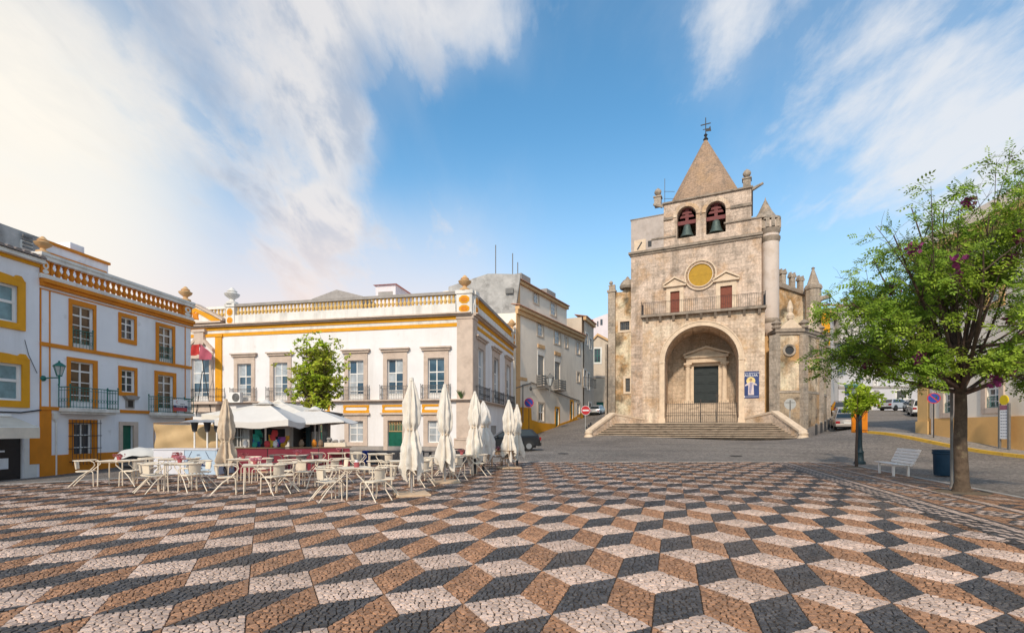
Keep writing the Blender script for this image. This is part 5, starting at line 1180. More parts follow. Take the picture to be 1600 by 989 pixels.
    k = MB(T); k.lathe([(rr*1.02, zq-.15), (rr*1.13, zq), (rr*1.13, zq+.2), (rr*1.02, zq+.35)], rx, y, 20); k.build('turret_ring', M['cornice_stone'], B, True); k = MB(T); k.lathe([(rr*1.01, zt1-.3), (rr*1.15, zt1), (rr*1.15, zt1+.22), (rr*1.01, zt1+.3)], rx, y, 20); k.build('turret_ring', M['cornice_stone'], B, True); k = MB(T); k.lathe([(rr*1.01, zt2-1.3), (rr*1.16, zt2-1.0), (rr*1.16, zt2-.8), (rr*1.01, zt2-.7)], rx, y, 20); k.build('turret_ring', M['cornice_stone'], B, True)
    k = MB(T)
    for i in range(10): an = 2*math.pi*i/10; k.box(rx+rr*1.0*math.cos(an)-.16, rx+rr*1.0*math.cos(an)+.16, y+rr*1.0*math.sin(an)-.16, y+rr*1.0*math.sin(an)+.16, zt2-.7, zt2+.15)
    k.lathe([(rr*1.18, zt2+.15), (rr*1.2, zt2+.35)], rx, y, 20); k.build('turret_gallery', M['dark_stone'], B)
    k = MB(T); k.lathe([(rr*1.5, zt2+.35), (rr*.80, zt2+(zap-zt2)*.50), (.08, zap), (0, zap+.35)], rx-.45, y+.3, 14); k.build('turret_cone', M['dark_stone'], B, True)
    return B
M['plaster_old_warm'] = mat('plaster_old_warm', (.47, .40, .36), .92, .14, 1.2, .4, 12, stain=(.30, .24, .20), samt=.7, sscale=.9)
M['poster_blue'] = mat('poster_blue', (.022, .045, .16), .5, .3, 1.5)
M['halo'] = mat('halo', (.72, .55, .22), .6, .1, 3); M['robe'] = mat('robe', (.62, .52, .52), .7, .12, 3); M['robe_blue'] = mat('robe_blue', (.30, .27, .38), .7, .12, 3); M['skin'] = mat('skin', (.45, .28, .18), .7, .05, 3)
CH = church()

def church_wings():
    B = CH; P = CP
    # left wing, set back behind the tower
    Y = 57.5; F = Fr((988-800)/FPX*Y, Y, R(-24)); X, Z = F.x, F.z; a, b = X(951), 1.5; g0 = 1.5
    zt = Z(955, 459)
    wins = [(X(969), X(983.5), Z(975, 516), Z(975, 502.5)), (X(977.5), X(984.5), Z(981, 612), Z(981, 591))]
    k = MB(F); k.wall(X(961), b, g0, zt, wins, rev=.35); k.box(X(961), b, .4, 14, g0, zt-.02)
    n = 14; pts = [(X(962), zt)]
    for i in range(n+1): t = i/n; px = 962+26*t; pts.append((X(px), Z(px, 459-(2.5 if t < .3 else 2.5+13*min(1, (t-.3)/.5)**1.6)+ (0 if t < .85 else 0))))
    pts += [(X(988), zt)]; k.prism_y(pts[::-1][::-1], 0, .5); k.build('left_wing', M['stained_plaster'], B)
    k = MB(F); k.box(a, X(962), -.35, 13, g0, zt+.1); k.box(a-.3, X(950), -.6, 13, g0, zt-6); k.build('buttress', M['dark_stone'], B)
    k = MB(F); k.box(a-.1, X(963), -.45, .3, zt+.1, zt+.35); pinnacle(F, X(954.5), .1, zt+.35, .42, k); k.box(X(958)-.1, X(958)+.25, -.2, .2, zt+.35, zt+1.0); k.build('pinnacle', M['dark_stone'], B, True)
    k = MB(F); xq = X(980); zz = Z(980, 447); k.lathe([(.85, zz-.3), (.95, zz), (.8, zz+.35), (.5, zz+.7), (.25, zz+.85), (.2, zz+1.0), (0, zz+1.2)], xq, .2, 12); k.build('shell_finial', M['dark_stone'], B, True)
    for i, (wa, wb, wc, wd) in enumerate(wins):
        w_ = surround(F, B, wa-.25, wb+.25, wc-.25, wd+.25, wa, wb, wc, wd, M['moulding_stone'], .06); sash(F, w_, wa, wb, wc, wd, .2, 2, (.5,), 'iron_grey', 'glass', .07)
        g = MB(F)
        for q in range(1, 5): x = wa+(wb-wa)*q/5; g.tube([(x, .05, wc), (x, .05, wd)], .025, 4)
        for q in range(1, 4): z_ = wc+(wd-wc)*q/4; g.tube([(wa, .05, z_), (wb, .05, z_)], .025, 4)
        g.build('window_grille', M['iron_grey'], w_)
    # right aisle with merlons and a corner turret
    Y = 55.0; F = Fr((1217-800)/FPX*Y, Y, R(14)); X, Z = F.x, F.z; a, b = -1.0, X(1262); zt0 = Z(1217, 446); zt1 = Z(1262, 463)
    k = MB(F); k.prism_y([(a, 1), (b, 1), (b, zt1), (0, zt0), (a, zt0)], 0, 12); k.build('right_aisle', M['stained_plaster'], B)
    k = MB(F); k.prism_y([(a, zt0-.05), (b, zt1-.05), (b, zt1+.3), (0, zt0+.3), (a, zt0+.3)], -.25, .5); k.build('aisle_cornice', M['cornice_stone'], B)
    for px, t in ((1224, .15), (1238.5, .45), (1251.5, .75)):
        x = X(px); z0 = zt0+(zt1-zt0)*t+.25; m_ = MB(F); m_.box(x-.27, x+.27, -.1, .3, z0, z0+1.2); m_.box(x-.38, x+.38, -.16, .36, z0+1.2, z0+1.42); m_.prism_y([(x-.38, z0+1.42), (x-.08, z0+1.42), (x-.26, z0+1.8)], -.1, .3); m_.prism_y([(x+.08, z0+1.42), (x+.38, z0+1.42), (x+.26, z0+1.8)], -.1, .3); m_.build('merlon', M['dark_stone'], B)
    Yt = 54.5; cx = (1270.5-800)/FPX*Yt; r = 11.0/FPX*Yt; G = MB()
    zz = lambda py: EYE+(HY-py)/FPX*Yt
    G.lathe([(r*1.02, 1), (r, zz(452))], cx, Yt, 10); G.lathe([(r*1.12, zz(453)), (r*1.15, zz(450)), (r*1.0, zz(446))], cx, Yt, 10); G.lathe([(r*.82, zz(446)), (r*.5, zz(434)), (.12, zz(421)), (.2, zz(419)), (0, zz(417))], cx, Yt, 10); G.build('corner_turret', M['dark_stone'], B)
    G = MB(); G.tube([(cx+r*.6, Yt-.4, zz(469)), (cx+r*1.7, Yt-1.1, zz(466))], [.3, .18], 6); G.build('gargoyle', M['dark_stone'], B)
    # polygonal chapel in front of the aisle
    g0 = .6; Yc = 50.2; pts_px = [(1199, 51.3), (1213, 48.6), (1256, 48.3), (1281, 50.8), (1292, 54.5)]
    pt = [((px-800)/FPX*Y_, Y_) for px, Y_ in pts_px]; back = [(pt[-1][0]+.8, 60), (pt[0][0]+2.0, 60)]
    zt = EYE+(HY-519)/FPX*48.5; poly = pt+back
    k = MB(); k.prism_z(poly, g0, zt); k.build('chapel', M['stained_plaster'], B)
    cen = (sum(p[0] for p in pt)/len(pt), 52.5)
    def grow(s): return [(cen[0]+(x-cen[0])*s, cen[1]+(y-cen[1])*s if y < 59 else y) for x, y in poly]
    k = MB(); k.prism_z(grow(1.06), zt, zt+.35); k.prism_z(grow(1.03), zt-.28, zt); k.build('chapel_cornice', M['cornice_stone'], B)
    zm = EYE+(HY-612)/FPX*48.5; k = MB(); k.prism_z(grow(1.025), zm-.12, zm+.12); k.build('string_course', M['dark_stone'], B); k = MB(); k.prism_z(grow(1.012), g0, zm-.12); k.build('chapel_plinth', M['chapel_base'], B)
    for (x, y), w_ in zip(pt, (.4, .38, .38, .35, .4)):
        k = MB(Fr(x, y, R(-8) if x < 24 else R(25))); k.box(-w_, w_, -.2, .5, g0, zt-.29); k.build('pilaster', M['dark_stone'], B)
    for (x0, y0), (x1, y1) in zip(pt[1:3], pt[2:4]):
        F = Fr((x0+x1)/2, (y0+y1)/2, math.atan2(y1-y0, x1-x0)); L_ = math.hypot(x1-x0, y1-y0); k = MB(F)
        k.prism_y([(-L_*.42, zt+.35), (L_*.42, zt+.35), (0, zt+1.3)], -.25, .25); k.lathe([(.3, zt+1.25), (.38, zt+1.6), (.2, zt+1.9), (.3, zt+2.3), (.16, zt+2.9), (0, zt+3.2)], 0, 0, 8); k.build('chapel_crest', M['moulding_stone'], B)
    for x, y in pt:
        k = MB(); k.lathe([(.40, zt+.35), (.45, zt+.5), (.3, zt+.65), (.5, zt+.85), (.22, zt+1.1), (0, zt+1.25)], x, y, 8); k.build('chapel_finial', M['cornice_stone'], B)
    (x0, y0), (x1, y1) = pt[1], pt[2]; F = Fr(x0, y0, math.atan2(y1-y0, x1-x0)); k = MB(F); xc, zc = F.x(1233), F.z(1233, 547.5)
    k.M = Matrix.Translation((xc, 0, zc)) @ Matrix.Rotation(R(90), 4, 'X'); k.lathe([(.42, -.02), (.42, .12), (.55, .16), (.62, .10), (.62, -.02)], 0, 0, 18); k.m = 1; k.lathe([(.42, .02), (0, .021)], 0, 0, 18); k.M = None; k.build('round_window', [M['dark_stone'], M['iron']], B)
    (x0, y0), (x1, y1) = pt[2], pt[3]; F = Fr(x0, y0, math.atan2(y1-y0, x1-x0)); k = MB(F); xc = F.x(1268); z0, z1 = F.z(1268, 575), F.z(1268, 560); k.box(xc-.5, xc+.5, -.12, .02, z0, z1); k.box(xc-.28, xc+.28, -.22, -.121, z0+.15, z1-.15); k.build('coat_of_arms', M['moulding_stone'], B)
    F = CP; k = MB(F); k.box(.02, .9, 2.0, 3.4, .8, CP.z(1197, 520)); k.build('ochre_bay', M['ochre_wall'], B)
church_wings()

def church_steps():
    P = CP; X, Z = P.x, P.z; zp = 2.28; n = 9; tr = .40; y0 = -7.15; gz0 = .82; B = CH; rise = (zp-gz0)/n
    xl0, xr0 = X(926, y0), X(1247, y0); xl1, xr1 = X(961, y0+n*tr), X(1206, y0+n*tr)
    k = MB(P); k.prism_z([(xl1-.35, y0+(n-1)*tr+.3), (xr1+.35, y0+(n-1)*tr+.3), (xr1+.9, 1), (xl1-1.5, 1)], 0, zp); k.build('platform', M['step_stone'], B)
    for i in range(n):
        t = i/(n-1); xl, xr = xl0+(xl1-xl0)*t, xr0+(xr1-xr0)*t; y = y0+i*tr; z = gz0+rise*(i+1)
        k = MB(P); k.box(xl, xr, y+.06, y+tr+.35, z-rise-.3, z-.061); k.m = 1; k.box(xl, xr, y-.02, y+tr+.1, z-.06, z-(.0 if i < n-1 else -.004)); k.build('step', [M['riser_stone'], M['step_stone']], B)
    for s, (xa, xb, xc) in ((-1, (xl0-.35, xl1-.25, xl1+2.3)), (1, (xr0+.35, xr1+.25, xr1-1.9))):
        k = MB(P); ya, yb = y0-.1, y0+(n-1)*tr+.2; w_ = .22
        k.hexa([(xa-w_, ya, gz0-.3), (xa+w_, ya, gz0-.3), (xb+w_, yb, gz0-.3), (xb-w_, yb, gz0-.3)], [(xa-w_, ya, gz0+.55), (xa+w_, ya, gz0+.55), (xb+w_, yb, zp+.85), (xb-w_, yb, zp+.85)])
        k.m = 1; k.hexa([(xa-w_*1.35, ya-.1, gz0+.56), (xa+w_*1.35, ya-.1, gz0+.56), (xb+w_*1.35, yb, zp+.86), (xb-w_*1.35, yb, zp+.86)], [(xa-w_*1.35, ya-.1, gz0+.76), (xa+w_*1.35, ya-.1, gz0+.76), (xb+w_*1.35, yb, zp+1.07), (xb-w_*1.35, yb, zp+1.07)])
        k.lathe([(.42, gz0-.3), (.46, gz0+.1), (.34, gz0+.3), (.40, gz0+.5), (.2, gz0+.72), (0, gz0+.8)], xa, ya-.12, 12)
        yc = -.05
        k.m = 0; k.hexa([(xb-w_, yb+.002, zp-.2), (xb+w_, yb+.002, zp-.2), (xc+w_, yc, zp-.2), (xc-w_, yc, zp-.2)], [(xb-w_, yb+.002, zp+.85), (xb+w_, yb+.002, zp+.85), (xc+w_, yc, zp+.35), (xc-w_, yc, zp+.35)])
        k.m = 1; k.hexa([(xb-w_*1.3, yb+.002, zp+.852), (xb+w_*1.3, yb+.002, zp+.852), (xc+w_*1.3, yc, zp+.352), (xc-w_*1.3, yc, zp+.352)], [(xb-w_*1.3, yb+.002, zp+1.05), (xb+w_*1.3, yb+.002, zp+1.05), (xc+w_*1.3, yc, zp+.53), (xc-w_*1.3, yc, zp+.53)])
        k.build('stair_parapet', [M['porch_stone'], M['moulding_stone']], B)
church_steps()
# ------------------------------------------------------------------ right side: house, side walls, far houses
M['leaf'] = mat('leaf', (.20, .31, .03), .6, .25, 2.0, island=.35, spec=.3)
M['leaf_bright'] = mat('leaf_bright', (.40, .52, .035), .6, .2, 3.0, island=.3, spec=.3)
M['leaf_yellow'] = mat('leaf_yellow', (.42, .45, .05), .6, .25, 2.0, island=.4, spec=.3)
M['leaf_young'] = mat('leaf_young', (.27, .37, .035), .6, .25, 2.0, island=.4, spec=.3)
M['blossom'] = mat('blossom', (.33, .055, .20), .7, .2, 5, island=.35)
M['bark'] = mat('bark', (.115, .08, .055), .95, .35, 5, 1.0, 22, stain=(.045, .03, .02), samt=.8, sscale=6, speck=((.24, .22, .13), 5, .58, .5))
M['bark_thin'] = mat('bark_thin', (.10, .065, .05), .9, .25, 6, .5, 30)
for _n in ('leaf', 'leaf_young', 'leaf_bright', 'leaf_yellow', 'blossom'):
    _nt = M[_n].node_tree; _b = _nt.nodes['Principled BSDF']
    _t = _nt.nodes.new('ShaderNodeBsdfTranslucent'); _m = _nt.nodes.new('ShaderNodeMixShader'); _m.inputs[0].default_value = .35
    _l = _b.inputs['Base Color'].links[0].from_socket; _nt.links.new(_l, _t.inputs[0]); _nt.links.new(_b.outputs[0], _m.inputs[1]); _nt.links.new(_t.outputs[0], _m.inputs[2])
    _nt.links.new(_m.outputs[0], _nt.nodes['Material Output'].inputs[0])
FR_ = Fr((1438-800)/FPX*34, 34.0, dirang(900)-math.pi)
def right_house():
    F = FR_; X, Z = F.x, F.z; rnd = random.Random(8); xe = 22.0; g0 = -.8
    B = thing('corner_house', 'large cream house with a yellow base and ochre corner strip on the right', 'house', F.w(9, 0, .6))
    zt = Z(1440, 397); zw = Z(1449, 654)
    w = {}
    hol = []
    def add(a, b, c, d): hol.append((a, b, c, d)); return hol[-1]
    g1 = add(X(1475.5), X(1489), Z(1480, 645), Z(1480, 606)); g2 = add(X(1541.5), X(1562.5), Z(1550, 637), Z(1550, 597))
    u1 = add(X(1477), X(1489.5), Z(1483, 491), Z(1483, 449)); u2 = add(X(1546), X(1563), Z(1555, 472), Z(1555, 428))
    for q in (1, 2, 3, 4):
        dx = (g2[0]-g1[0])*q
        for s in (g2, u2): add(s[0]+dx, s[1]+dx, s[2], s[3])
    k = MB(F); k.wall(0, xe, g0, zt, hol, rev=.3); k.box(.02, xe, .4, 14, g0, zt-.02); k.poly([(0, 0, g0), (0, .4, g0), (0, .4, zt), (0, 0, zt)]); k.build('wall', M['plaster_cream'], B)
    k = MB(F); k.box(.9, xe, -.05, .02, g0, zw); k.build('painted_base', M['wainscot'], B)
    k = MB(F); k.box(-.1, .9, -.12, .02, 0, zt-.9); k.box(-.18, 1.0, -.2, .02, 0, 2.2); k.box(-.18, 1.0, -.2, .02, zt-1.2, zt-.9); k.build('corner_strip', M['trim_ochre2'], B)
    k = MB(F); k.box(-.3, xe, -.5, .3, zt-.4, zt); k.box(-.2, xe, -.3, .3, zt-.9, zt-.402); k.build('cornice', M['trim_ochre2'], B)
    k = MB(F); k.box(0, xe, .1, .5, zt, zt+1.1); k.build('parapet', M['plaster_cream'], B)
    k = MB(F); k.tube([(1.35, -.12, .5), (1.35, -.12, zt-.9)], .07, 6); k.build('drain_pipe', M['plinth'], B)
    for a, b, c, d in hol:
        up = c > 4; e = .32; w_ = surround(F, B, a-e, b+e, c-.32, d+.4, a, b, c, d, M['trim_ochre2'] if up else M['granite'], .08)
        sash(F, w_, a, b, c, d, .14, 2, (.25, .5, .75), glass=['glass_curtain', 'curtain'] if up else ['glass', 'glass_curtain'], bw=.08, rnd=rnd)
        if not up: railing(F, w_, a+.03, b-.03, .03, .03, c, c+.62, M['iron_green'], .2, name='window_guard', knobs=False)
    # pavement with a yellow kerb
    k = MB(); n = 26
    pts = [(-2.2, -2.0)]+[(x, -1.9) for x in np.linspace(-.5, 20, n)]
    for (xa, ya), (xb, yb) in zip(pts, pts[1:]):
        pa, pb, qa, qb = F.w(xa, ya, 0), F.w(xb, yb, 0), F.w(xa, .1, 0), F.w(xb, .1, 0); h = .13
        za, zb = gz(*pa[:2]), gz(*pb[:2]); k.hexa([(pa[0], pa[1], za-.3), (pb[0], pb[1], zb-.3), (qb[0], qb[1], zb-.3), (qa[0], qa[1], za-.3)], [(pa[0], pa[1], za+h), (pb[0], pb[1], zb+h), (qb[0], qb[1], zb+h), (qa[0], qa[1], za+h)])
    pv = k.build('pavement', M['kerb_cobble'], kind='structure')
    for i in range(len(pts)-1):
        (xa, ya), (xb, yb) = pts[i], pts[i+1]; k = MB(F); za, zb = gz(*F.w(xa, ya, 0)[:2]), gz(*F.w(xb, yb, 0)[:2])
        k.hexa([(xa+.01, ya-.22, za-.2), (xb-.01, yb-.22, zb-.2), (xb-.01, yb, zb-.2), (xa+.01, ya, za-.2)], [(xa+.01, ya-.2, za+.15), (xb-.01, yb-.2, zb+.15), (xb-.01, yb, zb+.15), (xa+.01, ya, za+.15)]); k.build('kerb_stone', M['yellow_paint'], pv)
    # timetable board
    x0, x1 = X(1579.5), X(1594.5); zz = gz(*F.w(x0, -.5, 0)[:2])+.13; y = -.55; zb, zt_ = Z(1585, 686, y), Z(1585, 632, y)
    t = thing('timetable_board', 'narrow bus timetable board on two dark posts with a yellow disc on top', 'sign', F.w((x0+x1)/2, y, zz))
    for x in (x0, x1): k = MB(F); k.box(x-.05, x+.05, y-.05, y+.05, zz-.1, zt_+.1); k.build('post', M['iron_grey'], t)
    k = MB(F); k.box(x0+.05, x1-.05, y-.03, y+.03, zb, zt_); k.build('panel', M['banner_white'], t)
    k = MB(F); k.box(x0+.05, x1-.05, y-.036, y-.031, zt_-.25, zt_); k.build('header', M['header_red'], t)
    k = MB(F); xm = (x0+x1)/2; k.M = Matrix.Translation((xm, y, zt_+.28)) @ Matrix.Rotation(R(90), 4, 'X'); k.lathe([(.27, -.03), (.27, .03), (0, .031)], 0, 0, 18); k.build('disc', M['yellow_disc'], t)
    h = (zt_-.35-zb)/9
    for i in range(9):
        zq = zb+.06+h*(i+.5); w_ = x1-x0-.1
        for j, (u, wd) in enumerate(((.10, .26), (.44, .2), (.72, .2))): k = MB(F); k.box(x0+.05+w_*u, x0+.05+w_*(u+wd), y-.034, y-.031, zq-h*.12, zq+h*.12); k.build('print_line', M['print_grey'], t)
    # no parking disc on a post
    px, py = 1459, 622; yy = -1.0; xs = X(px, yy); wp = F.w(xs, yy, 0); z0 = gz(*wp[:2])+.13
    round_sign('traffic_sign', 'blue no parking disc with red ring by the yellow based house', wp[0], wp[1], z0, Z(px, py, yy), .34, 'no_parking', R(-30))
M['trim_ochre2'] = mat('trim_ochre2', (.68, .43, .18), .88, .08, 1, .12, 20, stain=(.50, .32, .16), samt=.5, sscale=1, streak=True)
M['kerb_cobble'] = mat('kerb_cobble', (.33, .29, .25), .9, .15, 2, .6, 16, speck=((.10, .085, .07), 7, .5, .7))
M['header_red'] = mat('header_red', (.32, .12, .17), .6, .1, 5); M['yellow_disc'] = mat('yellow_disc', (.72, .52, .02), .5, .05, 5); M['print_grey'] = mat('print_grey', (.25, .26, .30), .7, .05, 5)
M['sign_blue'] = mat('sign_blue', (.015, .05, .30), .4, .05, 5); M['sign_red'] = mat('sign_red', (.50, .03, .035), .4, .08, 5); M['sign_grey'] = mat('sign_grey', (.45, .45, .44), .5, .1, 4, metal=.3)
def round_sign(name, label, x, y, z0, zc, r, kind, yaw):
    t = thing(name, label, 'traffic sign', (x, y, z0)); F = Fr(x, y, yaw)
    k = MB(F); k.tube([(0, .05, z0-.2), (0, .05, zc+r*.8)], .035, 8); k.build('post', M['sign_grey'] if kind != 'no_parking' else M['iron'], t)
    def disc(r_, y0, y1, m, nm): k = MB(F); k.prism_y([(r_*math.cos(2*math.pi*i/24), zc+r_*math.sin(2*math.pi*i/24)) for i in range(24)], y0, y1); k.build(nm, M[m], t)
    if kind == 'no_parking':
        disc(r, -.012, .01, 'sign_red', 'disc'); disc(r*.84, -.016, -.0125, 'sign_blue', 'disc')
        k = MB(F); k.M = Matrix.Translation((0, 0, zc)) @ Matrix.Rotation(R(45), 4, 'Y'); k.box(-r*.86, r*.86, -.02, -.0165, -r*.09, r*.09); k.build('red_bar', M['sign_red'], t)
    elif kind == 'no_entry':
        disc(r, -.012, .01, 'banner_white', 'disc'); disc(r*.93, -.016, -.0125, 'sign_red', 'disc'); k = MB(F); k.box(-r*.68, r*.68, -.02, -.0165, zc-r*.15, zc+r*.15); k.build('white_bar', M['banner_white'], t)
    else:
        disc(r, -.012, .01, 'sign_grey', 'disc'); k = MB(F); k.box(-.05, .05, -.05, -.0125, zc-r*1.2, zc+r*.7); k.box(-r*.8, r*.8, -.03, -.0125, zc+.1, zc+.16); k.build('bracket', M['iron_grey'], t)
right_house()

M['plaster_far'] = mat('plaster_far', (.56, .55, .58), .9, .07, .6, .15, 14, stain=(.40, .37, .36), samt=.5, sscale=.4, streak=True)
def far_right():
    rnd = random.Random(12)
    # long white house across the top of the right hand road
    Y = 68.0; F = Fr((1330-800)/FPX*Y, Y, R(-4)); X, Z = F.x, F.z; g0 = 2
    B = thing('white_house', 'long white house behind the parked cars with a grey band and small windows', 'house', F.w(5, 0, 4)); a, b = X(1310), X(1520)
    zt = Z(1400, 482)
    hol = [(X(l), X(r), Z(l, bt), Z(l, tp)) for l, r, bt, tp in ((1401, 1416, 622, 610.5), (1348, 1352, 592, 584), (1354.5, 1358.5, 592, 584), (1402, 1406, 583, 571), (1409.5, 1413, 590, 577), (1350, 1361.5, 640, 613), (1366, 1369.5, 602, 597), (1360, 1368, 560, 542), (1385, 1393, 560, 542), (1412, 1420, 560, 542), (1360, 1368, 525, 508), (1385, 1393, 525, 508), (1412, 1420, 525, 508))]
    k = MB(F); k.wall(a, b, g0, zt, hol, rev=.4); k.box(a, b, .5, 12, g0, zt-.02); k.build('wall', M['plaster_far'], B)
    for i, (x0, x1, c, d) in enumerate(hol):
        w_ = surround(F, B, x0-.2, x1+.2, c-.2, d+.2, x0, x1, c, d, M['white_trim'], .05, 'garage_door' if i == 5 else 'window')
        if i == 5: k = MB(F); k.box(x0, x1, .25, .3, c-1, d); k.build('door_leaf', M['iron_grey'], w_)
        else:
            sash(F, w_, x0, x1, c, d, .15, 2, (.5,), 'iron_grey' if i == 0 else 'white_wood', 'glass', .08)
            if i == 0:
                k = MB(F)
                for q in range(9): x = x0+(x1-x0)*q/8; k.tube([(x, .03, c), (x, .03, d)], .03, 4)
                k.build('window_grille', M['iron_grey'], w_)
    k = MB(F); k.box(a, b, -.12, .02, Z(1380, 606.5), Z(1380, 603)); k.build('string_course', M['plinth'], B)
    k = MB(F); k.box(a-.2, b, -.3, 12, zt, zt+.3); k.build('roof', M['tile'], B); eave(F, B, a, b, 0, zt+.3, M['tile'], .45, .45, 5, 1.5)
    k = MB(F); k.box(X(1366), X(1371.5), -.25, -.001, Z(1368, 615), Z(1368, 609.5)); k.box(X(1366), X(1372), -.25, -.001, Z(1368, 624), Z(1368, 617)); k.build('meter_box', M['plinth'], B)
    k = MB(F); k.box(X(1319), X(1334), -1.2, -.01, Z(1325, 606), Z(1325, 601)); k.m = 1; k.box(X(1320), X(1326), -.1, .02, Z(1322, 617), Z(1322, 609)); k.build('shop_sign', [M['canopy_teal'], M['sign_blue']], B)
    # taller house on the left of that road, next to the chapel
    Y = 60.0; F = Fr((1296-800)/FPX*Y, Y, dirang(1410)); X, Z = F.x, F.z
    B = thing('side_house', 'plain white house with a yellow corner between chapel and sapling tree', 'house', F.w(4, 0, 2.5)); L_ = X(1321)
    zt = Z(1296, 489); hol = [(X(1303), X(1305), Z(1303, 560), Z(1303, 548)), (X(1310), X(1312), Z(1310, 553), Z(1310, 541))]
    k = MB(F); k.wall(0, L_, 1, zt, hol, rev=.4); k.box(.02, L_, .5, 12, 1, zt-.02); G = Fr(F.ox, F.oy, R(-5)); k.F = G; k.wall(-4, 0, 1, zt, (), 0); k.build('wall', M['plaster_white2'], B)
    for x0, x1, c, d in hol: w_ = surround(F, B, x0-.25, x1+.25, c-.2, d+.2, x0, x1, c, d, M['plinth'], .05); sash(F, w_, x0, x1, c, d, .15, 2, (.5,), 'iron_grey', 'glass', .1)
    k = MB(G); k.box(-1.1, .02, -.1, .3, 1, zt); k.build('yellow_corner', M['amber'], B)
    k = MB(F); k.box(-.4, L_, -.4, 12.2, zt, zt+.4); k.build('roof_edge', M['trim_ochre'], B)
    k = MB(); p = at(1320, 500, 64); q = at(1320, 488, 64); k.box(p.x-1.2, p.x+1.2, 63, 65, p.z-3, q.z); k.box(p.x-.7, p.x+.7, 63.3, 64.7, q.z, q.z+.7); k.lathe([(.35, q.z+.7), (.2, q.z+1.0), (.2, q.z+1.4), (.6, q.z+1.7), (0, q.z+1.75)], p.x, 64, 8); k.build('chimney', M['plaster_white2'], B)
    wall_lamp(F, X(1297.5), Z(1297, 577), 'black iron wall lantern on the white house beside the chapel', 'iron', 1.2, 1.5)
M['canopy_teal'] = mat('canopy_teal', (.10, .25, .22), .6, .1, 3)
M['plaster_white2'] = mat('plaster_white2', (.58, .54, .51), .9, .08, .8, .15, 14, stain=(.36, .32, .29), samt=.6, sscale=.5, streak=True)
far_right()

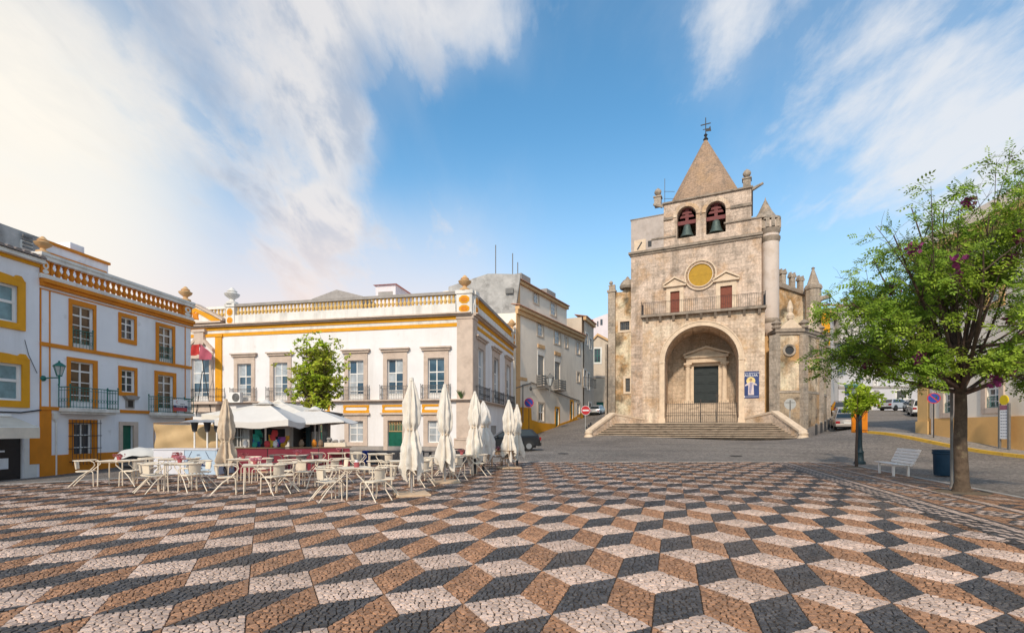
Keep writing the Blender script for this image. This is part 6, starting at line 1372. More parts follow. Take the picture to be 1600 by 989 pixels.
# ------------------------------------------------------------------ trees
def leaflet(v, f, c, d, n, L_, W_):
    b = len(v); s = d.cross(n).normalized()*W_*.5
    v += [c, c+d*L_*.5+s, c+d*L_, c+d*L_*.5-s]; f.append((b, b+1, b+2, b+3))
def tree(name, label, base, forks, envelope, rnd, trunk_r, limbs, leaf_mats, nleaf, leaf_len, pinnate, blossoms=0, sub=6, twigs=5, trunk_pts=None, rise=.3, bare=.0, thin=None):
    """forks: where limbs leave the trunk; envelope(rnd) gives a point inside the crown."""
    t = thing(name, label, 'tree', base); bx, by, bz = base
    k = MB(); tp = trunk_pts or [(0, 0, 0), (0, 0, forks[0]), ]
    P0 = [Vector((bx+x, by+y, bz+z)) for x, y, z in tp]
    n = len(P0); rr = [trunk_r*(1.35 if i == 0 else 1.0-.35*i/(n-1)) for i in range(n)]
    k.tube(P0, rr, 10); top = P0[-1]; tips = []
    br = MB()
    def curve(a, b, bend, n=6):
        m = (a+b)/2+bend; return [a*(1-s)**2+m*2*s*(1-s)+b*s*s for s in [i/n for i in range(n+1)]]
    for i in range(limbs):
        e = envelope(rnd); fz = rnd.uniform(*forks); st = min(max((fz)/(P0[-1].z-bz), 0), 1)*(n-1); j = min(int(st), n-2); a = P0[j].lerp(P0[j+1], st-j)
        if (e-a).length < .6: continue
        L_ = (e-a).length; bend = Vector((0, 0, rise*L_*rnd.uniform(-.1, .7)))+Vector((rnd.uniform(-.1, .1), rnd.uniform(-.1, .1), 0))*L_
        c = curve(a, e, -bend*.5+Vector((e.x-a.x, e.y-a.y, 0))*.12, 8); r0 = trunk_r*rnd.uniform(.18, .38); br.tube(c, r0, 6, r0*.22, cap=False)
        for s_ in range(sub):
            u = rnd.uniform(.45, 1.0); p = c[min(int(u*8), 7)]; d = (c[-1]-c[3]).normalized(); q = p+(d*rnd.uniform(.3, 1.0)+Vector((rnd.gauss(0, .6), rnd.gauss(0, .6), rnd.gauss(.15, .45))))*L_*.26
            c2 = curve(p, q, Vector((0, 0, rnd.uniform(0, .12)))*L_*.3, 4); br.tube(c2, r0*.28, 4, r0*.10, cap=False)
            for w_ in range(twigs):
                u2 = rnd.uniform(.25, 1.0); p2 = c2[min(int(u2*4), 3)].lerp(c2[min(int(u2*4)+1, 4)], .5); q2 = p2+(Vector((rnd.gauss(0, 1), rnd.gauss(0, 1), rnd.gauss(.1, .8))).normalized())*L_*rnd.uniform(.07, .15)
                br.tube([p2, (p2+q2)/2+Vector((0, 0, .02*L_)), q2], r0*.09, 3, r0*.04, cap=False); tips.append((p2, q2))
    k.build('trunk', M['bark'] if trunk_r > .08 else M['bark_thin'], t, True); br.build('branches', M['bark_thin'], t, True)
    sets = [([], []) for _ in leaf_mats]; keep = [q for q in tips if thin is None or thin(q[1], rnd)]
    clump = {}
    for p, q in keep:
        key = (round(q.x/.9), round(q.y/.9), round(q.z/.8)); mi = clump.setdefault(key, rnd.choices(range(len(leaf_mats)), [m[1] for m in leaf_mats])[0])
        if rnd.random() < bare: continue
        for l in range(nleaf):
            s = p.lerp(q, rnd.uniform(.45, 1.1)); d = (q-p).normalized()*.5+Vector((rnd.gauss(0, 1), rnd.gauss(0, 1), rnd.gauss(-.1, .6))); d.normalize()
            ll = leaf_len*rnd.uniform(.7, 1.25); v, f = sets[mi if rnd.random() < .8 else rnd.randrange(len(leaf_mats))]
            if pinnate:
                up = Vector((rnd.gauss(0, .5), rnd.gauss(-.75, .5), .85)).normalized(); side = d.cross(up).normalized()
                for z_ in range(pinnate):
                    o = s+d*ll*(z_+.6)/pinnate-Vector((0, 0, ll*.22*((z_+1)/pinnate)**2))
                    for sg in (-1, 1): leaflet(v, f, o, (side*sg+d*.5+Vector((0, 0, -.15))).normalized(), up, ll*.31, ll*.17)
                leaflet(v, f, s+d*ll-Vector((0, 0, ll*.2)), d, up, ll*.30, ll*.14)
            else: leaflet(v, f, s, d, Vector((rnd.gauss(0, .7), rnd.gauss(-.8, .7), rnd.gauss(.8, .5))).normalized(), ll, ll*.55)
    off = Vector(base); cr = None; V_, F_, I_ = [], [], []
    for mi, (v, f) in enumerate(sets):
        b = len(V_); V_ += v; F_ += [tuple(i+b for i in q) for q in f]; I_ += [mi]*len(f)
    me = bpy.data.meshes.new('crown'); me.from_pydata([tuple(q-off) for q in V_], [], F_)
    for m, _ in leaf_mats: me.materials.append(M[m])
    me.polygons.foreach_set('material_index', I_); o = bpy.data.objects.new('crown', me); COL.objects.link(o); o.parent = t
    if blossoms:
        bb = MB(); rr_ = [q for q in keep if q[1].y < by+1.0] or keep
        for i in range(blossoms):
            p, q = rnd.choice(rr_); s = q-Vector((0, 0, .05))
            for z_ in range(34):
                a = Vector((rnd.gauss(0, .055), rnd.gauss(0, .055), -rnd.uniform(0, .26))); d = Vector((rnd.gauss(0, 1), rnd.gauss(0, 1), rnd.gauss(0, 1))).normalized()*.055; e = d.cross(Vector((.3, .5, .8))).normalized()*.055
                bb.poly([s+a-d, s+a+e, s+a+d, s+a-e])
        bb.build('blossom', M['blossom'], t)
    return t
def trees():
    rnd = random.Random(21)
    # acacia by the right kerb
    cx, cy = TREE
    fk = Vector((cx, cy, 3.1)); spread = lambda el: 2.75+1.75*max(0, math.sin(el))**1.2+.55*math.sin(2*el)
    def env(r):
        el = R(r.choice((r.uniform(-8, 25), r.uniform(10, 60), r.uniform(30, 85)))); az = r.uniform(0, 2*math.pi); L_ = spread(el)*r.uniform(.72, 1.0)*(1+.10*math.sin(az*3+el*5))
        return fk+Vector((math.cos(az)*math.cos(el)*L_*1.0+.10*L_*math.sin(el), math.sin(az)*math.cos(el)*L_*.82, math.sin(el)*L_*1.06))
    tree('flowering_acacia', 'tall acacia with pink blossom clusters and feathery leaves by the right kerb', (cx, cy, 0), (2.7, 3.9), env, rnd, .165, 62, [('leaf', .74), ('leaf_young', .26)], 10, .27, 4, blossoms=36, sub=6, twigs=5,
         trunk_pts=[(0, 0, -.05), (.02, 0, .3), (-.01, .02, 1.3), (.02, .03, 2.2), (.0, .02, 2.9), (.08, .05, 3.9)], rise=.25, bare=.30, thin=lambda q, r: (q-fk).length > 1.9 or r.random() < .12)
    # sapling beside the lamp post
    bx, by = SAPL; c2 = Vector((bx+.10, by, 3.0))
    def env2(r):
        while True:
            p = Vector((r.uniform(-1, 1), r.uniform(-1, 1), r.uniform(-1, 1)))
            if .4 < p.length < 1: break
        return c2+Vector((p.x*.74*(1-.25*max(0, -p.z)), p.y*.7*(1-.25*max(0, -p.z)), p.z*.72))
    tree('sapling', 'slim young tree with a lime green ball of leaves before the lamp post', (bx, by, 0), (1.9, 2.7), env2, rnd, .055, 34, [('leaf_bright', 1)], 9, .15, 0, sub=4, twigs=4,
         trunk_pts=[(0, 0, -.05), (-.01, 0, .8), (.02, 0, 1.6), (.03, 0, 2.0), (.1, 0, 2.7)], rise=.1)
    # tree behind the kiosk
    bx, by = (497-800)/FPX*31, 31.0; c3 = Vector((bx, by, 5.2))
    def env3(r):
        while True:
            p = Vector((r.uniform(-1, 1), r.uniform(-1, 1), r.uniform(-1, 1)))
            if .3 < p.length < 1: break
        wd = 1.0-.62*max(0, p.z)**.8
        return c3+Vector((p.x*1.75*wd, p.y*1.6*wd, p.z*2.5))
    tree('plaza_tree', 'leafy yellow green tree behind the kiosk umbrellas in front of the palace', (bx, by, 0), (2.2, 5.4), env3, rnd, .15, 64, [('leaf_yellow', .6), ('leaf_bright', .4)], 8, .23, 0, sub=5, twigs=4,
         trunk_pts=[(0, 0, -.05), (.05, 0, 1.2), (-.03, 0, 2.6), (.02, 0, 4.2), (0, 0, 6.3)], rise=.25, bare=.26)
trees()
# ------------------------------------------------------------------ cafe furniture
M['cream_metal'] = mat('cream_metal', (.78, .67, .53), .5, .06, 5, spec=.4)
M['cream_seat'] = mat('cream_seat', (.76, .65, .51), .6, .08, 8, .15, 60)
M['brown_metal'] = mat('brown_metal', (.22, .14, .085), .55, .08, 5)
M['grey_wicker'] = mat('grey_wicker', (.20, .165, .15), .7, .1, 20, .3, 90)
M['dark_wicker'] = mat('dark_wicker', (.035, .037, .043), .7, .1, 20, .3, 90)
M['cafe_red'] = mat('cafe_red', (.36, .08, .09), .6, .12, 6)
M['petal'] = mat('petal', (.55, .19, .22), .7, .2, 20, island=.3)
M['umbrella_cloth'] = mat('umbrella_cloth', (.74, .68, .60), .9, .06, 2.5, .25, 25, stain=(.55, .48, .42), samt=.4, sscale=1.5)
M['umbrella_white'] = mat('umbrella_white', (.68, .64, .60), .9, .05, 2.5, .2, 25, stain=(.62, .58, .54), samt=.3, sscale=1.5)
M['umbrella_tan'] = mat('umbrella_tan', (.58, .46, .34), .9, .08, 2.5, .25, 25)
M['tarp'] = mat('tarp', (.52, .36, .19), .8, .08, 1.5, .3, 6, stain=(.36, .24, .12), samt=.5, sscale=1.2)
M['counter_red'] = mat('counter_red', (.20, .022, .04), .55, .1, 3); M['counter_white'] = mat('counter_white', (.66, .65, .70), .5, .04, 3); M['counter_blue'] = mat('counter_blue', (.42, .53, .66), .45, .05, 3)
M['kiosk_dark'] = mat('kiosk_dark', (.028, .034, .045), .6, .15, 3); M['kiosk_teal'] = mat('kiosk_teal', (.022, .06, .075), .5, .1, 3)
M['shelf_grey'] = mat('shelf_grey', (.55, .54, .52), .6, .06, 4); M['steel'] = mat('steel', (.50, .49, .48), .35, .08, 6, metal=.6)
M['base_slab'] = mat('base_slab', (.58, .42, .28), .85, .15, 5, .3, 30)
for _i, _pc in enumerate(((.02, .13, .42), (.02, .30, .24), (.60, .30, .03), (.50, .05, .06), (.28, .07, .30), (.62, .50, .05), (.06, .25, .06))): M['pack%d' % _i] = mat('pack', _pc, .45, .2, 8)

def make_chair(m='cream_metal', seat='cream_seat', name='cafe_chair'):
    t = thing(name, 'cream armchair', 'chair'); r = .014
    k = MB(); pts = [(.21*math.cos(a)*(1.05 if abs(math.cos(a)) > .5 else 1), -.02+.21*math.sin(a)) for a in [2*math.pi*i/16 for i in range(16)]]
    k.prism_z([(max(-.20, min(.20, x*1.15)), max(-.20, min(.20, y*1.15))) for x, y in pts], .435, .455); k.build('seat', M[seat], t)
    k = MB(); n = 8
    for i in range(n):
        a0, a1 = [-.55+1.1*(i+j)/n for j in (0, 1)]
        q = [(.27*math.sin(a), .07-.30*math.cos(a)) for a in (a0, a1)]
        k.hexa([(q[0][0], q[0][1], .50), (q[1][0], q[1][1], .50), (q[1][0]*.94, q[1][1]*.94+.005, .50), (q[0][0]*.94, q[0][1]*.94+.005, .50)], [(q[0][0]*1.12, q[0][1]*1.12, .74), (q[1][0]*1.12, q[1][1]*1.12, .74), (q[1][0]*1.06, q[1][1]*1.06+.005, .74), (q[0][0]*1.06, q[0][1]*1.06+.005, .74)])
    k.build('backrest', M[seat], t)
    k = MB(); arc = [(.31*math.sin(a), .06-.34*math.cos(a), .745) for a in [-1.9+3.8*i/18 for i in range(19)]]
    for p in (arc,): k.tube(p, r, 5)
    k.build('top_rail', M[m], t)
    for s in (-1, 1):
        k = MB(); k.tube([(s*.295, .17, .745), (s*.30, .25, .70), (s*.285, .27, .62), (s*.24, .20, .53), (s*.20, .12, .45)], r, 5); k.build('arm', M[m], t)
        k = MB(); k.tube([(s*.20, .17, .44), (s*.225, .21, .40), (s*.23, .225, 0)], r, 5); k.build('leg', M[m], t)
        k = MB(); k.tube([(s*.20, .10, .44), (s*.215, -.08, .30), (s*.235, -.34, 0)], r, 5); k.build('leg', M[m], t)
    k = MB(); k.tube([(-.2, -.17, .43), (-.2, .17, .43), (.2, .17, .43), (.2, -.17, .43), (-.2, -.17, .43)], r*.9, 4); k.build('seat_frame', M[m], t)
    return t
def make_table(m='cream_metal', top='cream_seat'):
    t = thing('cafe_table', 'table', 'table')
    k = MB(); k.box(-.35, .35, -.35, .35, .715, .735); k.build('tabletop', M[top], t, bevel=.006)
    for sx in (-1, 1):
        for sy in (-1, 1): k = MB(); k.tube([(sx*.30, sy*.30, .715), (sx*.31, sy*.31, 0)], .016, 5); k.build('leg', M[m], t)
    k = MB(); k.box(-.31, .31, -.31, -.295, .68, .714); k.box(-.31, .31, .295, .31, .68, .714); k.box(-.31, -.295, -.295, .295, .68, .714); k.box(.295, .31, -.295, .295, .68, .714); k.build('apron', M[m], t)
    return t
def make_flowers(rnd):
    t = thing('flower_pot', 'pot', 'flower pot')
    k = MB(); k.lathe([(.05, 0), (.065, .10), (.055, .10)], 0, 0, 10); k.build('pot', M['cafe_red'], t)
    k = MB()
    for i in range(90):
        a = rnd.uniform(0, 6.28); rr = rnd.uniform(.01, .15); z = .07+rnd.uniform(0, .10); d = .022
        k.poly([(rr*math.cos(a)-d, rr*math.sin(a), z), (rr*math.cos(a), rr*math.sin(a)-d, z+d), (rr*math.cos(a)+d, rr*math.sin(a), z+.4*d), (rr*math.cos(a), rr*math.sin(a)+d, z-.3*d)])
    o = k.build('petals', M['petal'], t); o['kind'] = 'stuff'; return t
def make_box():
    t = thing('napkin_box', 'box', 'napkin box'); k = MB(); k.lathe([(.062, 0), (.066, .11), (.05, .12), (.05, .115)], 0, 0, 12); k.build('holder', M['cafe_red'], t)
    k = MB(); k.prism_y([(-.035, .115), (.035, .115), (.02, .165), (-.025, .17)], -.03, .03); k.build('napkins', M['banner_white'], t); return t
def cafe():
    rnd = random.Random(33)
    proto = {'cream': make_chair(), 'grey': make_chair('grey_wicker', 'grey_wicker'), 'brown': make_chair('brown_metal', 'brown_metal'), 'dark': make_chair('dark_wicker', 'dark_wicker')}
    tables = {'cream': make_table(), 'grey': make_table('grey_wicker', 'cream_seat'), 'brown': make_table('brown_metal', 'brown_metal'), 'dark': make_table('dark_wicker', 'cream_seat')}
    extra = {'flowers': make_flowers(rnd), 'box': make_box()}
    used = set()
    def put(src, key, loc, rz, label, group):
        o = src[key]
        if id(o) not in used: used.add(id(o)); o.location = loc; o.rotation_euler = (0, 0, rz); WL[o.name] = Vector(loc)
        else: o = copy_tree(o, loc, rz)
        o['label'] = label; o['group'] = group
    # px of the table foot, distance, turn, kind, seats (angle round the table), what stands on it, where it is
    T = [(181, 14.6, .25, 'cream', (200, 340, 30), 'flowers', 'in front of the green house door'),
         (279, 13.5, .55, 'cream', (205, 330, 250, 70), 'flowers', 'in front of the pale blue counter'),
         (272, 15.6, .2, 'cream', (190, 345), 'flowers', 'touching the pale counter panels'),
         (403, 12.9, .45, 'cream', (215, 335, 20), 'flowers', 'before the folded tan parasol'),
         (380, 15.4, .1, 'cream', (350, 95), 'flowers', 'beside the folded tan parasol'),
         (462, 17.4, .3, 'grey', (180, 300, 40), 'flowers', 'along the red counter front'),
         (492, 14.7, .5, 'cream', (200, 330, 30, 265), 'none', 'facing the red counter middle'),
         (556, 11.9, .62, 'cream', (222, 318, 10, 165), 'box', 'nearest to the camera in the middle'),
         (528, 19.4, .2, 'cream', (185, 350), 'flowers', 'at the right end of the red counter'),
         (590, 18.6, .35, 'cream', (200, 320), 'none', 'in front of the dark planter'),
         (628, 14.4, .3, 'cream', (205, 335, 40), 'box', 'just left of the tallest closed parasol'),
         (640, 19.6, .1, 'dark', (180, 0), 'flowers', 'behind the tallest closed parasol'),
         (684, 16.3, .5, 'cream', (210, 330, 90), 'box', 'between the two nearest closed parasols'),
         (724, 17.8, .25, 'cream', (260, 190, 350), 'flowers', 'beside the black post parasol'),
         (738, 22.4, .1, 'dark', (180, 10), 'none', 'far back by the palace corner base'),
         (776, 21.2, .3, 'brown', (200, 320, 85), 'flowers', 'before the parked black car')]
    side = {0: 'right', 1: 'far right', 2: 'far side', 3: 'far left', 4: 'left', 5: 'near left', 6: 'near side', 7: 'near right'}
    cn = {'cream': 'cream', 'grey': 'grey', 'brown': 'brown', 'dark': 'black'}
    for px, Y, rz, kind, seats, item, where in T:
        x = (px-800)/FPX*Y
        put(tables, kind, (x, Y, .016), rz, '%s cafe table %s' % (cn[kind], where), 'cafe tables on the square')
        names = set()
        for a in seats:
            an = R(a+rnd.uniform(-8, 8)); d = rnd.uniform(.62, .74); cx, cy = x+d*math.cos(an), Y+d*math.sin(an)
            s = side[int(((a % 360)+22.5)//45) % 8]
            while s in names: s = {'left': 'near left', 'right': 'near right', 'near left': 'near side', 'near right': 'near side', 'near side': 'middle', 'far left': 'far side', 'far right': 'far side', 'far side': 'middle'}.get(s, s+' corner')
            names.add(s)
            put(proto, kind, (cx, cy, .016), math.atan2(Y-cy, x-cx)-math.pi/2+rnd.uniform(-.18, .18), '%s armchair on the %s of the table %s' % (cn[kind], s, where), 'cafe chairs round the tables')
        if item == 'flowers': put(extra, 'flowers', (x+rnd.uniform(-.08, .08), Y+rnd.uniform(-.08, .08), .752), rnd.uniform(0, 6), 'pink flowers on the %s table %s' % (cn[kind], where), 'flower pots on the cafe tables')
        elif item == 'box': put(extra, 'box', (x+.02, Y, .752), 0, 'red napkin box on the table %s' % where, 'napkin boxes on the cafe tables')
cafe()

# ------------------------------------------------------------------ parasols
def closed_parasol(px, Y, top, hem, label, m='umbrella_cloth', w=.32, base='slab', seed=1, lean=0.0, tie=.50):
    rnd = random.Random(seed); x = (px-800)/FPX*Y; zt = EYE+(HY-top)/FPX*Y; zh = EYE+(HY-hem)/FPX*Y
    t = thing('closed_parasol', label, 'parasol', (x, Y, .016), 'closed cream parasols on the square')
    k = MB(); k.tube([(x, Y, 0), (x, Y, zt-.03)], .028, 8); k.build('pole', M['steel'] if base == 'slab' else M['iron'], t)
    k = MB(); n = 64; H = zt-zh; ph = rnd.uniform(0, 6); rows = 44; ids = []
    for i in range(rows+1):
        s = i/rows; z = zt-H*s
        if s < .06: r = w*(.15+.3*s/.06*.6)
        elif s < tie: r = w*(.33+.55*math.sin((s-.06)/(tie-.06)*math.pi*.72))
        elif s < tie+.08: r = w*(.62-.12*math.sin((s-tie)/.08*math.pi))
        else: r = w*(.62+.42*min(1, (s-tie-.08)/.22))
        dep = .16 if s < tie else .30; row = []
        for j in range(n):
            a = 2*math.pi*j/n; f = 1+dep*math.cos(a*8+ph+s*1.2+.5*math.sin(s*5))+.10*math.sin(a*3+ph*2+s*4)+.05*math.sin(a*13+s*9)+(.30 if s > tie else .16)*mnoise.noise((math.cos(a)*1.8+seed*7, math.sin(a)*1.8, s*9))+.12*mnoise.noise((math.cos(a)*4+seed*3, math.sin(a)*4, s*17))
            zz = z+(0 if s < .9 else (.13*math.sin(a*4+ph)+.09*math.sin(a*7+ph*2))*(s-.9)*10*H/2.2)
            row.append(k.P(x+lean*s+r*f*math.cos(a), Y+r*f*math.sin(a), zz))
        ids.append(row)
    for A, B in zip(ids, ids[1:]):
        for j in range(n): k.face(A[j], B[j], B[(j+1) % n], A[(j+1) % n])
    k.face(*ids[0][::-1])
    k.build('canopy', M[m], t, True)
    k = MB(); zz = zt-H*(tie+.04); k.lathe([(w*.56, zz-.03), (w*.60, zz), (w*.56, zz+.03)], x+lean*tie, Y, 16); k.build('strap', M['umbrella_tan'], t)
    k = MB(); k.lathe([(.06, zt-.05), (.05, zt+.03), (0, zt+.05)], x, Y, 8); k.build('cap', M[m], t)
    if base == 'slab':
        k = MB(Fr(x, Y, .35)); k.box(-.42, .42, -.42, .42, .016, .07); k.build('base', M['base_slab'], t, bevel=.01)
    elif base == 'black': k = MB(); k.lathe([(.05, 0), (.05, .55), (.035, .57)], x, Y, 8); k.build('base', M['iron'], t)
closed_parasol(643, 12.4, 592, 738, 'tallest closed cream parasol, standing nearest on a square slab', w=.225, seed=1)
closed_parasol(695, 15.3, 602, 726, 'closed cream parasol on a square slab, second from the tallest one', w=.235, seed=2, tie=.58)
closed_parasol(742, 18.2, 613, 718, 'closed cream parasol on a black post by the palace corner', w=.255, base='black', seed=3, tie=.48)
closed_parasol(755, 19.6, 628, 712, 'white closed parasol with loose cloth behind the black post parasol', m='umbrella_white', w=.29, base='black', seed=4, tie=.42, lean=.12)
closed_parasol(795, 20.9, 626, 713, 'closed cream parasol on a slab, left one of the far pair', w=.255, seed=5, tie=.55)
closed_parasol(808, 22.4, 633, 711, 'slimmer closed cream parasol on a black post in the far pair', w=.23, base='black', seed=6, tie=.55)
closed_parasol(353, 16.4, 625, 726, 'closed tan parasol with its cloth tied up beside the open canopies', m='umbrella_tan', w=.25, base='black', seed=7, tie=.60)
def open_parasol(px, Y, top, rim, halfw, label, m, turn, dep=None, valance=.22):
    x = (px-800)/FPX*Y; zt = EYE+(HY-top)/FPX*Y; zr = EYE+(HY-rim)/FPX*Y; F = Fr(x, Y, turn)
    t = thing('open_parasol', label, 'parasol', (x, Y, .0), 'open parasols over the kiosk counter')
    k = MB(F); k.tube([(0, 0, 0), (0, 0, zt)], .035, 8); k.build('pole', M['white_wood'], t)
    k = MB(F); N_ = 8; per = []
    cs = [(-1, -1), (1, -1), (1, 1), (-1, 1)]
    for a, b in zip(cs, cs[1:]+cs[:1]):
        for i in range(N_): s = i/N_; per.append((a[0]+(b[0]-a[0])*s, a[1]+(b[1]-a[1])*s, s))
    rings = []
    for j in range(1, 8):
        u = j/7; rings.append([k.P(px_*halfw*u, py_*halfw*u, zt-(zt-zr)*u**1.05-.16*u*math.sin(math.pi*s)*(zt-zr)) for px_, py_, s in per])
    tp = k.P(0, 0, zt+.02); n = len(per)
    for i in range(n): k.face(tp, rings[0][i], rings[0][(i+1) % n])
    for A, B in zip(rings, rings[1:]):
        for i in range(n): k.face(A[i], B[i], B[(i+1) % n], A[(i+1) % n])
    low = [k.P(px_*halfw*1.0, py_*halfw*1.0, zr-.16*math.sin(math.pi*s)*(zt-zr)-valance-.02*math.sin(i*1.7)) for i, (px_, py_, s) in enumerate(per)]
    for i in range(n): k.face(rings[-1][i], low[i], low[(i+1) % n], rings[-1][(i+1) % n])
    o = k.build('canopy', M[m], t)
    k = MB(F); k.box(-.35, .35, -.35, .35, zt-.10, zt-.08); k.lathe([(.3, zt-.06), (.12, zt+.06), (0, zt+.1)], 0, 0, 8); k.build('vent', M[m], t)
    for sx, sy in cs: k = MB(F); k.tube([(0, 0, zt-.12), (sx*halfw*.97, sy*halfw*.97, zr-.04)], .018, 4); k.build('rib', M['white_wood'], t)
    k = MB(F); k.box(-.4, .4, -.4, .4, 0, .06); k.build('base', M['base_slab'], t)
open_parasol(415, 19.2, 628, 656, 1.28, 'large open white parasol in the middle of the kiosk terrace', 'umbrella_white', .10)
open_parasol(492, 21.5, 638, 658.5, 1.55, 'open white parasol at the right end of the kiosk', 'umbrella_white', .12, valance=.04)
open_parasol(437, 23.2, 627, 649, 2.25, 'wide open beige parasol behind the white ones', 'umbrella_cloth', -.02, valance=.30)
open_parasol(376, 22.0, 641, 656, .85, 'small open beige parasol behind the closed tan one', 'umbrella_cloth', .2)

# ------------------------------------------------------------------ kiosk
def kiosk():
    rnd = random.Random(17)
    # corner counter with print
    F = Fr((240-800)/FPX*18.1, 18.1, R(-8)); X, Z = F.x, F.z; xm, x1 = X(288), X(337); h = .91
    t = thing('bar_counter', 'white and pale blue bar counter with beer lettering on its panels', 'counter', F.w(1.3, 0, .016))
    k = MB(F); k.box(0, xm-.012, 0, .06, .03, h); k.build('panel', M['counter_white'], t)
    k = MB(F); k.box(xm+.012, x1, 0, .06, .03, h); k.build('panel', M['counter_blue'], t)
    k = MB(F); k.box(x1+.004, x1+.05, .01, .95, .03, h); k.build('side_panel', M['counter_blue'], t)
    k = MB(F); k.box(-.03, x1+.07, -.03, .98, h+.002, h+.04); k.build('counter_top', M['counter_white'], t)
    k = MB(F); k.box(0, x1, .1, .9, .03, h-.01); k.build('carcass', M['kiosk_dark'], t)
    yb = -.004; wq = x1-xm; cx = xm+wq*.46
    k = MB(F)
    for s in (-1, 1): k.tube([(cx+s*wq*.22, yb, h*.95), (cx+s*wq*.33, yb, h*.68), (cx+s*wq*.40, yb, h*.64), (cx+s*wq*.40, yb, h*.34), (cx+s*wq*.34, yb, h*.28), (cx+s*wq*.30, yb, h*.08)], .009, 4)
    k.build('bottle_outline', M['navy'], t)
    k = MB(F); k.box(cx-wq*.36, cx+wq*.36, yb-.004, yb+.003, h*.36, h*.62); k.build('name_plate', M['navy'], t)
    text('CORAL', F, cx, h*.49, yb-.008, h*.235, M['banner_white'], t, sx=1.0); text('CERVEJA', F, cx, h*.28, yb-.003, h*.09, M['navy'], t); text('Nº1', F, cx, h*.80, yb-.003, h*.09, M['navy'], t)
    G = Fr(*F.w(x1+.05, .02, 0)[:2], F.a+R(90)); text('CORAL', G, .45, h*.48, -.006, .42, M['navy'], t, rot=R(-90), sx=1.05)
    text('café', F, xm*.45, h*.62, yb-.003, .20, M['navy'], t)
    k = MB(F); k.prism_y([(xm*.66+.11*math.cos(a), h*.72+.06*math.sin(a)) for a in [i*math.pi/6 for i in range(12)]], yb-.004, yb+.002); k.build('print_mark', M['cafe_red'], t)
    # tarpaulin screen behind it
    G = Fr((239-800)/FPX*19.8, 19.8, R(-8)); X2, Z2 = G.x, G.z; xe = X2(344); zb, zt = Z2(240, 703), Z2(240, 661)
    t = thing('tarpaulin_screen', 'tan tarpaulin stretched on a rusty frame behind the beer counter', 'tarpaulin', G.w(1.3, 0, 0))
    k = MB(G); n1, n2 = 26, 10; ids = []
    for i in range(n1+1):
        for j in range(n2+1):
            s, u = i/n1, j/n2; ids.append(k.P(.05+(xe-.05)*s, .02+.04*math.sin(s*13+u*4)+.03*math.sin(s*7-u*9), zb+.05+(zt-zb-.08)*u-.04*math.sin(math.pi*s)*u))
    for i in range(n1):
        for j in range(n2): q = i*(n2+1)+j; k.face(ids[q], ids[q+n2+1], ids[q+n2+2], ids[q+1])
    k.build('tarpaulin', M['tarp'], t, True)
    k = MB(G); k.tube([(0, .05, 0), (0, .05, zt), (xe, .05, zt+.06), (xe, .05, 0)], .03, 6); k.tube([(0, .05, zb), (xe, .05, zb)], .03, 6); k.build('frame', M['brown_metal'], t)
    # patio heaters
    for i, (px, w_) in enumerate(((304, 'left'), (324, 'middle'), (339, 'right'))):
        Y = 18.9-.1*i; x = (px-800)/FPX*Y; z1 = EYE+(HY-658)/FPX*Y
        t = thing('patio_heater', 'steel patio heater with a dished hood, %s of three above the beer counter' % w_, 'heater', (x, Y, 0), 'patio heaters behind the counter')
        k = MB(); k.tube([(x, Y, 0), (x, Y, z1-.35)], .03, 8); k.build('pole', M['white_wood'], t)
        k = MB(); k.lathe([(.07, z1-.4), (.10, z1-.25), (.12, z1-.08), (.16, z1-.02)], x, Y, 12); k.build('burner', M['iron'], t)
        k = MB(); k.lathe([(.46, z1-.04), (.44, z1-.02), (.2, z1+.045), (0, z1+.07)], x, Y, 20); k.build('hood', M['steel'], t, True)
        k = MB(); k.lathe([(.2, 0), (.2, .5), (.1, .6)], x, Y, 12); k.build('base', M['steel'], t)
    # red counter
    A = Fr((366-800)/FPX*18.6, 18.6, R(14)); X, Z = A.x, A.z; cuts = [X(366), X(418), X(498), X(535), X(547)]; h = .93
    t = thing('red_counter', 'dark red kiosk counter in four panels behind the grey chairs', 'counter', A.w(2, 0, 0))
    for i in range(4): k = MB(A); k.box(cuts[i]+.015, cuts[i+1]-.015, 0, .06, .02, h-.02*(i % 2)); k.build('panel', M['counter_red'], t)
    k = MB(A); k.box(cuts[0]-.02, cuts[-1]+.02, -.03, .5, h, h+.035); k.build('counter_top', M['brown_metal'], t)
    # the kiosk body: dark back wall with lit doorway, column, posts
    K = Fr((360-800)/FPX*21.8, 21.8, R(8)); X, Z = K.x, K.z; zt = 2.15
    t = thing('kiosk', 'dark kiosk with an open doorway, grey shelf unit and a white column', 'kiosk', K.w(3, 0, 0))
    a, b, c, d = X(360), X(446.5), X(453), X(478.5); e = X(484); f = X(496); g = X(512); 
    k = MB(K); k.box(a, b, .5, .6, 0, zt); k.box(a, a+.1, .6, 3, 0, zt); k.build('back_wall', M['kiosk_dark'], t)
    k = MB(K); k.box(b, c, -.1, .5, 0, zt); k.build('column', M['white_trim'], t)
    k = MB(K); k.box(c, d, 2.2, 2.3, 0, zt); k.box(c-.05, c, .5, 2.2, 0, zt); k.build('inner_wall', M['dark_wood'], t)
    k = MB(K); k.box(d, e, -.05, .25, 0, zt); k.build('post', M['kiosk_teal'], t)
    k = MB(K); k.box(e, f, .3, .5, 0, zt); k.box(X(500.5), g, .3, .4, 0, zt); k.m = 1; k.box(X(503), X(509.5), .26, .299, .6, zt-.2); k.build('side_door', [M['white_trim'], M['glass_curtain']], t)
    k = MB(K); k.box(g, X(515), -.02, .2, 0, zt+.2); k.build('post', M['plinth'], t)
    k = MB(K); k.box(a-.1, X(515), -.15, 3, zt+.2, zt+.32); k.build('roof', M['kiosk_dark'], t)
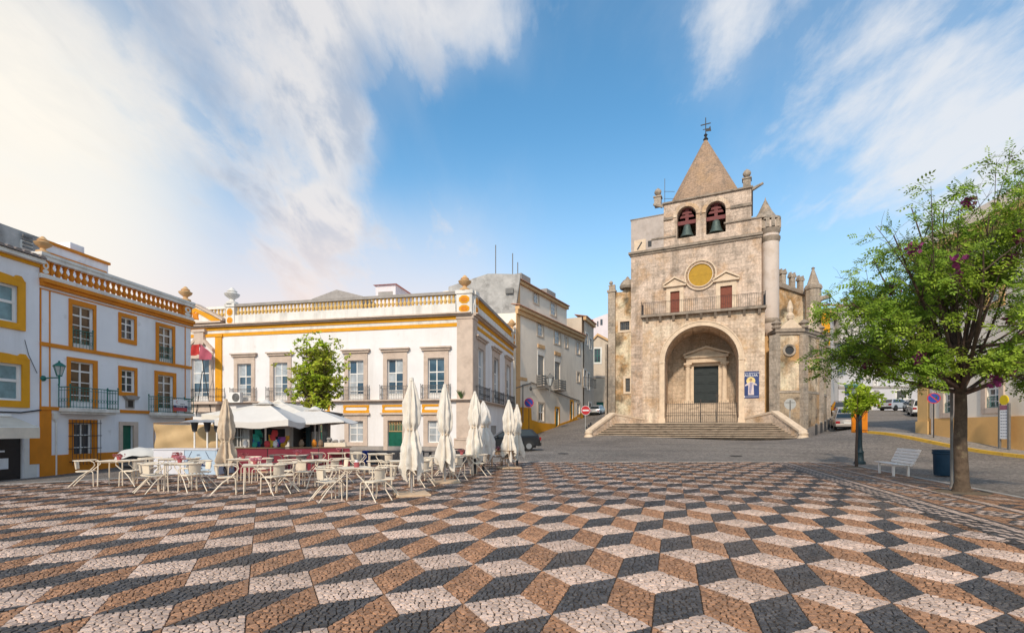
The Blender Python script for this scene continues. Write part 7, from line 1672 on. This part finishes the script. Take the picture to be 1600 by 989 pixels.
    for i in range(5): k = MB(K); zz = .95+.28*i; k.box(c+.1, d-.1, 1.7, 2.19, zz, zz+.03); k.build('shelf', M['brown_metal'], t)
    for i in range(5):
        for j, sd in enumerate(('left', 'right')):
            k = MB(K); xx = c+(d-c)*(.32 if j == 0 else .66); zz = .981+.28*i; k.lathe([(.035, zz), (.035, zz+.14), (.012, zz+.19), (.012, zz+.24)], xx, 1.9, 6); solo(k, 'bottle', M['pack%d' % rnd.randrange(7)], 'small bottle at the %s of the %s shelf in the kiosk doorway' % (sd, ('lowest', 'second lowest', 'middle', 'second highest', 'top')[i]), 'bottle', K.w(xx, 1.9, zz), 'bottles on the kiosk shelves')
    # shelf unit of square pigeon holes
    sx0, sx1, sz0, sz1 = X(361.5), X(383, .3), Z(370, 698), Z(370, 668); k = MB(K); y0, y1 = .05, .45; n = 2; th = .04
    u = thing('shelf_unit', 'pale grey shelf unit of square compartments in front of the dark wall', 'shelf', K.w((sx0+sx1)/2, .2, 0))
    for i in range(3): xx = sx0+(sx1-sx0)*i/2; k.box(xx-th/2, xx+th/2, y0, y1, sz0, sz1)
    for i in range(3): zz = sz0+(sz1-sz0)*i/2; k.box(sx0, sx1, y0+.003, y1-.003, zz-th/2, zz+th/2)
    k.box(sx0+.02, sx1-.02, y1-.05, y1-.02, sz0, sz1); k.build('frame', M['shelf_grey'], u)
    k = MB(K); k.box(sx1+.03, X(393, .3), .05, .45, 0, sz1+.02); k.build('side_cabinet', M['shelf_grey'], u)
    k = MB(K); k.box(sx0, sx1, .06, .44, 0, sz0-.03); k.build('cabinet', M['kiosk_dark'], u)
    # goods on the counter
    def ball_stack(px, py, n, spread, size, cols, label, name='snack_bag', cat='snack bag', group='snack bags and fruit on the red counter'):
        for i in range(n):
            ordn = ('first', 'second', 'third', 'fourth', 'fifth', 'sixth', 'seventh')[i]; ci = rnd.choice(cols); cnm = ('blue', 'green', 'orange', 'red', 'purple', 'yellow', 'dark green')[ci]
            x = A.x(px-spread+2*spread*(i+rnd.uniform(.2, .8))/n, .3); z = h+.04+(0 if n < 3 else rnd.uniform(0, 1)*size*4*(i/n)); s = size*rnd.uniform(.8, 1.2); k = MB(A)
            yy = .15+rnd.uniform(0, .25); sk = rnd.uniform(-.3, .3)*s; k.hexa([(x-s*.6, yy-.02, z), (x+s*.6, yy-.02, z), (x+s*.62, yy+.02, z), (x-s*.6, yy+.02, z)], [(x-s*.8+sk, yy-s*.45, z+s*.9), (x+s*.8+sk, yy-s*.45, z+s*.85), (x+s*.8+sk, yy+s*.4, z+s*.9), (x-s*.8+sk, yy+s*.4, z+s*.9)]); k.hexa([(x-s*.8+sk, yy-s*.45, z+s*.9), (x+s*.8+sk, yy-s*.45, z+s*.85), (x+s*.8+sk, yy+s*.4, z+s*.9), (x-s*.8+sk, yy+s*.4, z+s*.9)], [(x-s*.6+sk*2, yy-.02, z+s*1.9), (x+s*.65+sk*2, yy-.02, z+s*1.8), (x+s*.62+sk*2, yy+.02, z+s*1.8), (x-s*.6+sk*2, yy+.02, z+s*1.9)]); solo(k, name, M['pack%d' % ci], '%s bag, %s from the left %s' % (cnm, ordn, label), cat, A.w(x, .3, z), group)
    for px, py, n, sp, sz, cols, lab in ((402, 690, 6, 5, .14, (0, 0, 1), 'in the pile left of the parasol pole'), (425, 690, 7, 7, .12, (2, 3, 5), 'in the bright pile right of the parasol pole'), (437, 690, 5, 5, .10, (4, 4, 0), 'in the purple pile on the red counter'), (444, 690, 3, 4, .10, (2, 2), 'by the white kiosk column')):
        ball_stack(px, py, n, sp, sz, cols, lab)
    for px, lab, m in ((384, 'white cup on the left part of the red counter', 'banner_white'), (430.5, 'white cup in front of the fruit on the red counter', 'banner_white'), (471, 'brown clay jug on the counter before the dark doorway', 'brown_metal'), (501, 'brown storage jar on the counter by the white side door', 'brown_metal'), (491, 'terracotta pot under the black menu board', 'orange')):
        x = A.x(px, .2); k = MB(A); k.lathe([(.06, h+.036), (.10, h+.12), (.09, h+.24), (.05, h+.28), (.055, h+.33)], x, .2, 10); solo(k, 'jar', M[m], lab, 'jar', A.w(x, .2, h+.036))
    x = A.x(524, .3); t2 = thing('fruit_crate', 'pale crate heaped with dark bread rolls at the right end of the counter', 'crate', A.w(x, .3, h+.036)); k = MB(A); k.box(x-.4, x+.4, .12, .5, h+.037, h+.2); k.build('crate', M['cream_seat'], t2)
    for i in range(14): k = MB(A); k.ball(x+rnd.uniform(-.32, .32), rnd.uniform(.2, .42), h+.24+rnd.uniform(0, .12), .07, 8, .8); k.build('roll', M['plinth'], t2)
    # menu board
    bx, by, bz = K.w(X(491), -.5, 0); k = MB(K); xx0, xx1 = X(485.5, -.5), X(497, -.5)
    t3 = thing('menu_board', 'black menu board on a post at the right of the kiosk doorway', 'sign', (bx, by, 0)); k.box(xx0, xx1, -.52, -.48, Z(491, 674, -.5), Z(491, 664, -.5)); k.build('board', M['kiosk_dark'], t3); k = MB(K); k.tube([((xx0+xx1)/2, -.46, 0), ((xx0+xx1)/2, -.46, 1.6)], .03, 6); k.build('post', M['brown_metal'], t3)
    # low dark planters behind the tables
    for px, Y, w_, m, lab in ((574, 24.0, .5, 'sign_blue', 'blue plastic crate on the ground behind the tables'), (618, 23.6, 2.6, 'dark_wicker', 'long black planter box in front of the palace door'), (722, 24.0, 1.2, 'dark_wicker', 'short black planter box by the palace corner')):
        x = (px-800)/FPX*Y; k = MB(); k.box(x-w_/2, x+w_/2, Y, Y+.45, 0, .62); t4 = solo(k, 'planter_box', M[m], lab, 'planter', (x, Y+.2, 0))
kiosk()

# ------------------------------------------------------------------ street furniture
M['bench_white'] = mat('bench_white', (.84, .75, .69), .55, .05, 5)
def bench():
    p = (1396-800)/FPX*17.9, 17.9; F = Fr(p[0], p[1], R(252)); t = thing('park_bench', 'white slatted park bench on the kerb near the blue bin', 'bench', F.w(0, 0, .016))
    L_ = .92
    for i in range(5): k = MB(F); y = -.28+i*.105; z = .42-.006*i; k.box(-L_, L_, y, y+.085, z, z+.03); k.build('seat_slat', M['bench_white'], t, bevel=.006)
    for i in range(5):
        k = MB(F); y = .26+i*.045; z = .50+i*.105; k.M = Matrix.Translation((0, y, z)) @ Matrix.Rotation(R(-22), 4, 'X'); k.box(-L_, L_, 0, .028, -.045, .045); k.M = None; k.build('back_slat', M['bench_white'], t, bevel=.006)
    for s in (-1, 1):
        k = MB(F); x = s*.62; k.box(x-.04, x+.04, -.25, -.19, .016, .42); k.build('leg', M['bench_white'], t); k = MB(F); k.box(x-.04, x+.04, .18, .24, .016, .42); k.build('leg', M['bench_white'], t)
        k = MB(F); k.box(x-.035, x+.035, -.25, .26, .385, .412); k.M = Matrix.Translation((x, .25, .40)) @ Matrix.Rotation(R(-22), 4, 'X'); k.box(-.035, .035, .03, .06, 0, .62); k.build('bracket', M['bench_white'], t)
bench()
def street_items():
    x, y = (1474-800)/FPX*17.6, 17.6; t = thing('litter_bin', 'dark blue round litter bin standing on the road edge behind the bench', 'bin', (x, y, 0))
    k = MB(); k.lathe([(.26, .02), (.275, .08), (.295, .86), (.32, .88), (.32, .93), (.28, .93), (.26, .5)], x, y, 28); k.build('bin_body', M['bin_blue'], t, True)
    k = MB(); k.lathe([(.31, .78), (.325, .80), (.325, .84), (.31, .85)], x, y, 28); k.build('rim', M['bin_blue'], t)
    k = MB(); k.box(x+.29, x+.40, y-.2, y-.1, 0, 1.05); k.build('bin_post', M['bin_blue'], t)
    # plain sign pole by the acacia
    Y = 14.0; x = (1487-800)/FPX*Y; t = thing('sign_pole', 'thin grey steel pole standing beside the acacia trunk', 'pole', (x, Y, .016)); k = MB(); k.tube([(x, Y, 0), (x, Y, EYE+(HY-612)/FPX*Y)], .035, 8); k.build('pole', M['iron_grey'], t)
    k = MB(); k.lathe([(.07, .016), (.05, .06)], x, Y, 10); k.build('foot', M['iron_grey'], t)
    # lamp post behind the sapling with an orange banner
    Y = 23.6; x = (1343.5-800)/FPX*Y; z1 = EYE+(HY-603)/FPX*Y
    t = thing('street_lamp', 'dark green cast iron lamp post with lantern behind the sapling', 'street lamp', (x, Y, 0))
    k = MB(); k.lathe([(.24, 0), (.24, .10), (.17, .18), (.15, .50), (.18, .56), (.12, .66), (.10, .9), (.085, 2.0), (.065, z1-.2), (.11, z1-.1), (.05, z1)], x, Y, 12); k.build('post', M['lamp_green'], t, True)
    lantern(W0, x, Y, z1, .62, t, 'lamp_green')
    G = Fr(x+.24, Y+.35, 0)
    t = thing('road_barrier', 'orange plastic sign panel strapped behind the lamp post', 'sign', (x, Y+.4, .9)); za, zb = EYE+(HY-676)/FPX*Y, EYE+(HY-640)/FPX*Y; xa, xb = (1332-800)/FPX*Y-x, (1356.5-800)/FPX*Y-x
    k = MB(G); k.box(xa, xb, 0, .10, za, zb); k.build('panel', M['barrier_orange'], t, bevel=.02)
    k = MB(G); k.box(xa+.08, xb-.08, -.015, -.002, za+.1, zb-.1); k.build('recess', M['barrier_orange'], t)
    for zz in (za+.12, zb-.12): k = MB(G); k.tube([(xa+.1, -.03, zz), (-.1, -.48, zz), (.1, -.48, zz), (xb-.1, -.03, zz)], .012, 4); k.build('strap', M['iron'], t)
    # bollards
    for i, (px, Y) in enumerate(((1275.5, 42.5), (1283.5, 43.5), (1289.5, 44.5), (1294.5, 45.6), (1298, 46.8), (1301, 48.2))):
        x = (px-800)/FPX*Y; z = gz(x, Y); t = thing('bollard', 'dark iron bollard beside the chapel, number %s from the stair end' % ('one two three four five six'.split()[i]), 'bollard', (x, Y, z), 'bollards beside the chapel')
        k = MB(); k.lathe([(.09, z-.1), (.085, z+.85), (.07, z+.87)], x, Y, 10); k.build('shaft', M['iron'], t); k = MB(); k.lathe([(.10, z+.87), (.10, z+.93), (.05, z+.98), (0, z+.99)], x, Y, 10); k.build('cap', M['iron_grey'], t)
    for i, (px, Y, w_) in enumerate(((916.5, 49.0, 'nearest'), (920, 50.5, 'middle'), (923, 52, 'farthest'))):
        x = (px-800)/FPX*Y; z = gz(x, Y); t = thing('bollard', 'dark bollard left of the church stairs, the %s of three' % w_, 'bollard', (x, Y, z), 'bollards left of the church stairs'); k = MB(); k.lathe([(.09, z-.1), (.085, z+.85), (0, z+.95)], x, Y, 8); k.build('shaft', M['iron'], t)
    # signs
    x, y = tuple(at(826.5, 0, 57.5))[:2]; z = gz(x, y); round_sign('traffic_sign', 'blue round no parking sign on a post at the orange base of the cream house', x, y, z, EYE+(HY-629)/FPX*57.5, .55, 'no_parking', R(5))
    Y = 52; x, y = at(915, 0, Y)[:2]; z = gz(x, y); round_sign('traffic_sign', 'red no entry sign with a white bar at the mouth of the side street', x, y, z, EYE+(HY-641)/FPX*Y, .50, 'no_entry', R(8))
    Y = 44.5; x, y = at(1234.5, 0, Y)[:2]; z = gz(x, y); round_sign('traffic_sign', 'bare grey back of a round traffic sign in front of the chapel', x, y, z, EYE+(HY-631)/FPX*Y, .50, 'back', R(-10))
    # drain covers on the road
    for px, py, w_ in ((880, 707, 'left'), (1150, 712, 'right')):
        Y = 30.5 if w_ == 'left' else 29; x = (px-800)/FPX*Y; z = gz(x, Y); k = MB(); k.lathe([(.34, z+.0), (.34, z+.012), (.3, z+.016), (0, z+.016)], x, Y, 20); solo(k, 'manhole_cover', M['iron'], 'round iron manhole cover in the grey road, %s of two' % w_, 'manhole cover', (x, Y, z))
M['bin_blue'] = mat('bin_blue', (.012, .045, .085), .5, .12, 4); M['lamp_green'] = mat('lamp_green', (.012, .032, .042), .5, .1, 5); M['barrier_orange'] = mat('barrier_orange', (.70, .22, .01), .5, .08, 4)
street_items()

def covered_scooter():
    Y = 18.6; x = (226-800)/FPX*Y; F = Fr(x, Y, R(20)); t = thing('motor_scooter', 'black motor scooter under a grey cover left of the beer counter', 'scooter', (x, Y, 0))
    for xw in (-.55, .55):
        k = MB(F); k.M = Matrix.Translation((xw, 0, .24)) @ Matrix.Rotation(R(90), 4, 'X'); k.lathe([(.14, -.05), (.22, -.05), (.24, 0), (.22, .05), (.14, .05)], 0, 0, 16); k.build('wheel', M['iron'], t, True)
    k = MB(F); k.prism_y([(-.75, .30), (-.3, .26), (.25, .26), (.45, .35), (.60, .60), (.5, .72), (-.6, .70), (-.8, .55)], -.16, .16); k.build('body', M['kiosk_dark'], t, bevel=.03)
    k = MB(F); n1, n2 = 14, 8; ids = []
    for i in range(n1+1):
        for j in range(n2+1):
            s, u = i/n1, j/n2*2-1; xx = -.85+1.6*s; zz = .74+.24*math.sin(math.pi*min(1, s*1.05))**.6-.30*abs(u)**2.2+.02*math.sin(s*19+u*5); ids.append(k.P(xx, u*.34, zz))
    for i in range(n1):
        for j in range(n2): q = i*(n2+1)+j; k.face(ids[q], ids[q+n2+1], ids[q+n2+2], ids[q+1])
    k.build('cover', M['shelf_grey'], t, True)
covered_scooter()
# ------------------------------------------------------------------ cars
def paint(n, c, metal=.25): return mat(n, c, .28, .03, 3, spec=.5, metal=metal, coat=.6)
M['paint_black'] = paint('paint_black', (.012, .013, .016)); M['paint_beige'] = paint('paint_beige', (.30, .26, .23)); M['paint_silver'] = paint('paint_silver', (.42, .43, .46)); M['paint_white'] = paint('paint_white', (.70, .70, .68), 0); M['paint_dark'] = paint('paint_dark', (.03, .035, .045))
M['tyre'] = mat('tyre', (.018, .018, .018), .85, .1, 8); M['rim'] = mat('rim', (.35, .35, .36), .35, .05, 6, metal=.7); M['car_glass'] = mat('car_glass', (.02, .028, .032), .05, .05, 2, spec=.8)
M['tail_red'] = mat('tail_red', (.28, .008, .01), .25, .05, 4); M['head_lamp'] = mat('head_lamp', (.55, .56, .58), .15, .05, 4); M['car_trim'] = mat('car_trim', (.02, .02, .021), .6, .05, 4); M['plate'] = mat('plate', (.70, .70, .66), .5, .03, 4)
SEDAN = dict(L=4.5, W=1.75, body=[(-2.25, .32), (-2.25, .62), (-2.2, .86), (-1.55, .95), (.95, .93), (1.9, .80), (2.22, .66), (2.25, .34)], roof=[(-1.62, .94), (-.95, 1.40), (.15, 1.43), (1.05, .93)])
HATCH = dict(L=4.2, W=1.76, body=[(-2.1, .32), (-2.12, .66), (-2.02, .98), (-1.3, 1.0), (1.0, .95), (1.8, .82), (2.08, .66), (2.1, .34)], roof=[(-2.0, .98), (-1.55, 1.44), (.15, 1.50), (1.15, .95)])
SUV = dict(L=4.4, W=1.82, body=[(-2.2, .40), (-2.22, .8), (-2.12, 1.08), (1.0, 1.06), (1.9, .96), (2.18, .8), (2.2, .42)], roof=[(-2.1, 1.07), (-1.75, 1.62), (.2, 1.66), (1.15, 1.05)])
VAN = dict(L=4.4, W=1.80, body=[(-2.2, .36), (-2.22, .7), (-2.2, 1.10), (1.1, 1.08), (1.9, .92), (2.18, .74), (2.2, .38)], roof=[(-2.2, 1.09), (-2.12, 1.80), (.35, 1.84), (1.35, 1.07)])
def car(spec, m, x, y, yaw, label, pitch=True):
    z = gz(x, y); t = thing('parked_car', label, 'car', (x, y, z), 'cars parked round the square')
    F = Fr(x, y, yaw, z); hw = spec['W']/2; wr = .32
    fx, fy = math.cos(yaw), math.sin(yaw)
    zf, zb = gz(x+fx*1.35, y+fy*1.35)-z, gz(x-fx*1.35, y-fy*1.35)-z; sl = (zf-zb)/2.7; z0 = (zf+zb)/2
    class SF:                                        # follows the slope of the street
        def w(s, X, Y_, Z_): return F.w(X, Y_, Z_+z0+sl*X)
    S_ = SF()
    def loft(prof, ws, name, mm, cap=True):
        k = MB(S_); n = len(prof)
        R_ = [[k.P(px, s*w_, pz) for (px, pz), w_ in zip(prof, ws)] for s in (-1, 1)]
        return k, R_
    b = spec['body']; top = [p for p in b]; k = MB(S_); lay = ((1.0, 0.0, .92), (1.0, .0, 1.0), (.97, .0, 1.0))
    # body: side outline swept over the width with rounded shoulders
    secs = [(-1.0, .93, .06), (-.96, .98, .02), (-.86, 1.0, 0), (.86, 1.0, 0), (.96, .98, .02), (1.0, .93, .06)]
    rings = []
    for u, sc, dz in secs:
        ring = []
        for px, pz in b: ring.append(k.P(px*(sc if abs(px) > 1.5 else 1), u*hw, pz-(dz if pz > .7 else 0)))
        rings.append(ring)
    n = len(b)
    for A, B in zip(rings, rings[1:]):
        for i in range(n-1): k.face(A[i], A[i+1], B[i+1], B[i])
        k.face(A[n-1], A[0], B[0], B[n-1])
    k.face(*rings[0]); k.face(*rings[-1][::-1]); k.build('body', M[m], t, True)
    rf = spec['roof']; k = MB(S_); wb, wt = hw*.94, hw*.74
    P = [(rf[0], wb), (rf[1], wt), (rf[2], wt), (rf[3], wb)]
    a = [[k.P(px, s*w_, pz) for (px, pz), w_ in P] for s in (-1, 1)]
    for i in range(3): k.face(a[0][i], a[0][i+1], a[1][i+1], a[1][i])
    k.face(*a[0][::-1]); k.face(*a[1]); k.build('cabin', M[m], t)
    def pane(name, pts): k = MB(S_); k.poly(pts); k.build(name, M['car_glass'], t)
    def lerp(p, q, s): return tuple(p[i]+(q[i]-p[i])*s for i in range(3))
    for nm, i, e in (('rear_window', 0, -1), ('windscreen', 2, 1)):
        (p0, w0), (p1, w1) = P[i], P[i+1]; o = .012
        nx, nz = (p1[1]-p0[1]), -(p1[0]-p0[0]); nl = math.hypot(nx, nz); nx, nz = -nx/nl*o, -nz/nl*o
        if nz < 0: nx, nz = -nx, -nz
        A_, B_, C_, D_ = (p0[0]+nx, -w0*.93, p0[1]+nz), (p0[0]+nx, w0*.93, p0[1]+nz), (p1[0]+nx, w1*.93, p1[1]+nz), (p1[0]+nx, -w1*.93, p1[1]+nz)
        q = [lerp(A_, D_, .1), lerp(B_, C_, .1), lerp(B_, C_, .9), lerp(A_, D_, .9)]; pane(nm, q)
    for s in (-1, 1):
        xs = [(rf[0][0]+.28, rf[1][0]+.12), (rf[0][0]*.35+rf[3][0]*.65-.62, rf[0][0]*.35+rf[3][0]*.65-.60), (rf[3][0]-.30, rf[2][0]+.05)]
        def pt(xb, xt, u): zb_, zt_ = rf[0][1]+.04, (rf[1][1]+rf[2][1])/2-.07; xx = xb+(xt-xb)*u; return (xx, s*(wb+(wt-wb)*(.06+u*.86)+.012), zb_+(zt_-zb_)*u)
        for (b0, t0), (b1, t1) in ((xs[0], xs[1]), ((xs[1][0]+.09, xs[1][1]+.09), xs[2])): pane('side_window', [pt(b0, t0, 0), pt(b1, t1, 0), pt(b1, t1, 1), pt(b0, t0, 1)])
        k = MB(S_); k.box(rf[3][0]-.42, rf[3][0]-.25, s*hw*1.0-.09 if s > 0 else s*hw-.09, s*hw*1.0+.09 if s > 0 else s*hw+.09, .95, 1.08); k.build('mirror', M[m], t)
        for xw in (-1.3, 1.32):
            k = MB(S_); k.M = Matrix.Translation((xw, s*(hw-.10), wr)) @ Matrix.Rotation(R(90), 4, 'X'); k.lathe([(wr*.6, -.11), (wr*.95, -.11), (wr, -.07), (wr, .07), (wr*.95, .11), (wr*.6, .11)], 0, 0, 20); w_ = k.build('wheel', M['tyre'], t, True)
            k = MB(S_); k.M = Matrix.Translation((xw, s*(hw-.0), wr)) @ Matrix.Rotation(R(90), 4, 'X')
            k.lathe([(wr*.6, -.015), (wr*.55, .0), (wr*.2, -.01), (0, -.012)], 0, 0, 14); k.build('rim', M['rim'], w_)
            k = MB(S_); n_ = 10; pr = [(xw+(wr+.07)*math.cos(math.pi*i/n_), wr+(wr+.07)*math.sin(math.pi*i/n_)) for i in range(n_+1)]; k.prism_y(pr, s*hw-.012 if s > 0 else s*hw-.012, s*hw+.012 if s > 0 else s*hw+.012); k.build('wheel_arch', M['car_trim'], t)
        xb = b[1][0]; k = MB(S_); zt_ = b[2][1]-.06; k.box(xb-.03, xb+.10, s*hw*.60 if s > 0 else s*hw*.95, s*hw*.95 if s > 0 else s*hw*.60, zt_-.24, zt_-.04); k.build('tail_light', M['tail_red'], t)
        xf = b[-2][0]; k = MB(S_); k.box(xf-.12, xf+.02, s*hw*.58 if s > 0 else s*hw*.93, s*hw*.93 if s > 0 else s*hw*.58, b[-2][1]-.08, b[-2][1]+.08); k.build('headlight', M['head_lamp'], t)
    k = MB(S_); xb, xf = b[0][0], b[-1][0]; k.box(xb-.07, xb+.2, -hw*.96, hw*.96, .30, .52); k.build('rear_bumper', M['car_trim'] if m != 'paint_beige' else M[m], t, bevel=.03)
    k = MB(S_); k.box(xf-.2, xf+.06, -hw*.96, hw*.96, .30, .50); k.build('front_bumper', M['car_trim'], t, bevel=.03)
    k = MB(S_); k.box(xb-.085, xb-.071, -.26, .26, .54, .65) if False else k.box(b[1][0]-.05, b[1][0]-.03, -.26, .26, .56, .67); k.build('number_plate', M['plate'], t)
    k = MB(S_); k.box(xf-.5, xf+.045, -hw*.45, hw*.45, .52, .62); k.build('grille', M['car_trim'], t)
    k = MB(S_); k.box(xb+.3, xf-.3, -hw*.9, hw*.9, .2, .4); k.build('underbody', M['car_trim'], t)
def cars():
    P = lambda px, Y: ((px-800)/FPX*Y, Y)
    car(SEDAN, 'paint_beige', *P(1319, 43.5), R(62), 'beige silver saloon seen from behind, parked beyond the chapel bollards')
    car(HATCH, 'paint_silver', *P(1319, 51), R(62), 'silver hatchback parked in front of the beige saloon')
    car(SUV, 'paint_dark', *P(1314, 58), R(62), 'dark car with a long roof parked farthest in the row by the chapel')
    car(VAN, 'paint_white', *P(1437, 55), R(215), 'white van with dark windows parked beside the yellow cornered house') if False else car(VAN, 'paint_white', *P(1437, 54), R(58), 'white van with dark rear windows parked beside the ochre cornered house')
    car(HATCH, 'paint_black', *P(1428, 60), R(58), 'black hatchback parked between the white van and silver car')
    car(HATCH, 'paint_silver', *P(1399, 64), R(20), 'silver estate car seen from the side below the barred window')
    car(HATCH, 'paint_black', *P(793, 33.5), R(190), 'black car parked behind the far pair of closed parasols')
    car(HATCH, 'paint_silver', *P(934, 80), R(64), 'pale car parked up the narrow side street')
cars()
